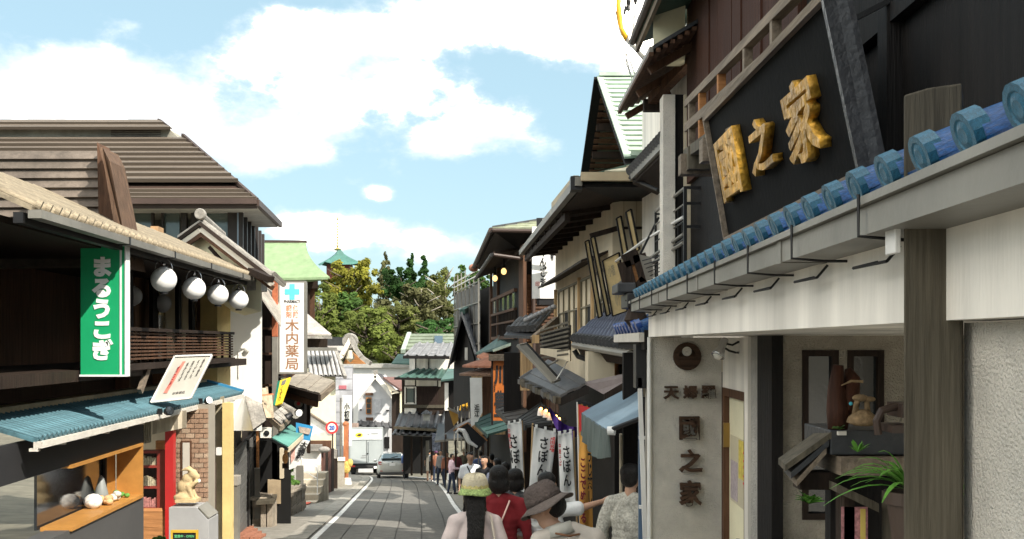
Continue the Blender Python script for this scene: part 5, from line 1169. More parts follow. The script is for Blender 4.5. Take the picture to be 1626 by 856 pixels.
def lanterns():
    paperm = flat('lantern_paper', (.86,.85,.83), .75, dirt=.03); ringm = ink
    lab = ['largest round white paper lantern, nearest the green sign', 'second round white lantern from the green sign, hung on a silver hook', 'third round white lantern along the eave, before the yellow wall', 'smallest white lantern at the end of the eave before the white wall']
    for i, (px, py) in enumerate(((260,444),(308,458),(346,468),(379,476))):
        pl = Pl(*line(-3.65,-.046), 'R'); u, z = pl.hit(px, py); c = pl.w(u, 0, z); r = .155
        t = thing('paper_lantern', lab[i], 'lantern', c, 'white paper lanterns under the eave')
        prof = [(.045,-.163)]; N = 26
        for k in range(N+1):
            a = -1.30+2.60*k/N; prof.append((r*math.cos(a)*(1+.006*(k % 2)), .150*math.sin(a)*1.02))
        prof.append((.045,.163))
        part('shade', MB().lathe(c, prof, seg=28), paperm, t, smooth=True)
        part('base_ring', MB().lathe(c+Vector((0,0,-.175)), [(.05,0),(.052,.02),(.05,.022)], seg=16), ringm, t); part('top_ring', MB().lathe(c+Vector((0,0,.155)), [(.05,0),(.05,.015)], seg=16), ringm, t)
        h = MB(); pts = []
        for k in range(11):
            a = math.pi*k/10; pts.append(c+Vector((math.cos(a)*.10, math.cos(a)*.03, .10+math.sin(a)*.16)))
        h.tube(pts, .006, 6); part('hook', h, chrome, t, smooth=True)
        part('cord', MB().tube([c+Vector((0,0,.25)), c+Vector((.03,0,.42))], .004, 5), metal_dk, t)
        part('socket', MB().lathe(c+Vector((0,0,.16)), [(.02,0),(.024,.03),(.012,.07)], seg=10), chrome, t)
    for (px, py, n, l) in ((210,470,-.25,'grey lantern reflection modelled as a lantern beside the green sign'),(258,482,-.35,'dim lantern hanging behind the largest white one')):
        u, z = LF.hit(px, py, n); c = LF.w(u, n, z); t = thing('inner_lantern', l, 'lantern', c)
        part('shade', MB().lathe(c, [(.05,-.14)]+[(.14*math.cos(-1.3+2.6*k/12), .14*math.sin(-1.3+2.6*k/12)) for k in range(13)]+[(.05,.14)], seg=18), flat('lantern_paper_dimmed', (.42,.42,.43)), t, smooth=True); part('cord', MB().tube([c+Vector((0,0,.14)), c+Vector((0,0,.4))], .005, 5), metal_dk, t)  # first models a grey reflection; dimness is put into the paper colour
    c = P(213,425,12.6); b = thing('bare_bulb', 'small bare bulb hanging in the dark under the left eave', 'bulb', c); part('glass', MB().ball(c, .02), flat('bulb_dim', (.5,.48,.4)), b); part('cord', MB().tube([c, c+Vector((0,0,.2))], .008, 5), metal_dk, b)
lanterns()

def left_signs():
    g = flat('sign_green', (.01,.36,.14), .45, var=.05); t = thing('green_sign', 'bright green vertical shop sign with fat white characters at the left edge', 'sign', P(172,596,11.4))
    S = facing(11.4); part('panel', PB(S, 128, 391, 198, 595, -.10, 0), g, t)
    part('frame', PB(S, 126, 388, 200, 391, -.11, .01), cloth_w, t); part('frame', PB(S, 126, 595, 200, 598, -.11, .01), cloth_w, t); part('frame', PB(S, 190, 391, 193, 595, -.01, .008), cloth_w, t); part('frame', PB(S, 198, 391, 200, 595, -.11, .01), cloth_w, t)
    plet(['ま','る','う','こ','ぎ'], S, 146, 408, 180, 572, .002, paper, t, depth=.006, bold=.055)
    m = thing('menu_board', 'white slanted menu board with a red stripe and dark notes leaning on the turquoise awning', 'sign', P(272,638,14.2))
    q = [P(278,566,14.2), P(337,564,14.2), P(303,632,14.0), P(240,639,14.0)]; n = (q[1]-q[0]).cross(q[3]-q[0]).normalized(); n = n if n.y < 0 else -n
    part('board', MB().slab(q, -n*.04), mat('board_whitish', (.55,.53,.47), .6, .05, 4, .05, 20), m)
    for i in range(4): part('frame_bar', MB().beam(q[i]+n*.003, q[(i+1)%4]+n*.003, .03, .022, up=n.cross(q[(i+1)%4]-q[i])), metal_wh, m)
    rp = flat('print_coral', (.72,.22,.17), .6); xv = q[2]-q[3]; yv = q[0]-q[3]; H = yv.length; W = xv.length
    def on(a, b): return q[3]+xv*a+yv*b+n*.003
    part('red_stripe', MB().slab([on(.20,.18), on(.30,.17), on(.36,.86), on(.28,.86)], n*.003), rp, m)
    for k, s in enumerate((['手','打','そ','ば'],['天','ぷ','ら'],['う','ど','ん'],['定','食'])):
        lettering(s, on(.42+.13*k, .42+.02*k), xv, yv, W*.06, H*.40, flat('ink_grey', (.12,.11,.10)), m, depth=.002, bold=.02)
    lettering('お食事処', on(.45,.12), xv, yv, W*.32, H*.06, MATS['ink_grey'], m, depth=.002, bold=.02)
    lettering(['成','田','屋'], on(.225,.27), xv, yv, W*.07, H*.5, flat('print_dark_red', (.30,.04,.04)), m, depth=.002, bold=.02).location = n*.004
    # floodlights on the awning gutter
    for i, (px, py, l, face) in enumerate(((258,655,'black floodlight on the turquoise awning gutter nearer the camera',0),(322,638,'floodlight with bright round lens near the far end of the turquoise awning',1))):
        D = 13.6 if i == 0 else 15.8; c = P(px, py, D); t = thing('floodlight', l, 'lamp', c, None)
        part('housing', MB().lathe(c+Vector((.04,0,0)), [(.0,0),(.03,0),(.045,.03),(.06,.09),(.058,.10)], axis=(.7,-.6,.25), seg=16), metal_dk, t, smooth=True)
        part('lens', MB().lathe(c+Vector((.04,0,0))+Vector((.7,-.6,.25)).normalized()*.098, [(0,.0),(.052,0),(.052,.006),(0,.014)], axis=(.7,-.6,.25), seg=16), flat('lens_white', (.8,.8,.78), .2) if face else glass_dk, t)
        part('mount', MB().box(c.x-.06, c.x-.01, c.y-.02, c.y+.03, c.z-.03, c.z+.05), metal_dk, t)
    # cabinet with rabbit
    D = 13.4; c = thing('grey_cabinet', 'grey cabinet with a slanted control top standing before the brick pier', 'cabinet', G(300, D))
    cm = mat('cabinet_grey', (.40,.40,.40), .5, .05, 6, .05, 30, dirt=.12); zt = P(0,806,D).z; x = lambda px, d=D: P(px,0,d).x
    part('body', MB().slab([(x(268),D,gz(D)),(x(331),D,gz(D)),(x(331),D,P(0,826,D).z),(x(312),D,zt),(x(268),D,zt)], (0,.45,0)), cm, c, bevel=.004)
    part('panel', MB().slab([P(314,806,D-.0), P(331,824,D-.0), P(331,824,D-.0)+Vector((.01,.38,0.012)), P(314,806,D)+Vector((.0,.38,.012))], (.01,0,.012)), metal_gr, c)
    a = thing('menu_easel', 'small blackboard in yellow frame with green writing at the foot of the cabinet', 'sign', P(293,856,12.9)); A = facing(12.9)
    yf = flat('frame_yellow', (.60,.38,.04), .5); part('board', PB(A, 273, 845, 312, 900, -.02, 0), ink, a)
    for b in ((271,842,314,846),(271,846,274,900),(311,846,314,900)): part('frame_bar', PB(A, *b, -.02, .012), yf, a)
    plet('営業中 - OPEN', A, 277, 849, 308, 854, .001, flat('chalk_green', (.12,.50,.20), .8), a, depth=.002, bold=.02)
    # carved rabbit
    rm = mat('carved_stone_tan', (.50,.38,.21), .85, .12, 14, .3, 40, dirt=.2); o = P(290,800,D)+Vector((0,.2,0)); r = thing('rabbit_statue', 'tan carved rabbit statue sitting on top of the grey cabinet', 'statue', o)
    k = D/1700*1.03
    def q_(px, py, dy=0): return o+Vector(((px-290)*k, dy, (800-py)*k))
    body = MB()
    for (px, py, dy, rr) in ((288,790,0,(14,11,9)),(286,778,0,(13,10,13)),(290,765,0,(9,8,9)),(298,757,0,(8,7,8)),(304,761,0,(6,5,5))): body.ball(q_(px,py,dy), tuple(v*k for v in rr), 14, 10)
    for s in (-1,1):
        body.ball(q_(283,793,s*.07), (13*k,.045,7*k), 12, 8); body.ball(q_(300,796,s*.06), (8*k,.03,3.5*k), 10, 6)
        body.tube([q_(296,776,s*.05), q_(304,769,s*.04), q_(308,768,s*.02)], [4*k,3.2*k,2.8*k], 8)
        body.tube([q_(297,752,s*.03), q_(291,748,s*.045), q_(282,751,s*.055)], [3*k,3.6*k,1.2*k], 8)
        body.tube([q_(292,773,s*.05), q_(297,786,s*.06), q_(302,796,s*.06)], [4.5*k,3.5*k,3*k], 8)
    me = remesh(body, .012, 2); ob = link('body', me, rm, r, True); ob.location = -r.location
    part('rice_ball', MB().ball(q_(307,768,0), 3.6*k), cloth_w, r, smooth=True); part('plinth', MB().box(o.x-15*k, o.x+17*k, o.y-.12, o.y+.12, o.z, o.z+5*k), rm, r)
def remesh(mb, voxel, smooth=2):
    me0 = mb.mesh('tmp'); o = bpy.data.objects.new('tmp', me0); COL.objects.link(o)
    m = o.modifiers.new('r', 'REMESH'); m.mode = 'VOXEL'; m.voxel_size = voxel
    if smooth: s = o.modifiers.new('s', 'SMOOTH'); s.iterations = smooth; s.factor = .5
    bpy.context.view_layer.update()
    me = bpy.data.meshes.new_from_object(o.evaluated_get(bpy.context.evaluated_depsgraph_get()))
    bpy.data.objects.remove(o); me.materials.clear(); return me
left_signs()

def big_roof_house():
    t = thing('brown_roof_building', 'large building with a broad banded brown roof and dark framed windows upper left', 'building', (-9, 25, gz(25)))
    rm = mat('roof_taupe_metal', (.115,.090,.068), .6, .08, 4, .08, 20, stretch=(.3,1,1), dirt=.12)
    E1 = P(408,322,22); E0 = Vector((-16, 22, E1.z)); T1 = P(290,218,26); T0 = Vector((-19, 26, T1.z))
    # twelve stepped bands, a shadow gap above the second
    courses(t, E0+Vector((0,-.06,.05)), E1+Vector((0,-.06,.05)), E0.lerp(T0,.19), E1.lerp(T1,.19), 3, rm, .07, 'roof_band')
    courses(t, E0.lerp(T0,.215)+Vector((0,-.03,.1)), E1.lerp(T1,.215)+Vector((0,-.03,.1)), T0, T1, 9, rm, .075, 'roof_band')
    part('roof_deck', MB().slab([E0, E1, T1, T0], (0,.02,-.12)), metal_br, t)
    B1 = Vector((E1.x-.42, 26.1, E1.z)); back = T1+Vector((-.4,1.6,0))
    part('side_slope', MB().slab([E1, B1, back, T1], (0,0,.02)), metal_br, t)
    part('hip_trim', MB().beam(E1+Vector((0,0,.06)), T1+Vector((0,0,.06)), .07, .07), metal_br, t)
    part('eave_trim', MB().beam(E0+Vector((0,-.08,.02)), E1+Vector((.02,-.08,.02)), .08, .11), metal_br, t); part('eave_trim', MB().beam(E1+Vector((.02,-.04,.0)), B1+Vector((.02,0,.0)), .08, .13), metal_br, t)
    part('soffit', MB().slab([E0+Vector((0,.1,-.02)), E1+Vector((-.05,.1,-.02)), B1+Vector((-.05,0,-.02)), Vector((-16,26,E1.z-.02))], (0,0,-.04)), mat('soffit_pale', (.55,.52,.46), .8), t)
    # cap with louvre
    C = facing(26.2); part('cap_box', PB(C, -60, 204, 268, 221, -2, 0), mat('cap_grey', (.30,.28,.23), .7), t)
    part('cap_box', MB().slab([P(268,204,26.2), P(282,218,26.2), P(268,221,26.2)], (0,1.5,0)), MATS['cap_grey'], t)
    for i in range(4): part('louvre', PB(C, 176, 207+i*3.2, 255, 208.4+i*3.2, 0, .02), metal_br, t)
    courses(t, Vector((-19,25.9,P(0,205,25.9).z)), P(271,205,25.9), Vector((-19,26.6,P(0,190,26.6).z)), P(250,190,26.6), 2, rm, .06, 'roof_band')
    part('cap_side', MB().slab([P(271,205,25.9), P(250,190,26.6), P(256,192,27.5), P(274,206,27.2)], (0,0,.04)), metal_br, t)
    # glazed storey
    W = facing(23.2); zt = 'y'
    part('storey_core', PB(facing(24.5), 40, 330, 372, 470, -3, 0), flat('inside_grey', (.22,.22,.20), .8), t)
    fm = flat('frame_bronze', (.035,.028,.025), .5)
    for (a, b) in ((150,206),(206,243),(243,258),(258,285),(316,374)):
        if a in (243,): continue
        part('pane', PB(facing(23.3), a, 331, b, 470, -.02, 0), glass_gr, t)
    for px, w in ((150,3),(205,3),(240,3),(256,3),(287,9),(303,13),(371,5),(378,6)): part('mullion', PB(W, px, 328, px+w, 470, -.12, 0), fm, t)
    part('top_frame', PB(W, 40, 324, 384, 331, -.12, .01), fm, t); part('sill', PB(W, 40, 400, 384, 404, -.12, .01), fm, t)
    sc = P(384,330,23.2); ec = P(418,330,28.5); Sd = Pl((sc.x, sc.y), (ec.x, ec.y), 'R'); L = (Vector((ec.x,ec.y))-Vector((sc.x,sc.y))).length
    part('side_glass', MB().pbox(Sd, 0, L, -.1, -.06, 2.4, 4.75), glass_blue, t)
    for i in range(7): u = L*i/6; part('mullion', MB().pbox(Sd, u-.07, u+.07, -.06, .03, 2.4, 4.75), fm, t)
    part('wall_below', PB(facing(24.0), 40, 404, 384, 700, -3, 0), cream, t); part('side_wall', MB().pbox(Sd, 0, L, -.3, -.101, -2.5, 4.75), fm, t)
big_roof_house()

def small_gable():
    t = thing('small_tiled_gable', 'small tiled gable with white trim before the big brown roof', 'roof', P(360,430,19))
    A = P(320,350,18.6); Rt = P(432,436,17.6); Lf = P(284,376,19.2); v = Vector((-.5, 3.2, 0))
    tg = mat('tile_weathered_pale', (.30,.28,.25), .8, .3, 14, .3, 40, dirt=.4)
    tile_roof(t, Rt, Rt+v, A, A+v, .20, tg, k=5, r=.045); tile_roof(t, Lf, Lf+v, A, A+v, .20, tg, k=2, r=.045, caps=False)
    part('ridge', MB().tube([A+Vector((0,-.05,.08)), A+v+Vector((0,0,.08))], .07, 10), tg, t)
    part('ridge_end', MB().lathe(A+Vector((.0,-.12,.10)), [(0,0),(.085,0),(.10,.03),(.10,.08)], axis=(0,1,0), seg=16), tg, t)
    wt = flat('trim_white', (.66,.62,.54), .8)
    for p, q in ((A, Rt), (A, Lf)):
        part('bargeboard', MB().beam(p+Vector((0,-.04,-.07)), q+Vector((0,-.04,-.07)), .06, .09, up=(0,1,0)), w_dark, t); part('bargeboard', MB().beam(p+Vector((0,-.0,-.16)), q+Vector((0,-.0,-.16)), .08, .07, up=(0,1,0)), wt, t)
        part('bargeboard', MB().beam(p+Vector((0,.03,-.24)), q+Vector((0,.03,-.22)), .08, .07, up=(0,1,0)), w_brown, t)
    part('gable_wall', MB().slab([A+Vector((0,.3,-.2)), Rt+Vector((-.25,.3,-.05)), Rt+Vector((-.25,.3,-.6)), Lf+Vector((0,.3,-.9)), Lf+Vector((.05,.3,-.1))], (-.9,2.5,0)), cream_light, t)
    part('brace', MB().beam(P(332,392,18.5), P(352,414,18.5), .04, .06), w_dark, t)
    part('eave_end', MB().beam(P(398,430,17.6), P(430,444,17.4), .16, .10), w_dark, t); part('corbel', MB().box(P(396,0,18.2).x, P(416,0,18.2).x, 18.0, 18.6, P(0,462,18.2).z, P(0,440,18.2).z), tg, t)
small_gable()

def white_house():
    t = thing('white_wall_house', 'sunlit white plastered house with a grey roller shutter below', 'house', (-5.6, 21.5, gz(21.5)))
    pw = mat('plaster_bright', (.80,.79,.76), .8, .03, 2, .1, 30, dirt=.05)
    D = 20.9; W = facing(D); part('wall', PB(W, 366, 438, 416, 684, -2.5, 0), pw, t)
    part('conduit', MB().tube([P(379,600,D-.02), P(379,556,D-.02), P(390,552,D-.02)], .012, 6), metal_wh, t); part('vent', MB().lathe(P(393,555,D-.03), [(.05,0),(.05,.04),(0,.06)], axis=(0,-1,0), seg=12), metal_wh, t)
    S = Pl((P(366,0,20.9).x+.1, 20.9), (P(412,0,27).x, 27.0), 'R'); L = 6.1
    sm = mat('shutter_grey', (.13,.13,.125), .5, .08, 8, .05, 30, dirt=.15)
    sh = part('shutter', MB().pbox(S, 0, L, -.1, -.04, -3, -.3), metal_dk, t)
    for i in range(32): part('slat', MB().pbox(S, .05, L*.46, -.04, -.02+.004*(i%2), -2.55+i*.07+.004, -2.55+(i+1)*.07-.006), sm, sh)
    for i in range(32): part('slat', MB().pbox(S, L*.49, L-.1, -.04, -.02+.004*(i%2), -2.6+i*.07+.004, -2.6+(i+1)*.07-.006), sm, sh)
    part('shutter_post', MB().pbox(S, L*.46, L*.49, -.04, .02, -3, -.3), metal_dk, t)
    r = thing('hanging_tile_roof', 'steep panel of weathered grey tiles hanging between the white wall and the alley', 'roof', P(400,640,21))
    q = [P(384,612,21.2), P(405,606,21.6), P(422,668,20.4), P(402,682,20.0)]; n = 5
    for i in range(n):
        for j in range(3):
            a = q[0].lerp(q[3], i/n+.01); b = q[1].lerp(q[2], i/n+.01); c = q[1].lerp(q[2], (i+1)/n); d = q[0].lerp(q[3], (i+1)/n)
            part('flat_tile', MB().slab([a.lerp(b, j/3+.02), a.lerp(b, (j+1)/3-.02), d.lerp(c, (j+1)/3-.02)+Vector((0,-.03,0)), d.lerp(c, j/3+.02)+Vector((0,-.03,0))], (0,.05,.03)), MATS['tile_weathered_pale'], r)
    part('white_cheek', MB().slab([P(366,684,20.8), P(366,620,20.8), P(384,612,21.1), P(402,684,20.2)], (0,.3,0)), pw, r); part('under', MB().slab(q, (0,.12,-.02)), w_dark, r)
    p = thing('grey_bollard_post', 'square grey post with a capped top in front of the roller shutter', 'post', G(369, 20.0)); D = 19.6
    part('shaft', MB().box(P(361,0,D).x, P(377,0,D).x, D, D+.2, gz(D), P(0,772,D).z), metal_gr, p, bevel=.005); part('head', MB().box(P(360,0,D).x, P(378,0,D).x, D-.02, D+.21, P(0,771,D).z, P(0,756,D).z), mat('concrete_pale', (.30,.28,.25), .9), p, bevel=.005); part('knob', MB().ball(P(369,763,D-.03), .02), metal_gr, p)
white_house()

def alley_gap():
    t = thing('timber_alley_house', 'dark timber house in the gap behind the rusty pole', 'house', P(424,600,25))
    part('wall', PB(facing(26), 412, 455, 446, 900, -2, 0), w_dark, t)
    for y in (520, 560, 610): part('rail', PB(facing(25.9), 412, y, 446, y+3, -.05, .02), w_brown, t)
    part('roof', MB().slab([P(412,470,24.6), P(446,520,24.6), P(446,460,27), P(424,440,27)], (0,0,.05)), mat('tile_sandgrey', (.34,.31,.27), .85, .3, 14, .3, 40), t)
    p = thing('rusty_pole', 'square pole rusty orange at the top and grey below beside the pharmacy sign', 'pole', G(436, 26)); pr = MB(); 
    part('lower', PB(facing(25.5), 432, 535, 440, 1000, -.12, 0), metal_gr, p); part('upper', PB(facing(25.5), 432, 446, 440, 534.5, -.12, 0), mat('rust', (.42,.13,.06), .85, .35, 10, .3, 40), p)
    s = thing('pharmacy_sign', 'tall white pharmacy sign with turquoise cross and brown characters', 'sign', P(463,592,26))
    S = facing(25.8); part('panel', PB(S, 444, 448, 483, 591, -.14, 0), cloth_w and flat('sign_white', (.84,.83,.80), .5, dirt=.04), s)
    for b in ((442,446,485,448),(442,591,485,594),(442,448,444,591),(483,448,486,591)): part('frame', PB(S, *b, -.16, .01), metal_gr, s)
    cy = flat('cross_turquoise', (.12,.62,.66), .5); part('cross', PB(S, 459.5, 451, 468, 476, 0, .006), cy, s); part('cross', PB(S, 452, 459, 475.5, 468, 0, .0065), cy, s)
    plet('PHARMACY', S, 451, 476.5, 477, 481.5, .001, ink, s, depth=.004, bold=.03)
    org = flat('sign_orange_print', (.75,.28,.14), .6); plet(['調','剤'], S, 454, 484, 463, 505, .001, org, s, depth=.004, bold=.02); plet(['保','険'], S, 465, 484, 474, 505, .001, org, s, depth=.004, bold=.02)
    plet(['木','内','薬','局'], S, 453, 507, 475, 587, .001, flat('sign_brown_print', (.36,.18,.09), .6), s, depth=.005, bold=.01)
    part('arm', MB().beam(P(434,600,25.6), P(462,596,25.8), .05, .03), metal_dk, s); part('arm', MB().beam(P(434,610,25.6), P(446,607,25.8), .04, .03), metal_dk, s)
alley_gap()

def pharmacy_cluster():
    tw = MATS['tile_weathered_pale']
    # cream-yellow house with pantiled roof
    t = thing('pale_yellow_house', 'pale yellow plastered house with a striped pantile roof behind the pharmacy sign', 'house', G(510, 47.6))
    D = 47.6; W = facing(D); part('wall', PB(W, 487, 588, 533, 900, -5, 0), cream_light, t)
    tile_roof(t, P(491,597,47), P(544,597,47), P(486,557,49.5), P(533,557,49.5), .22, mat('tile_pale_grey', (.42,.41,.40), .7, .2, 10, .2, 30, dirt=.3), mbase=mat('tile_channel_dark', (.09,.085,.08), .8), k=4, r=.075, caps=False)
    part('verge', MB().beam(P(533,556,49.5), P(548,599,47), .14, .14), tw, t); part('upper_beam', PB(W, 487, 552, 535, 557, -1, .1), metal_gr, t)
    part('white_apron', MB().slab([P(487,655,46.8), P(530,683,46), P(530,692,46), P(487,692,46.5)], (0,.2,0)), plaster, t); part('sill_band', MB().beam(P(487,654,46.7), P(532,683,45.9), .12, .09), w_grey, t)
    for (x, y) in ((492,645),(495,665)): part('bracket', MB().lathe(P(x,y,47.4), [(.0,0),(.14,.02),(.08,.16)], axis=(0,-1,0), seg=10), metal_dk, t)
    part('dark_band', PB(facing(45), 487, 700, 525, 716, -.2, 0), w_brown, t); part('low_wall', PB(facing(45.1), 470, 715, 516, 900, -.3, 0), plaster, t); part('wall_cap', PB(facing(44.9), 485, 706, 512, 716, -.3, .08), tw, t); part('plaster_band', PB(facing(44.9), 478, 699, 487, 706, -.1, 0), plaster, t)  # low wall with its cap and a short white plaster band
    # grey roofs above
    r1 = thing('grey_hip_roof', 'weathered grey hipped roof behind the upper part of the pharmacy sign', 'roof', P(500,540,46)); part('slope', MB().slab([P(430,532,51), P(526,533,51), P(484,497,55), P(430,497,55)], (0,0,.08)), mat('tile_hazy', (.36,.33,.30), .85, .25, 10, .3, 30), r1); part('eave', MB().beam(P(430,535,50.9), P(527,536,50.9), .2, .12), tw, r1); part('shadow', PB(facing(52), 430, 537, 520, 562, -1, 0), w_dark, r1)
    r2 = thing('temple_style_roof', 'curved tiled roof with a decorated gable and scrolled ridge end', 'roof', P(540,575,52)); 
    part('slope', MB().slab([P(484,575,54), P(535,575,54), P(555,545,58), P(484,545,58)], (0,0,.1)), MATS['tile_hazy'], r2); part('ridge', MB().beam(P(484,543,58), P(556,542,55), .3, .45), tile_grey, r2); part('ridge_end', MB().lathe(P(556,542,53.6), [(.0,-.3),(.35,-.3),(.42,0),(.3,.3),(0,.3)], axis=(0,1,0), seg=14), tw, r2)
    pts = [P(558,538,52), P(566,556,51.6), P(575,568,51.2), P(588,577,51)]
    for a, b in zip(pts[:-1], pts[1:]): part('bargeboard', MB().beam(a, b, .2, .28, up=(0,1,0)), tw, r2)
    pts = [P(556,541,52), P(548,556,51.6), P(542,566,51.2), P(532,574,51)]
    for a, b in zip(pts[:-1], pts[1:]): part('bargeboard', MB().beam(a, b, .2, .3, up=(0,1,0)), mat('barge_pale', (.50,.46,.38), .8), r2)
    part('gable_panel', MB().slab([P(556,556,52.4), P(545,578,52.4), P(580,578,52.4)], (0,.3,0)), w_orange, r2); part('pendant', MB().lathe(P(556,566,51.6), [(0,-.3),(.22,-.1),(.1,.3)], seg=10), MATS['barge_pale'], r2)
    # brown sloping board roof beneath the sign
    b = thing('board_roof', 'wide brown board roof sloping under the pharmacy sign', 'roof', P(485,620,28))
    q = [P(450,612,27), P(508,628,25.6), P(531,608,27.5), P(478,590,30)]
    for i in range(6): part('roof_board', MB().slab([q[0].lerp(q[1], i/6+.004), q[0].lerp(q[1], (i+1)/6-.004), q[3].lerp(q[2], (i+1)/6-.004), q[3].lerp(q[2], i/6+.004)], (0,0,.05+.012*(i%2))), mat('board_grey_brown', (.27,.235,.19), .85, .3, 12, .3, 30), b)
    part('fascia', MB().beam(q[0]+Vector((0,-.02,-.06)), q[1]+Vector((0,-.02,-.06)), .08, .16), w_dark, b); part('under_beam', MB().beam(q[0]+Vector((0,.15,-.22)), q[1]+Vector((-.1,.15,-.22)), .08, .14), w_brown, b); part('end_board', MB().beam(q[1]+Vector((0,0,-.06)), q[2]+Vector((0,0,-.06)), .06, .16), w_grey, b)
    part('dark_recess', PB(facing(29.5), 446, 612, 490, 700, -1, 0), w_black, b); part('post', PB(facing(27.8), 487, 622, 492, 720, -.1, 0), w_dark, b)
    pnl = thing('round_clock_sign', 'black square panel with a round dark dial under the board roof', 'sign', P(474,660,28)); part('panel', PB(facing(28), 465, 633, 483, 651, -.06, 0), ink, pnl); part('disc', MB().lathe(P(474,641,27.98), [(0,-.02),(.11,-.02),(.11,0)], axis=(0,1,0), seg=20), metal_gr, pnl); part('dial', MB().lathe(P(474,641,27.95), [(0,-.01),(.045,-.01),(.045,0)], axis=(0,1,0), seg=14), red_p, pnl)
    y = thing('yellow_slanted_sign', 'yellow slanted sign with a green edge and dark characters', 'sign', P(446,640,25)); q = [P(445,604,25), P(461,599,25), P(447,640,24.6), P(437,644,24.6)]; n = (q[1]-q[0]).cross(q[3]-q[0]).normalized(); n = n if n.y < 0 else -n
    part('panel', MB().slab(q, -n*.05), flat('sign_yellow', (.72,.52,.04), .5), y); part('edge', MB().slab([P(441,605,25.05), q[0], q[3], P(434,642,24.65)], -n*.05), flat('sign_green_edge', (.03,.28,.20), .5), y)
    xv = q[2]-q[3]; yv = q[0]-q[3]; lettering(['く','す','り'], q[3]+xv*.3+yv*.12+n*.003, xv, yv, xv.length*.55, yv.length*.58, flat('sign_olive_print', (.22,.14,.02)), y, depth=.003, bold=.03); part('photo', MB().slab([q[3]+xv*.35+yv*.75+n*.003, q[3]+xv*.95+yv*.75+n*.003, q[3]+xv*1.1+yv*.93+n*.003, q[3]+xv*.4+yv*.93+n*.003], n*.003), metal_gr, y)
    # rolled shade and tiled canopies
    c = thing('tiled_canopy', 'small weathered tiled canopy with a rolled end above the teal awning', 'roof', P(440,670,24)); q = [P(430,662,23.6), P(452,645,25), P(466,655,24.5), P(446,676,23.2)]
    for i in range(4):
        for j in range(3): part('flat_tile', MB().slab([q[0].lerp(q[1], i/4+.01).lerp(q[3].lerp(q[2], i/4+.01), j/3+.01), q[0].lerp(q[1], (i+1)/4-.01).lerp(q[3].lerp(q[2], (i+1)/4-.01), j/3+.01), q[0].lerp(q[1], (i+1)/4-.01).lerp(q[3].lerp(q[2], (i+1)/4-.01), (j+1)/3-.01), q[0].lerp(q[1], i/4+.01).lerp(q[3].lerp(q[2], i/4+.01), (j+1)/3-.01)], (0,0,.05)), tw, c)
    part('ridge_roll', MB().tube([P(446,644,25.2), P(470,658,24)], .10, 12), tw, c); part('eave', MB().beam(q[0]+Vector((0,0,-.06)), q[3]+Vector((0,0,-.06)), .05, .12), w_grey, c); part('eave', MB().beam(q[3]+Vector((0,0,-.06)), q[2]+Vector((0,0,-.06)), .05, .10), w_grey, c)
    bu = thing('dried_branches', 'bundle of pale dried branches and boards stacked against the white corner', 'branches', P(424,650,23)); bwd = mat('dry_wood', (.42,.34,.24), .9, .3, 10, .3, 30)
    for i in range(9): a = P(410+i*2.2, 612+random.uniform(0,26), 23+.05*i); d_ = P(418+i*1.6, 664, 22.8+.05*i); part('branch', MB().beam(a, d_, .05+.03*(i%3), .04), bwd, bu)
    part('tie', MB().beam(P(412,628,22.8), P(434,626,22.9), .03, .03), flat('tie_orange', (.6,.18,.08)), bu)
    for i, (px, py, l) in enumerate(((475,656,'bright round lens spotlight on the tiled canopy'),(455,664,'dark spotlight shade pointing down beside the tiled canopy'),(422,688,'white box lamp under the tiled canopy'))):
        c0 = P(px,py,23.4); s = thing('spotlight', l, 'lamp', c0); m_ = metal_dk
        if i < 2: part('housing', MB().lathe(c0, [(0,.16),(.05,.15),(.09,.02),(.095,0)], axis=(-.5,.7,.1) if i == 0 else (.6,.2,.5), seg=14), m_, s, smooth=True); part('lens', MB().lathe(c0, [(0,-.01),(.08,0),(.08,.01)], axis=(-.5,.7,.1) if i == 0 else (.6,.2,.5), seg=14), flat('lens_white', (.8,.8,.78)) if i == 0 else metal_gr, s)
        else: part('housing', MB().box(c0.x-.12, c0.x+.12, c0.y, c0.y+.15, c0.z-.1, c0.z+.12), plaster, s); part('lens', MB().lathe(c0+Vector((.02,-.01,.0)), [(0,-.02),(.06,-.01),(.06,.01)], axis=(0,1,0), seg=12), metal_dk, s)
    a = thing('teal_awning', 'teal green sloping awning above the dark doorway', 'awning', P(452,700,23.6)); q = [P(432,697,23), P(458,711,22.4), P(481,690,24), P(462,676,25)]; part('canopy', MB().slab(q, (0,0,.03)), mat('awning_teal', (.10,.27,.23), .7, .06, 4, .1, 20), a); part('edge', MB().beam(q[1]+Vector((0,0,-.04)), q[2]+Vector((0,0,-.04)), .03, .10), cream, a); part('edge', MB().beam(q[0]+Vector((0,0,-.03)), q[1]+Vector((0,0,-.03)), .03, .05), metal_dk, a)
    dd = thing('dark_doorway', 'dark doorway with grey jambs under the teal awning', 'doorway', P(430,780,25)); part('void', PB(facing(25.5), 404, 700, 462, 860, -1.5, 0), void, dd); part('jamb', PB(facing(24.6), 404, 745, 413, 830, -.3, 0), metal_gr, dd); part('jamb', PB(facing(25.4), 444, 712, 449, 760, -.1, .05), cream, dd); part('post', PB(facing(25.2), 407, 680, 410, 830, -.1, 0), w_orange, dd); part('step', PB(facing(25.4), 425, 763, 446, 800, -.4, .1), mat('sand_panel', (.40,.31,.20), .85), dd)
    # blue banner with white and black writing
    bl = flat('banner_blue', (.03,.25,.50), .7); s = thing('blue_banner', 'blue topped leaning banner with a picture, black characters and a red dragon-like print', 'banner', P(475,745,24)); q = [P(471,671,24), P(497,677,24), P(489,716,24), P(463,746,24)]
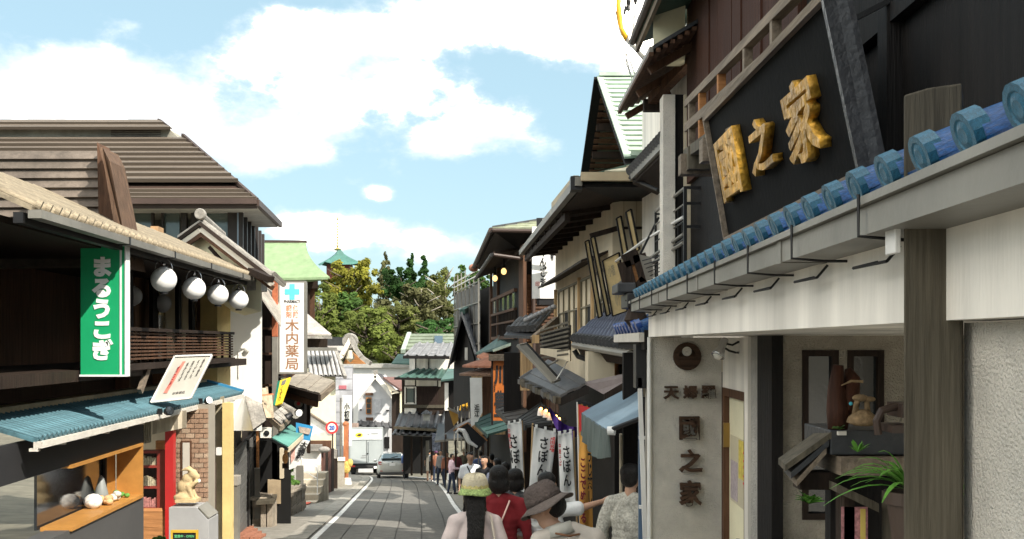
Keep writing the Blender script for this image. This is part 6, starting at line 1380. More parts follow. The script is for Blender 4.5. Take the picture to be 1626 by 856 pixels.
    q = [P(470,671,24), P(497,677,24), P(492,700,24), P(470,696,24)]; part('cloth_top', MB().slab(q, (0,.02,0)), bl, s); part('picture', MB().slab([P(474,677,23.97), P(494,681,23.97), P(491,690,23.97), P(476,687,23.97)], (0,.01,0)), mat('print_rust', (.45,.36,.30), .7, .4, 40, 0), s)
    part('cloth', MB().slab([P(470,696,24), P(492,700,24), P(480,722,24), P(470,742,24), P(459,746,24), P(459,704,24)], (0,.02,0)), cloth_w, s)
    lettering(['大','福','餅'], P(469,728,23.96), Vector((1,0,-.2)), Vector((.35,0,1)), .16, .42, ink, s, depth=.004, bold=.05); part('red_print', MB().slab([P(462,706,23.97), P(469,703,23.97), P(468,728,23.97), P(462,736,23.97)], (0,.004,0)), mat('print_coral_blot', (.70,.40,.34), .8, .5, 30, 0), s)
    fg = thing('mascot_figure', 'small orange and dark figure standing between the doorway and the banner', 'figure', P(452,735,24.4)); part('body', MB().ball(P(453,728,24.4), (.07,.07,.12)).ball(P(454,718,24.4), (.05,.05,.05)), flat('figure_tan', (.50,.24,.08), var=.4, scale=20), fg, smooth=True); part('base', PB(facing(24.4), 448, 736, 457, 744, -.1, 0), w_dark, fg)
    # planter wall of stones and shrub
    st = mat('stone_block', (.30,.255,.20), .95, .25, 12, .8, 40, dirt=.3); w = thing('stone_planter', 'low rough stone planter wall beside the street', 'wall', G(445, 26.5))
    A = (P(425,0,24.6).x, 24.6); B_ = (P(482,0,31).x, 31.0); pl = Pl(A, B_, 'R'); L = 6.6
    for i in range(7):
        for j in range(3):
            u0 = L*i/7+(.12 if j % 2 else 0); zb = gz(24.6+6.4*i/7)-.05+j*.24; pbx('stone', w, pl, u0+.012, min(u0+L/7-.012, L), -.35, random.uniform(0,.05), zb+.01, zb+.23, st)
    part('core', MB().slab([pl.w(.05,-.05,gz(25)-.3), pl.w(L-.05,-.05,gz(31)-.3), pl.w(L-.05,-.05,gz(31)+.55), pl.w(.05,-.05,gz(25)+.62)], pl.w(0,-.3,0)-pl.w(0,0,0)), st, w)
    part('coping', MB().slab([pl.w(0,.06,gz(25)+.64), pl.w(L,.06,gz(31)+.60), pl.w(L,-.45,gz(31)+.60), pl.w(0,-.45,gz(25)+.64)], (0,0,.07)), mat('stone_cap', (.42,.36,.28), .9, .15, 10, .4, 30), w)
    f = MB()
    for px in (414, 424): f.box(P(px,0,24.4).x, P(px+8,0,24.4).x, 24.4, 24.9, gz(24.4)-.1, P(0,800,24.4).z)
    part('end_stone', f, st, w); part('end_cap', MB().slab([P(406,802,24.2), P(436,800,24.2), P(440,790,25.2), P(412,790,25.2)], (0,0,.08)), w_greyv, w)
    bricks = thing('brick_apron', 'small herringbone red brick apron by the roller shutter', 'paving'); del bricks['label'], bricks['category']; bricks['kind'] = 'structure'
    bk = mat('brick_paver', (.36,.15,.09), .9, .3, 20, .4, 50)
    for i in range(6):
        for j in range(9): x = -6.15+i*.21; yy = 21.4+j*.35; z = gz(yy)+.03; inst('brick', piece_mesh('brick', bk), bricks, basis((x+.1*(j%2)-.14*j*.9, yy, z), (.19,0,0), (0,.32,-.031), (0,0,.05)))
    mtd = MB().slab([G(478,33.5,.03), G(490,33.5,.03), G(505,37.5,.03), G(484,37.5,.03)], (0,0,.012)); single('red_mat', 'coral red mat on the ground beyond the stone planter', 'mat', mtd, mat('mat_coral', (.62,.12,.07), .9, .1, 10, .3, 60))
    # steps and handrail
    s = thing('stone_steps', 'flight of pale steps with a thin handrail beside the white low wall', 'steps', G(482, 35)); cp = mat('step_stone', (.42,.37,.29), .9, .15, 10, .3, 30)
    for i in range(5): y0 = 34.5+i*.45; part('step', MB().box(P(478,0,35).x-.2, P(506,0,35).x, y0, y0+.6, gz(36)-.3, gz(36)+.18*(i+1)), cp, s)
    part('handrail', MB().tube([P(478,728,34.2), P(504,742,33.6), P(504,786,33.6)], .018, 6).tube([P(478,728,34.2), P(478,770,34.2)], .018, 6).tube([P(478,745,34.2), P(504,760,33.6)], .014, 6), metal_wh, s)
    gp = thing('grey_meter_box', 'square grey box post behind the green shrub', 'post', G(475, 31)); part('box', PB(facing(30.5), 470, 740, 480, 790, -.2, 0), metal_gr, gp)
    # fences, post box, speed sign
    fn = thing('rust_brown_fence', 'rust brown board fence standing at the road edge near the speed sign', 'fence', G(518, 42)); rb = mat('fence_rust', (.13,.055,.040), .8, .25, 8, .2, 30)
    for i in range(4): part('board', MB().slab([P(510+i*4.6, 716-i*1, 40+i), P(514+i*4.6, 715-i, 41+i), G(514+i*4.6, 41+i), G(510+i*4.6, 40+i)], (.05,.1,0)), rb if i % 2 == 0 else w_dark, fn)
    part('stone_cap', MB().ball(P(515,714,40), (.22,.2,.12)), tw, fn, smooth=True)
    sp = thing('speed_sign', 'round white speed limit sign with a red ring reading 20', 'road sign', G(528, 48)); c = P(527,679,45.5); part('pole', MB().tube([(c.x+.02, 45.55, gz(45)), (c.x+.02, 45.55, c.z+.1)], .035, 8), metal_br, sp)
    part('disc', MB().lathe(c, [(0,-.02),(.27,-.02),(.27,.0)], axis=(0,1,0), seg=28), red_p, sp); part('face', MB().lathe(c, [(0,-.026),(.18,-.026),(.18,-.02)], axis=(0,1,0), seg=28), paper, sp)
    plet('20', facing(45.46), 522.5, 675.5, 531.5, 682.5, .0, flat('digit_blue', (.05,.12,.45)), sp, depth=.01, bold=.03)
    wb = thing('concrete_gatepost', 'pale concrete gate post at the bend', 'post', G(541, 50)); part('shaft', PB(facing(49), 536, 731, 547, 775, -.5, 0), mat('concrete_pale', (.30,.28,.25), .9), wb); part('cap', PB(facing(49), 534, 728, 548, 732, -.55, .06), plaster, wb)
    dk = thing('dark_gatepost', 'dark timber gate post left of the concrete gate post', 'post', G(532, 47)); part('shaft', PB(facing(46.5), 529, 714, 536, 776, -.3, 0), w_dark, dk); part('shaft_top', PB(facing(46.5), 530, 728, 535, 714, -.2, .02), tw, dk)
    op = thing('orange_pole', 'orange painted timber pole before the far white vertical sign', 'pole', G(550, 53)); part('shaft', MB().beam(P(550,672,52), G(549,52), .22), w_orange and mat('pole_orange', (.40,.15,.07), .8, .2, 8, .2, 20), op); part('bulb_top', MB().ball(P(549,674,52), (.15,.14,.15)), MATS['pole_orange'], op, smooth=True)
    fl = thing('flower_stand', 'yellow and white flower stand at the foot of the orange pole', 'flowers', G(553, 52)); part('blossoms', MB().ball(P(551,742,51.6), (.18,.15,.3)).ball(P(556,735,51.6), (.14,.12,.2)), mat('blossom_mix', (.60,.42,.12), .8, .7, 30, .3, 30), fl); part('stand', MB().lathe(G(552,51.6), [(.2,0),(.15,.3)], seg=10), cloth_w, fl)
    vs = thing('far_white_sign', 'narrow white vertical sign with black and blue characters far down the left side', 'sign', P(551,708,55)); V = facing(54)
    part('panel', PB(V, 544, 628, 558, 708, -.15, 0), paper, vs); plet(['小','楠','蕗'], V, 546.5, 640, 555.5, 676, .002, ink, vs, depth=.015, bold=.03); plet(['泊','旅','店'], V, 547, 681, 555, 706, .002, flat('print_blue', (.10,.14,.50)), vs, depth=.015, bold=.04); part('pole', MB().tube([P(541,632,54), G(541,54)], .05, 6), metal_gr, vs)
pharmacy_cluster()

def far_end():
    gb = thing('grey_block_building', 'grey block-faced building behind the far white vertical sign', 'building', G(550, 80)); bm_ = mat('block_grey', (.40,.40,.42), .8, .08, 6, .15, 20); D = 80; W = facing(D)
    part('core', PB(W, 500, 583, 561, 790, -6, -.03), flat('block_joint', (.22,.22,.23)), gb)
    for i in range(8):
        for j in range(2): x = 520+j*20; part('block', PB(W, x, 585+i*17.5, x+19.6, 601.5+i*17.5, -.03, .01), bm_, gb)
    part('red_emblem', PB(W, 538, 612, 550, 618, .01, .05), flat('emblem_red', (.40,.12,.14)), gb)
    rw = thing('striped_hoarding', 'pinkish hoarding with upright stripes left of the truck', 'hoarding', G(558, 72)); S = facing(71); 
    for i in range(9): part('board', PB(S, 546+i*2.6, 672, 548.3+i*2.6, 724, -.1, .0), mat('hoard_taupe', (.33,.24,.20), .8), rw); 
    for i in range(9): part('board', PB(S, 546+i*2.6, 724.4, 548.3+i*2.6, 738, -.1, .0), flat('hoard_red', (.50,.13,.13)), rw)
    ww = thing('long_white_wall', 'long bright white wall with a grey coping behind the storehouse', 'wall', G(600, 92)); part('wall', PB(facing(92), 546, 583, 668, 720, -1, 0), MATS['plaster_bright'], ww); part('coping', PB(facing(91.8), 544, 578, 668, 584, -1.2, .2), mat('coping_grey', (.40,.39,.36), .8), ww)
    # white storehouse
    k = thing('white_storehouse', 'white gabled storehouse with a narrow brown window and slate side roof', 'storehouse', G(595, 76)); D = 76; g = MATS.get('kura') or mat('kura', (.56,.56,.57), .85, .05, 4, .15, 30, dirt=.1)
    p = [P(569,760,D), P(569,630,D), P(596,599,D), P(626,634,D), P(626,760,D)]; part('gable_wall', MB().slab(p, (0,6,0)), g, k)
    part('rim', MB().beam(P(566,634,D-.2), P(596,596,D-.2), .3, .25, up=(0,1,0)), plaster, k); part('rim', MB().beam(P(596,596,D-.2), P(630,637,D-.2), .3, .25, up=(0,1,0)), plaster, k)
    q = [P(602,596,D-.3), P(632,637,D-.3), P(640,636,D+4), P(614,600,D+5)]; tile_roof(k, q[1], q[2], P(597,594,D-.1), P(606,596,D+5), .55, tile_grey, k=4, r=.12, caps=False)
    part('ridge_block', PB(facing(D-.3), 593, 588, 600, 598, -.6, 0), tw_ := MATS['tile_weathered_pale'], k)
    part('side_wall', MB().slab([P(626,640,D), P(634,638,D-.1), P(634,760,D-.1), P(626,760,D)], (0,.4,0)), plaster, k)
    part('corner_trim', PB(facing(D-.2), 624, 640, 632, 668, -.2, .1), plaster, k)
    wo = part('window', PB(facing(D-.02), 581, 631, 590, 658, -.2, .06), w_orange, k)
    for i in range(3): part('pane', PB(facing(D-.1), 582.5, 633+i*8.2, 588.5, 639.5+i*8.2, -.02, .03), glass_dk, wo)
    part('lintel', PB(facing(D-.1), 580, 624, 592, 628, -.05, .08), w_brown, k); part('lintel', PB(facing(D-.1), 581, 663, 592, 668, -.05, .08), w_brown, k)
    part('vent_grille', PB(facing(D-.05), 594, 634, 605, 656, -.05, .03), flat('vent_white', (.5,.5,.52), var=.2), k); part('hook', PB(facing(D-.05), 613, 651, 617, 653, -.05, .2), metal_dk, k); part('hook', PB(facing(D-.05), 571, 650, 574, 652, -.05, .2), metal_dk, k)
    tile_roof(k, P(566,676,D-2.2), P(627,680,D-2.2), P(568,668,D-.3), P(624,672,D-.3), .5, tile_grey, k=1, r=.11, caps=False, base='pent_base')
    part('lower_wall', PB(facing(D-.05), 616, 682, 640, 760, -.5, .0), g, k); part('dark_opening', PB(facing(D-.1), 610, 694, 618, 712, -.1, .08), void, k)
    b = thing('brown_roof_annex', 'small dark annex with a rust brown roof between storehouse and timber house', 'annex', G(630, 70)); part('roof', MB().slab([P(608,602,75), P(634,620,68), P(640,622,68), P(640,602,76)], (0,0,.15)), mat('roof_maroon', (.16,.075,.06), .7, .2, 5, .2, 20), b); part('wall', PB(facing(69), 622, 622, 641, 760, -3, 0), w_dark, b); part('gable', MB().slab([P(610,606,74.6), P(634,624,68.2), P(622,626,68.6)], (0,.3,0)), cream, b); part('pale_strip', PB(facing(68.8), 635, 622, 639, 680, -.2, .05), cream_light, b)
far_end()
# ------------------------------------------------------------------ hill, trees, temple
def foliage_mat(name, c, var=.55):
    m = mat(name, c, .75, var, .55, 0, 30, dirt=.45, spec=.2)
    b = m.node_tree.nodes['Principled BSDF']; nt = m.node_tree; tr = nt.nodes.new('ShaderNodeBsdfTranslucent'); mx = nt.nodes.new('ShaderNodeMixShader'); mx.inputs[0].default_value = .45; src = b.inputs['Base Color'].links[0].from_socket; nt.links.new(src, tr.inputs[0]); o_ = nt.nodes['Material Output']; nt.links.new(b.outputs[0], mx.inputs[1]); nt.links.new(tr.outputs[0], mx.inputs[2]); nt.links.new(mx.outputs[0], o_.inputs[0])
    return m
def leaf_cloud(name, lobes, n, size, m, par, kind=None, lift=0.0):
    """many leaf-sized faces scattered on the shells of uneven clumps"""
    cs = []; ns = []; tot = sum(l[3]*l[5] for l in lobes)
    for (cx, cy, cz, rx, ry, rz) in lobes:
        k = int(n*rx*rz/tot)+8
        sub = rng.normal(size=(max(4, int(rx*rz*1.6)+5), 3)); sub /= np.linalg.norm(sub, axis=1)[:, None]; sub *= rng.uniform(.55, 1.0, (len(sub), 1))
        sc = sub[rng.integers(0, len(sub), k)]; d = rng.normal(size=(k, 3)); d /= np.linalg.norm(d, axis=1)[:, None]
        q = sc*.82+d*rng.uniform(.12, .34, (k, 1)); ns.append(d*.6+q*.6); cs.append(np.stack([cx+q[:,0]*rx, cy+q[:,1]*ry, cz+q[:,2]*rz], 1))
    c = np.concatenate(cs); k = len(c)
    nn = np.concatenate(ns)*.9+rng.normal(size=(k, 3))*.38+np.array((0,-.1,.45)); a = np.cross(nn, rng.normal(size=(k, 3))); a /= np.linalg.norm(a, axis=1)[:, None]; b = np.cross(nn, a); b /= np.linalg.norm(b, axis=1)[:, None]
    s = size*rng.uniform(.5, 1.3, (k, 1)); a *= s; b *= s*.6
    v = np.stack([c-a, c+b, c+a, c-b], 1).reshape(-1, 3)-np.array(origin(par) if par else (0,0,0))
    me = bpy.data.meshes.new(name); me.vertices.add(4*k); me.vertices.foreach_set('co', v.ravel()); me.loops.add(4*k); me.loops.foreach_set('vertex_index', np.arange(4*k))
    me.polygons.add(k); me.polygons.foreach_set('loop_start', np.arange(k)*4); me.polygons.foreach_set('loop_total', np.full(k, 4)); me.update(); me.validate()
    o = link(name, me, m, par)
    if kind: o['kind'] = kind
    return o
def tree(label, px, py, wpx, hpx, D, m, n=5200, leaf=.26, limbs=6, pale=False, conifer=False):
    k = D/F; base_y = HY; c = P(px, py, D); W = wpx*k; H = hpx*k; gzv = c.z-H-3.0
    t = thing('tree' if not conifer else 'conifer_tree', label, 'tree', (c.x, c.y, gzv), 'trees on the hill')
    lobes = []
    if conifer:
        for i in range(9): f = i/8; lobes.append((c.x, c.y, c.z-H*.9+1.8*H*f, W*(1-f*.78)+.15, W*(1-f*.78)+.15, H*.30))
    else:
        lobes.append((c.x, c.y, c.z, W*.72, W*.6, H*.72))
        for i in range(9): a = i*2.4+px; rr = random.uniform(.45,.72); lobes.append((c.x+math.cos(a)*W*rr, c.y+math.sin(a*1.7)*W*.5, c.z+math.sin(a)*H*rr, W*random.uniform(.26,.42), W*.35, H*random.uniform(.24,.38)))
    leaf_cloud('crown', lobes, n, leaf, m, t)
    bk = mat('bark_pale' if pale else 'bark', (.36,.32,.26) if pale else (.10,.08,.06), .9, .3, 4, .3, 20)
    mb = MB(); mb.tube([(c.x,c.y,gzv), (c.x+.2,c.y,c.z-H*.4), (c.x-.1,c.y,c.z+H*.35)], [.35,.25,.06], 8)
    for i in range(limbs if not conifer else 0):
        a = i*2.2+px; z0 = c.z-H*.5+H*.12*i; mb.tube([(c.x,c.y,z0), (c.x+math.cos(a)*W*.45,c.y-W*.45,z0+H*.2), (c.x+math.cos(a)*W*.70,c.y-W*.50,z0+H*.34)], [.14,.09,.03], 6)
    part('trunk', mb, bk, t, smooth=True)
fy = foliage_mat('foliage_yellow', (.32,.31,.05), .45); fl_ = foliage_mat('foliage_lime', (.20,.25,.055)); fg_ = foliage_mat('foliage_green', (.09,.17,.04)); fd = foliage_mat('foliage_dark', (.05,.12,.03)); fb = foliage_mat('foliage_brownish', (.17,.19,.055)); fo = foliage_mat('foliage_olive', (.15,.15,.065))
for a in (
    ('dark conifer with a pointed top left of the middle of the hill', 612, 445, 24, 38, 185, fo, 3000, .3, 0, False, True),
    ('deep green tree with a rounded top at the middle of the hill', 640, 455, 40, 40, 160, fd, 6500, .28),
    ('slim dark conifer whose tip tops the deep green tree', 652, 440, 15, 34, 172, fd, 2500, .28, 0, False, True),
    ('slim dark conifer to the right of the deep green tree', 673, 440, 15, 36, 170, fd, 2500, .28, 0, False, True),
    ('russet green tree with pale branches near the scaffolding', 706, 470, 44, 56, 150, fb, 6500, .22, 9, True),
    ('light green tree beyond the scaffolding', 748, 452, 42, 34, 165, fg_, 4500, .28),
    ('mixed olive tree below the deep green crown', 668, 490, 52, 44, 145, fo, 6500, .25, 8, True),
    ('rusty brown tree between the olive and the green trees', 632, 512, 46, 40, 138, fb, 5500, .24),
    ('yellow autumn tree with the tallest crown beside the pagoda spire', 558, 452, 54, 54, 150, fy, 8000, .26),
    ('lime green tree right beside the pharmacy sign', 508, 498, 52, 56, 140, fl_, 7500, .25),
    ('bushy yellow-green tree above the white wall', 580, 530, 60, 52, 132, fl_, 7500, .25),
    ('fresh green tree under the yellow autumn tree', 548, 505, 50, 46, 142, fg_, 6000, .25),
    ('low olive tree right of the bushy yellow-green one', 628, 560, 44, 34, 126, fl_, 5000, .22),
    ('shaded green tree behind the far timber house', 690, 530, 44, 34, 128, fd, 5000, .25),
): tree(*a)
def woods():
    lobes = []
    for i in range(34):
        x = -42+i*1.9; lobes.append((x, 175+random.uniform(-6,6), 3+random.uniform(-3,4), 4.5, 4, 4.5)); lobes.append((x, 150, -2, 4, 4, 5))
    leaf_cloud('wooded_hillside', lobes, 34000, .5, fo, None, kind='stuff')
    hill = MB(); vs = []
    for j, y in enumerate((118, 130, 150, 180, 230, 330)):
        for i in range(16):
            x = -70+i*10; vs.append((x, y, (-7.5, -4.5, -1, 4.0, 6, 2)[j]+1.2*math.sin(i*1.3+j)))
    hill.add(vs, [(j*16+i, j*16+i+1, (j+1)*16+i+1, (j+1)*16+i) for j in range(5) for i in range(15)]); struct('hillside', hill, mat('hill_earth', (.07,.085,.035), .95, .4, .5, .3, 3), smooth=True)
woods()
def temple():
    t = thing('temple_hall', 'temple hall with a sweeping pale green copper roof behind the pharmacy sign', 'temple', P(450,560,120)); D = 112
    cg = mat('copper_pale_green', (.20,.285,.15), .7, .12, 1.2, .1, 8, stretch=(2,2,.4), dirt=.15); nu, nv = 16, 12
    vs = []
    for j in range(nv+1):
        v = j/nv; y = 384+60*v; xr = 486+37*(v**2.1); xl = 330-37*(v**2.1)
        for i in range(nu+1): u = i/nu; vs.append(P(xl+(xr-xl)*u, y+(2.5*(abs(u-.5)*2)**6)*-2*v, D+9*(1-v)))
    part('roof', MB().add(vs, [(j*(nu+1)+i, j*(nu+1)+i+1, (j+1)*(nu+1)+i+1, (j+1)*(nu+1)+i) for j in range(nv) for i in range(nu)]), cg, t, smooth=True).modifiers.new('thick', 'SOLIDIFY').thickness = .3
    part('ridge', MB().beam(P(330,383,D+9), P(487,384,D+9), .5, .28), metal_br, t); part('eave', MB().beam(P(300,446,D), P(520,442,D), .4, .25), cg, t)
    part('under_eave', PB(facing(D+3), 320, 446, 505, 458, -8, 0), w_dark, t); part('hall_wall', PB(facing(D+4), 330, 456, 500, 600, -8, 0), w_brown, t)
    for i in range(12): part('column', PB(facing(D+3.5), 335+i*14, 458, 338+i*14, 600, -.3, 0), w_dark, t)
    g = thing('pagoda', 'green roofed pagoda with a tall gold ringed spire above the trees', 'pagoda', P(536,560,240)); D = 240; tg = mat('pagoda_green', (.055,.16,.135), .6, .15, .6, .1, 8)
    for (cy, w, hh, z) in ((396,33,26,0),(436,44,22,0)):
        c = P(539, cy, D); k = D/F
        for s in range(4):
            a0 = math.pi/4+s*math.pi/2+.35; a1 = a0+math.pi/2; vs = []
            for j in range(6):
                v = j/5; r = (w*(.06+.94*v**1.15))*k*1.25; z = -hh*k*(v**.75); 
                for i in range(5):
                    u = i/4; p = Vector((math.cos(a0)*(1-u)+math.cos(a1)*u, math.sin(a0)*(1-u)+math.sin(a1)*u, 0))*r; vs.append(c+p+Vector((0,0,z+.5*v*(abs(u-.5)*2)**3)))
            part('roof_face', MB().add(vs, [(j*5+i, j*5+i+1, j*5+i+6, j*5+i+5) for j in range(5) for i in range(4)]), tg, g, smooth=True)
        part('storey', MB().box(c.x-w*.55*k, c.x+w*.55*k, D-2, D+3, c.z-(hh+34)*k, c.z-hh*k+.2), flat('pagoda_red', (.20,.05,.04)), g)
    c = P(536, 395, D); k = D/F; prof = [(.5,0),(.9,.3),(.35,.6)]
    for i in range(9): z = .9+i*.62; prof += [(.16,z),(.55-.03*i,z+.05),(.55-.03*i,z+.3),(.16,z+.35)]
    prof += [(.12,6.8),(.3,7.1),(.12,7.4),(.0,8.0)]; part('spire', MB().lathe(c+Vector((0,0,-.4)), prof, seg=12), flat('spire_gold', (.62,.50,.20), .4, metal=.5), g)
    l = thing('low_green_roof', 'long pale green and grey roof behind the far timber house', 'roof', P(680,545,85)); courses(l, P(640,556,84), P(722,556,84), P(648,530,90), P(722,530,90), 5, mat('roof_palegreen', (.17,.20,.14), .7, .2, 4, .2, 20), .08); part('verge', MB().beam(P(640,558,83.8), P(650,530,90), .35, .3), copper, l); part('wall', PB(facing(86), 650, 556, 722, 600, -3, 0), plaster, l); part('skylight', MB().slab([P(690,548,85.4), P(703,548,85.4), P(703,535,88.4), P(690,535,88.4)], (0,-.05,.1)), glass_dk, l)
    l2 = thing('low_copper_roof', 'small dark green roof edge above the long white wall', 'roof', P(640,575,88)); part('slope', MB().slab([P(622,578,87), P(660,580,87), P(664,566,90), P(632,564,90)], (0,0,.1)), copper_dk, l2)
temple()
# ------------------------------------------------------------------ vehicles
def wheel(par, c, r=.31, w=.20):
    o = part('wheel', MB().lathe(Vector(c)+Vector((-w/2,0,0)), [(r*.62,0),(r*.92,0),(r,.03),(r,w-.03),(r*.92,w),(r*.62,w)], axis=(1,0,0), seg=24), flat('tyre', (.02,.02,.02), .85), par)
    part('rim', MB().lathe(Vector(c)+Vector((-w/2+.02,0,0)), [(0,.0),(r*.58,.0),(r*.62,.02),(r*.62,w-.06),(r*.3,w-.04),(0,w-.04)], axis=(1,0,0), seg=20), chrome, o)
def car():
    c = G(623, 60.5); t = thing('hatchback_car', 'silver hatchback car driving away behind the truck', 'car', c)
    t.rotation_euler = (R(-5.5), 0, R(7)); ox = origin(t)
    def L(name, mb, m, par=None, smooth=False):
        me = mb.mesh(name); o = link(name, me, m, par or t, smooth); return o
    silver = mat('car_silver', (.62,.62,.58), .30, .03, 3, 0, 30, metal=.75, dirt=.06, coat=.6)
    st = [(0.0,.34,.55,.74,.90,.98,.60,.70), (.07,.24,.50,.78,.95,1.06,.62,.82), (.25,.20,.48,.80,.97,1.17,.63,.86), (.8,.20,.48,.80,.98,1.40,.60,.87), (1.6,.19,.46,.78,.97,1.49,.59,.87), (2.5,.19,.46,.78,.95,1.47,.58,.87), (3.3,.19,.46,.76,.92,1.12,.62,.86), (3.9,.20,.46,.70,.84,.92,.66,.83), (4.3,.24,.44,.60,.70,.76,.55,.70), (4.4,.30,.42,.52,.58,.62,.40,.55)]
    mb = MB(); vs = []
    for (y, zb, z1, z2, zs, zr, wr, wb) in st:
        row = [(0,zb), (wb*.85,zb), (wb,zb+.10), (wb,z1), (wb,z2), (wb-.04,zs), (wr+.03,zr-.07), (wr-.05,zr-.015), (0,zr)]
        vs += [(x, y, z) for x, z in row]+[(-x, y, z) for x, z in row[-2:0:-1]]
    n = 16; fs = [(j*n+i, j*n+(i+1) % n, (j+1)*n+(i+1) % n, (j+1)*n+i) for j in range(len(st)-1) for i in range(n)]+[tuple(range(n)), tuple((len(st)-1)*n+i for i in range(n))]
    b = L('body', mb.add(vs, fs), silver, None, True); s = b.modifiers.new('sub', 'SUBSURF'); s.levels = 2; s.render_levels = 2
    gl = flat('car_glass', (.10,.12,.12), .08, spec=.9, coat=.8)
    L('rear_window', MB().add([(-.56,.20,1.15),(.56,.20,1.15),(.50,.78,1.41),(-.50,.78,1.41)], [(0,1,2,3)]), gl); L('lower_window', MB().add([(-.58,.02,1.01),(.58,.02,1.01),(.56,.15,1.11),(-.56,.15,1.11)], [(0,1,2,3)]), gl)
    L('spoiler', MB().box(-.62,.62,.06,.22,1.105,1.135), ink); L('plate', MB().box(-.17,.17,-.03,.0,.72,.87), paper)
    L('badge', MB().ball((0,-.01,.93), (.05,.02,.035)), chrome); L('number_plate_recess', MB().box(-.24,.24,-.015,.01,.70,.89), silver)
    tl = flat('tail_red', (.45,.02,.02), .2, coat=.8); tw = flat('tail_clear', (.75,.62,.60), .2)
    for s_ in (-1, 1):
        o = L('tail_light', MB().box(min(s_*.60,s_*.79),max(s_*.60,s_*.79),-.01,.25,.80,.98), tl); L('clear_lens', MB().box(min(s_*.60,s_*.73),max(s_*.60,s_*.73),-.02,.2,.84,.90), tw, o)
        L('mirror', MB().ball((s_*.98,2.9,1.0), (.12,.07,.08)), silver, None, True); L('side_window', MB().add([(s_*.84,.75,1.0),(s_*.84,3.0,.98),(s_*.63,2.4,1.40),(s_*.64,1.0,1.37)], [(0,1,2,3)]), gl)
        L('reflector', MB().box(min(s_*.55,s_*.70),max(s_*.55,s_*.70),-.03,.0,.42,.46), tl)
        for y in (.75, 3.45): wheel_local(t, (s_*.76, y, .30))
    L('bumper_lower', MB().box(-.74,.74,-.03,.12,.24,.36), flat('bumper_dark', (.06,.06,.06), .6)); L('antenna', MB().tube([(0,1.0,1.48),(0,.8,1.62)], .008, 5), ink); L('wiper', MB().beam((-.05,.24,1.18),(.32,.42,1.27), .02), ink)
def wheel_local(t, c, r=.31, w=.20):
    o = link('wheel', MB().lathe(Vector(c)+Vector((-w/2,0,0)), [(r*.62,0),(r*.92,0),(r,.03),(r,w-.03),(r*.92,w),(r*.62,w)], axis=(1,0,0), seg=24).mesh('wheel'), flat('tyre', (.02,.02,.02), .85), t)
    link('rim', MB().lathe(Vector(c)+Vector((-w/2+.02,0,0)), [(0,.0),(r*.58,.0),(r*.62,.02),(r*.62,w-.06),(r*.3,w-.04),(0,w-.04)], axis=(1,0,0), seg=20).mesh('rim'), chrome, o)
def truck():
    t = thing('delivery_truck', 'grey box delivery truck with a yellow cat emblem seen from behind', 'truck', G(582, 66)); t.rotation_euler = (R(-5), 0, R(10))
    def L(name, mb, m, par=None): return link(name, mb.mesh(name), m, par or t)
    gm = mat('truck_grey', (.34,.37,.37), .45, .04, 2, .02, 30, dirt=.10); dk = flat('truck_under', (.025,.025,.025), .8)
    L('cargo_box', MB().box(-1.0,1.0,.02,4.6,.75,2.95), gm); 
    for s in (-1,1): L('rear_door', MB().box(min(s*.01,s*.96),max(s*.01,s*.96),-.03,.02,.80,2.18), gm)
    L('upper_panel', MB().box(-.97,.97,-.04,.02,2.22,2.90), mat('truck_grey_light', (.52,.54,.54), .45, .04, 2, .02, 30)); L('frame_top', MB().box(-1.02,1.02,-.05,.05,2.92,2.99), gm)
    for s in (-1,1): L('frame_side', MB().box(min(s*.965,s*1.03),max(s*.965,s*1.03),-.05,.05,.72,2.95), gm)
    L('latch_bar', MB().tube([(.12,-.06,.85),(.12,-.06,2.1)], .02, 6), chrome); L('handle', MB().box(.02,.14,-.08,-.04,1.35,1.41), dk); L('seal', MB().box(-.012,.012,-.045,-.03,.8,2.18), dk)
    em = L('emblem', MB().lathe((-.45,-.045,2.52), [(0,-.01),(.22,-.01),(.22,0)], axis=(0,1,0), seg=20, sx=1, sy=.6), flat('emblem_yellow', (.80,.50,.02), .5)); L('cat_mark', MB().ball((-.45,-.06,2.50), (.13,.01,.05)).ball((-.36,-.06,2.55), (.05,.01,.045)).ball((-.45,-.06,2.55), (.07,.01,.04)), ink, em)
    for (x, z, w) in ((.12,2.55,.10),(.5,2.58,.42),(-.15,1.25,.25),(-.2,1.12,.3)): L('stencil', MB().box(x-w/2,x+w/2,-.045,-.035,z-.02,z+.03), flat('stencil_grey', (.2,.2,.2)))
    L('bumper', MB().box(-.95,.95,-.02,.1,.50,.62), dk); L('chassis', MB().box(-.8,.8,.1,6.0,.45,.75), dk); L('plate', MB().box(.45,.80,-.05,-.02,.45,.58), paper); L('cab', MB().box(-.92,.92,4.7,6.2,.45,2.1), gm)
    for s in (-1,1):
        L('tail_light', MB().box(min(s*.70,s*.93),max(s*.70,s*.93),-.04,.0,.56,.66), flat('tail_red', (.45,.02,.02)))
        for y in (1.1, 5.2): wheel_local(t, (s*.78, y, .38), .38, .26)
        L('mud_flap', MB().box(min(s*.6,s*.95),max(s*.6,s*.95),.62,.64,.2,.6), dk)
car(); truck()

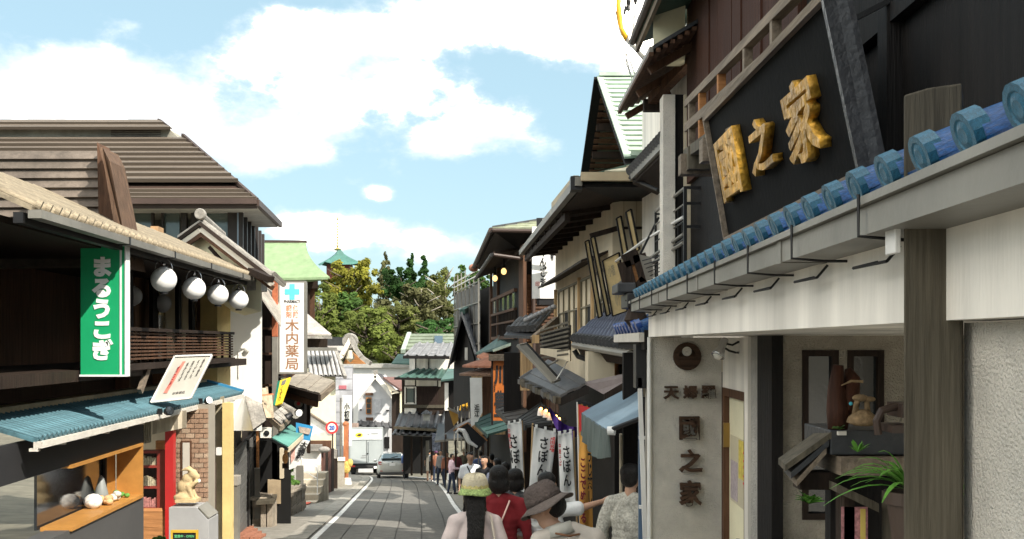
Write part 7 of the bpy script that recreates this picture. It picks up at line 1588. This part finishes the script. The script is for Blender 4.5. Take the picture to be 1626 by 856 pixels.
# ------------------------------------------------------------------ people
skin = mat('skin', (.46,.27,.18), .55, .06, 12, .05, 60, dirt=.05); hairm = mat('hair_black', (.006,.0042,.0036), .42, .5, 12, 1.0, 18, stretch=(9,9,.5), dirt=.1)
def blob(mb, p, q, r0, r1, n=6, sx=1.0, sy=1.0):
    p = Vector(p); q = Vector(q); r0 = r0 if isinstance(r0, tuple) else (r0, r0, r0); r1 = r1 if isinstance(r1, tuple) else (r1, r1, r1)
    for i in range(n):
        k = i/(n-1); mb.ball(p.lerp(q, k), tuple(a*(1-k)+b*k for a, b in zip(r0, r1)), 12, 8)
def cloth_(name, col, var=.1, scale=9, **k): return mat(name, col, .9, var, scale, .35, 14, dirt=.12, **k)
def person(label, px, D, h, yaw, top, bottom, near=False, arms=None, lean=0.0, head=(0,0,0), headturn=0.0, headtilt=0.0, sleeve=1.0, skirt=False, stride=.12, hair='short', face=True, group=None, wide=1.0, dx=0, gzadd=0, shoe=None):
    """local: +Y ahead, +X to the person's right"""
    t = thing('person', label, 'person', G(px, D, gzadd), group); t.rotation_euler = (0, 0, yaw); s = h/1.70; t.scale = (s, s, s); vx = .009 if near else .026
    def L(name, mb, m, voxel=None, sm=3, par=None):
        me = remesh(mb, voxel or vx, sm) if voxel != 0 else mb.mesh(name); return link(name, me, m, par or t, True)
    le = lean; pel = Vector((0,0,.93)); ch = Vector((0, .30*math.sin(le), .93+.30*math.cos(le))); nk = Vector((0, .50*math.sin(le), .93+.50*math.cos(le))); hc = nk+Vector((head[0], .03+head[1], .155+head[2]))
    sh = {s_: nk+Vector((s_*.17*wide, 0, -.075)) for s_ in (-1, 1)}
    arms = arms or {}; A = {}
    for s_ in (-1, 1):
        e, w = arms.get(s_, ((s_*.23, -.03, 1.12), (s_*.24, .06, .88))); A[s_] = (Vector(e), Vector(w))
    legs = {s_: (Vector((s_*.09,0,.90)), Vector((s_*.095, s_*stride*.5+.02, .49)), Vector((s_*.095, s_*stride, .09))) for s_ in (-1, 1)}
    body = MB(); 
    blob(body, pel, ch, (.13,.09,.11), (.125,.085,.12), 5); blob(body, ch, nk+Vector((0,0,-.06)), (.125,.08,.10), (.09,.06,.06), 4); blob(body, nk+Vector((0,0,-.06)), hc+Vector((0,-.01,-.07)), .055, .05, 5)
    RM = Matrix.Rotation(headturn, 3, 'Z') @ Matrix.Rotation(headtilt, 3, 'X')
    def hp(v): return hc+RM @ Vector(v)
    hd = [((0,-.012,.03),(.078,.088,.082)), ((0,.015,-.03),(.064,.066,.062)), ((0,.034,-.072),(.042,.040,.034)), ((0,.045,.0),(.058,.045,.05))]
    for c, r in hd: body.ball(hp(c), r if abs(headtilt) < .1 else tuple(sorted(r, reverse=False)[i] if False else r[i] for i in range(3)), 16, 12)
    if near: body.ball(hp((0,.098,-.012)), (.012,.016,.014), 8, 6); body.ball(hp((0,.088,.005)), (.009,.014,.022), 8, 6); body.ball(hp((0,.080,-.055)), (.020,.014,.009), 8, 6)
    else: body.ball(hp((0,.09,-.01)), (.013,.02,.02), 8, 6)
    for s_ in (-1, 1):
        body.ball(hp((s_*.078,-.005,-.008)), (.014,.020,.030), 8, 6)
        e, w = A[s_]; blob(body, sh[s_], e, .048, .038, 9); blob(body, e, w, .037, .024, 9)
        hdir = (w-e).normalized(); hs = w+hdir*.05; sd = Vector((0,1,0)) if abs(hdir.y) < .7 else Vector((1,0,0)); sd = (sd-hdir*sd.dot(hdir)).normalized(); up = hdir.cross(sd)
        blob(body, w, hs, (.022,.026,.03), (.020,.036,.036) if near else (.028,.036,.036), 5)
        if near:
            for f in range(4): o = sd*(.027-.018*f); l = (.070,.080,.075,.058)[f]; a = hs+hdir*.025+o; m1 = a+hdir*l*.5+up*s_*-.006; m2 = a+hdir*l*.9+up*s_*-.026; blob(body, a, m1, .0095, .0088, 5); blob(body, m1, m2, .0088, .0075, 5)
            a = w+hdir*.02+sd*.026; blob(body, a, a+sd*.030+hdir*.035, .012, .0095, 5); blob(body, a+sd*.030+hdir*.035, a+sd*.032+hdir*.068, .0095, .008, 4)
        else: blob(body, hs, hs+hdir*.08, .026, .016, 4)
        h_, k_, a_ = legs[s_]; blob(body, h_, k_, .075, .050, 8); blob(body, k_, a_, .048, .034, 8); blob(body, a_+Vector((0,-.02,-.04)), a_+Vector((0,.14,-.055)), .035, .026, 4)
    L('body', body, skin, vx)
    tp = MB(); blob(tp, pel+Vector((0,0,-.04)), ch, (.165,.125,.10), (.165*wide,.122,.12), 7); blob(tp, ch, nk+Vector((0,0,-.06)), (.168*wide,.12,.10), (.12*wide,.088,.055), 5)
    for s_ in (-1, 1):
        e, w = A[s_]; blob(tp, nk+Vector((s_*.035,0,-.02)), sh[s_], .052, .064, 6)
        if sleeve > .5: blob(tp, sh[s_], e, .068, .056, 9); blob(tp, e, e.lerp(w, min(1, (sleeve-.5)*2)*.92), .056, .044, 9)
        else: blob(tp, sh[s_], sh[s_].lerp(e, sleeve*2*.9), .068, .062, 6)
    if lean: blob(tp, nk+Vector((-.05,-.03,-.13)), nk+Vector((.05,-.03,-.13)), (.11,.09,.10), (.11,.09,.10), 3)
    if skirt: blob(tp, pel, (0,0,.55), (.17,.13,.1), (.22,.19,.08), 9)
    o = L('top', tp, top, vx, 4 if near else 3)
    if near:
        dm = o.modifiers.new('folds', 'DISPLACE'); tx = bpy.data.textures.get('folds') or bpy.data.textures.new('folds', 'CLOUDS'); tx.noise_scale = .17; tx.noise_depth = 0; dm.texture = tx; dm.strength = .035; dm.mid_level = .5
    bt = MB(); blob(bt, pel, pel+Vector((0,0,-.10)), (.155,.118,.10), (.15,.11,.08), 4)
    for s_ in (-1, 1): h_, k_, a_ = legs[s_]; blob(bt, h_, k_, .088, .066, 8); blob(bt, k_, a_+Vector((0,0,.02)), .064, .055, 8)
    L('trousers', bt, bottom, vx)
    sm = MB()
    for s_ in (-1, 1): a_ = legs[s_][2]; blob(sm, a_+Vector((0,-.03,-.045)), a_+Vector((0,.15,-.055)), (.042,.045,.045), (.038,.045,.03), 5)
    L('shoes', sm, shoe or ink, .02)
    hr = MB()
    if hair != 'none':
        hr.ball(hp((0,-.028,.045)), (.088,.090,.078), 16, 12); hr.ball(hp((0,-.045,-.01)), (.080,.062,.075), 14, 10); hr.ball(hp((0,.03,.078)), (.066,.055,.035), 12, 8)
        if hair == 'bob': hr.ball(hp((0,-.04,-.05)), (.098,.075,.09), 14, 10); [hr.ball(hp((s_*.072,.0,-.045)), (.026,.055,.085), 10, 8) for s_ in (-1,1)]
        if hair == 'long':
            for i in range(16): k = i/15; hr.ball(hp((.012*math.sin(k*5), -.075-.11*min(1,k*2.2), -.02-.62*k)), (.086-.045*math.sin(k*2.2)*.5, .046-.012*k, .05), 12, 8)
            for q in (-1, 1): blob(hr, hp((q*.06,-.03,0)), hp((q*.085,-.05,-.25)), .028, .015, 7)
        L('hair', hr, hairm, vx*1.15, 9)
    if face:
        for s_ in (-1, 1):
            ey = L('eye', MB().ball(hp((s_*.030,.079,.006)), (.012,.008,.007), 8, 6), cloth_w, 0); L('iris', MB().ball(hp((s_*.030,.086,.006)), (.006,.004,.006), 8, 6), ink, 0, par=ey)
        L('mouth', MB().ball(hp((0,.082,-.052)), (.022,.010,.006), 8, 6), flat('lips', (.35,.12,.10)), 0)
    return t, L, hp, nk, sh, A
def hat(L, hp, crown, brim, cr=.10, ch=.095, bw=.055, droop=.03, wave=.008, zoff=.05, tilt=0, band=None, seg=48):
    mb = MB(); vs = []; prof = [(0,ch*1.04),(cr*.45,ch*1.0),(cr*.74,ch*.90),(cr*.92,ch*.62),(cr*1.0,ch*.25),(cr*1.03,0)]
    def ring(rr, z, wv=0): return [hp((math.cos(2*math.pi*k/seg)*rr*.94*(1+.012*math.sin(k*.9)), -.01+math.sin(2*math.pi*k/seg)*rr*1.04, zoff+z+.007*math.sin(k*1.9+z*40)*(z > 0)+wv*math.sin(k*6*math.pi/seg+1))) for k in range(seg)]
    rows = [ring(max(r, .002), z) for r, z in prof]; n = len(rows)
    o = L('hat', mb.add([v for r in rows for v in r], [(j*seg+k, j*seg+(k+1) % seg, (j+1)*seg+(k+1) % seg, (j+1)*seg+k) for j in range(n-1) for k in range(seg)]), crown, 0)
    so = o.modifiers.new('thick', 'SOLIDIFY'); so.thickness = .004
    rows = [ring(cr*1.03+bw*q, -droop*q, wave*q) for q in (0, .35, .7, 1)]; b = MB(); b.add([v for r in rows for v in r], [(j*seg+k, j*seg+(k+1) % seg, (j+1)*seg+(k+1) % seg, (j+1)*seg+k) for j in range(3) for k in range(seg)])
    b2 = L('brim', b, brim, 0, par=o); so = b2.modifiers.new('thick', 'SOLIDIFY'); so.thickness = .004
    if band: L('band', MB().add([v for r in (ring(cr*1.035, .0), ring(cr*1.03, .022)) for v in r], [(k, (k+1) % seg, seg+(k+1) % seg, seg+k) for k in range(seg)]), band, 0, par=o)
    return o
def strap(L, pts, m, w=.012, name='strap'): L(name, MB().tube(pts, w, 6), m, 0)
red = cloth_('cardigan_red', (.16,.008,.012)); pinkw = cloth_('cardigan_blush', (.66,.55,.52)); dkc = cloth_('cloth_black', (.018,.018,.022)); navy = cloth_('cloth_navy', (.02,.03,.06)); wht = cloth_('tee_white', (.72,.74,.78)); greige = cloth_('shirt_greige', (.46,.415,.365), .05); jeans = cloth_('jeans', (.04,.05,.09)); brn = cloth_('cloth_rust', (.26,.10,.06))
# near group
t, L, hp, nk, sh, A = person('woman in a cream sunhat with green brim, long dark hair and a blush cardigan', 754, 7.6, 1.63, .0, pinkw, jeans, near=True, hair='long', face=False, sleeve=1, arms={-1:((-.21,-.04,1.14),(-.22,.03,.90)), 1:((.22,-.05,1.14),(.21,.08,.95))}, wide=.84)
hat(L, hp, mat('hat_cream', (.60,.53,.38), .9, .1, 30, .6, 80), mat('hat_floral_brim', (.34,.45,.16), .9, .6, 60, .5, 60), cr=.104, ch=.10, bw=.028, droop=.045, wave=.006, zoff=.035, band=flat('band_floral', (.58,.50,.20), var=.6, scale=80))
strap(L, [nk+Vector((.10,.07,-.02)), nk+Vector((.12,-.06,-.01)), (.15,-.13,1.25), (.20,-.15,1.08)], cloth_('strap_cream', (.60,.52,.42)), .008)
L('handbag', MB().box(.11,.30,-.20,-.11,.86,1.10), mat('bag_pink_floral', (.60,.16,.24), .8, .8, 45, .2, 30), .012, 3)
t, L, hp, nk, sh, A = person('woman in a dark red cardigan with a dark bob and a pale bag strap', 792, 9.3, 1.68, .0, red, dkc, near=True, hair='bob', face=False, arms={-1:((-.24,-.02,1.10),(-.22,.10,.88)), 1:((.25,-.03,1.10),(.30,.03,.80))}, wide=1.1)
strap(L, [nk+Vector((.10,.06,-.02)), nk+Vector((.09,-.10,-.04)), (.02,-.135,1.22), (-.10,-.14,1.02)], cloth_('strap_pink', (.62,.42,.36)), .008)
t, L, hp, nk, sh, A = person('person in a black speckled dress with chin length dark hair behind the red cardigan', 818, 10.9, 1.62, -.1, mat('dress_speckled', (.06,.06,.062), .9, .95, 70, .3, 30), dkc, near=True, hair='bob', face=False, skirt=True)
t, L, hp, nk, sh, A = person('nearest man in a grey bucket hat and glasses bending his head down to the left', 904, 5.75, 1.66, .12, greige, jeans, near=True, hair='short', face=True, lean=.18, gzadd=.0, head=(-.105,.055,-.045), headturn=1.15, headtilt=-.50, arms={-1:((-.27,.06,1.12),(-.14,.28,1.10)), 1:((.27,.06,1.12),(.14,.28,1.08))}, wide=.86)
hat(L, hp, mat('hat_taupe', (.085,.065,.058), .92, .12, 20, .7, 60), mat('hat_taupe_brim', (.11,.088,.078), .92, .12, 20, .6, 60), cr=.103, ch=.105, bw=.055, droop=.035, wave=.012, zoff=.035)
L('collar', MB().lathe(nk+Vector((-.03,.01,-.035)), [(.098,0),(.082,.045),(.072,.065),(.066,.06),(.080,.0)], axis=(-.25,.2,1), seg=24), cloth_('collar_grey', (.38,.37,.33)), 0)
strap(L, [nk+Vector((-.085,.03,-.02)), nk+Vector((-.07,-.075,-.01)), nk+Vector((.0,-.105,-.02)), nk+Vector((.075,-.04,-.02)), nk+Vector((.09,.08,-.10))], flat('strap_brown', (.16,.07,.03)), .006)
gls = L('glasses', MB().tube([hp((-.078,-.01,.012)), hp((-.072,.08,.012)), hp((-.05,.10,.012)), hp((0,.105,.014)), hp((.05,.10,.012)), hp((.072,.08,.012)), hp((.078,-.01,.012))], .0025, 5), ink, 0)
for s_ in (-1, 1): L('lens', MB().lathe(hp((s_*.034,.103,.004)), [(.020,0),(.023,.001),(.020,.003)], axis=hp((0,1,0))-hp((0,0,0)), seg=16), metal_dk, 0, par=gls)
L('face_mask', MB().ball(hp((0,.078,-.062)), (.045,.034,.030), 12, 8), cloth_w, 0)
t, L, hp, nk, sh, A = person('woman in a white t-shirt reaching her right arm out to the banners', 868, 9.4, 1.62, -.15, cloth_('tee_offwhite', (.66,.66,.65)), jeans, near=True, hair='short', face=False, sleeve=.42, arms={-1:((-.24,-.02,1.10),(-.22,.10,.88)), 1:((.32,.05,1.37),(.52,.2,1.42))})
L('hair_bun', MB().ball(hp((.0,-.095,.02)), (.045,.04,.05)), hairm, 0); strap(L, [nk+Vector((.10,.07,-.02)), nk+Vector((.11,-.07,-.02)), (.10,-.13,1.22), (.0,-.14,1.02)], cloth_('strap_tan', (.42,.16,.07)), .014)
pat = mat('blouse_patterned', (.46,.44,.38), .9, .45, 55, .3, 30)
t, L, hp, nk, sh, A = person('person in a loose patterned grey blouse walking into the shop at the blue door frame', 1000, 9.0, 1.70, -.55, pat, cloth_('trouser_cream', (.45,.40,.32)), near=True, hair='short', face=False, wide=1.0, skirt=True, arms={-1:((-.25,-.03,1.12),(-.25,.04,.88)), 1:((.25,.04,1.12),(.24,.22,1.0))})
# farther down the street
g = 'pedestrians down the street'
t, L, hp, nk, sh, A = person('young man in a white t-shirt with a dark crossbody strap walking uphill', 747, 23.5, 1.72, math.pi, wht, cloth_('shorts_khaki', (.36,.32,.25)), hair='short', sleeve=.45, headturn=.5, group=g); strap(L, [nk+Vector((.08,-.03,0)), nk+Vector((.06,.09,-.05)), (-.05,.14,1.18), (-.15,.12,1.0)], ink, .014)
t, L, hp, nk, sh, A = person('woman in a pale pink top and navy trousers holding a white bag', 717, 41, 1.56, -1.2, cloth_('top_pink', (.62,.45,.50)), navy, hair='short', group=g, arms={1:((.22,.05,1.10),(.14,.28,1.08))}); L('bag', MB().box(-.36,-.22,-.06,.06,.55,.86), cloth_w, .03)
t, L, hp, nk, sh, A = person('person in a maroon top and white cap behind the pink top woman', 724, 45, 1.66, math.pi, cloth_('top_maroon', (.20,.05,.06)), dkc, hair='short', group=g); hat(L, hp, cloth_w, cloth_w, seg=16)
t, L, hp, nk, sh, A = person('man in an olive shirt and pale hat beside the maroon top', 737, 46, 1.72, math.pi, cloth_('shirt_olive', (.09,.085,.06)), dkc, group=g); hat(L, hp, cloth_('hat_sand', (.45,.38,.28)), cloth_('hat_sand2', (.45,.38,.28)), seg=16)
person('person in a rust top left of the pink top woman, partly hidden', 710, 47, 1.60, math.pi, brn, navy, group=g)
t, L, hp, nk, sh, A = person('person in a rust-brown jacket and purple cap seen from behind', 692, 55, 1.62, .1, cloth_('jacket_rust', (.30,.13,.08)), navy, group=g); hat(L, hp, cloth_('cap_purple', (.14,.05,.12)), cloth_('cap_purple2', (.14,.05,.12)), bw=.02, seg=16)
t, L, hp, nk, sh, A = person('person in black shorts with a grey backpack seen from behind', 682, 55.5, 1.68, .0, dkc, skin, group=g, sleeve=.45); L('backpack', MB().box(-.14,.14,-.26,-.12,1.08,1.42), cloth_('pack_grey', (.30,.33,.34)), .03); L('shorts', MB().box(-.17,.17,-.12,.12,.62,.95), dkc, .03)
t, L, hp, nk, sh, A = person('person with a blue backpack walking beside the silver car', 645, 60, 1.68, .1, cloth_('shirt_blue', (.10,.16,.34)), dkc, group=g); L('backpack', MB().box(-.15,.15,-.27,-.12,1.05,1.42), cloth_('pack_blue', (.16,.28,.60)), .03)
person('dark clothed person standing under the eaves right of the white t-shirt man', 770, 22, 1.66, 2.6, dkc, dkc, group=g)
person('child in a brown top in the shade beyond the red cardigan', 760, 26, 1.35, 2.9, cloth_('top_brown', (.12,.06,.04)), navy, group=g)
person('person in a pale grey top half hidden behind the first white banner pole', 803, 17, 1.60, .2, cloth_('top_pale_grey', (.40,.42,.48)), dkc, group=g)
person('person in a pale lilac top among the shaded shopfronts', 790, 20.5, 1.62, .4, cloth_('top_lilac', (.38,.40,.52)), navy, group=g)
person('grey haired person in a black jacket in the dark passage left of the first banner', 781, 29, 1.64, .3, dkc, navy, group=g)
person('person in a white blouse farther along under the green awning', 797, 31, 1.62, 2.9, wht, dkc, group=g)
person('tall person in a dark blue shirt under the curl banner', 763, 34, 1.72, .1, cloth_('shirt_deep_blue', (.03,.05,.12)), dkc, group=g)
person('person in a tan shirt and dark trousers beyond the curl banner', 752, 40, 1.66, .3, cloth_('shirt_tan', (.30,.22,.14)), dkc, group=g)
person('person in a grey shirt at the far shop entrance', 700, 50, 1.66, 2.6, cloth_('shirt_mid_grey', (.18,.18,.19)), navy, group=g)
# planting by the low wall
sb = thing('green_shrub', 'leafy green shrub growing over the stone planter', 'shrub', P(456,770,27)); leaf_cloud('foliage', [(P(452,748,27).x,27,P(0,748,27).z,.26,.25,.28),(P(462,762,26.6).x,26.6,P(0,762,26.6).z,.26,.25,.18),(P(455,738,27).x,27,P(0,736,27).z,.14,.15,.16)], 1500, .05, foliage_mat('foliage_shrub', (.10,.20,.045)), sb); part('stem', MB().tube([P(456,785,27), P(455,760,27), P(453,742,27)], .02, 6), w_brown, sb)
cp = thing('cabinet_plant', 'small green plant at the foot of the counter on the left', 'plant', P(250,870,14.2)); leaf_cloud('foliage', [(P(250,854,14.2).x,14.2,P(0,856,14.2).z,.13,.1,.08)], 350, .03, MATS['foliage_shrub'], cp); part('pot', MB().lathe(P(250,885,14.2), [(.08,0),(.11,.16),(.1,.17)], seg=14), metal_br, cp)
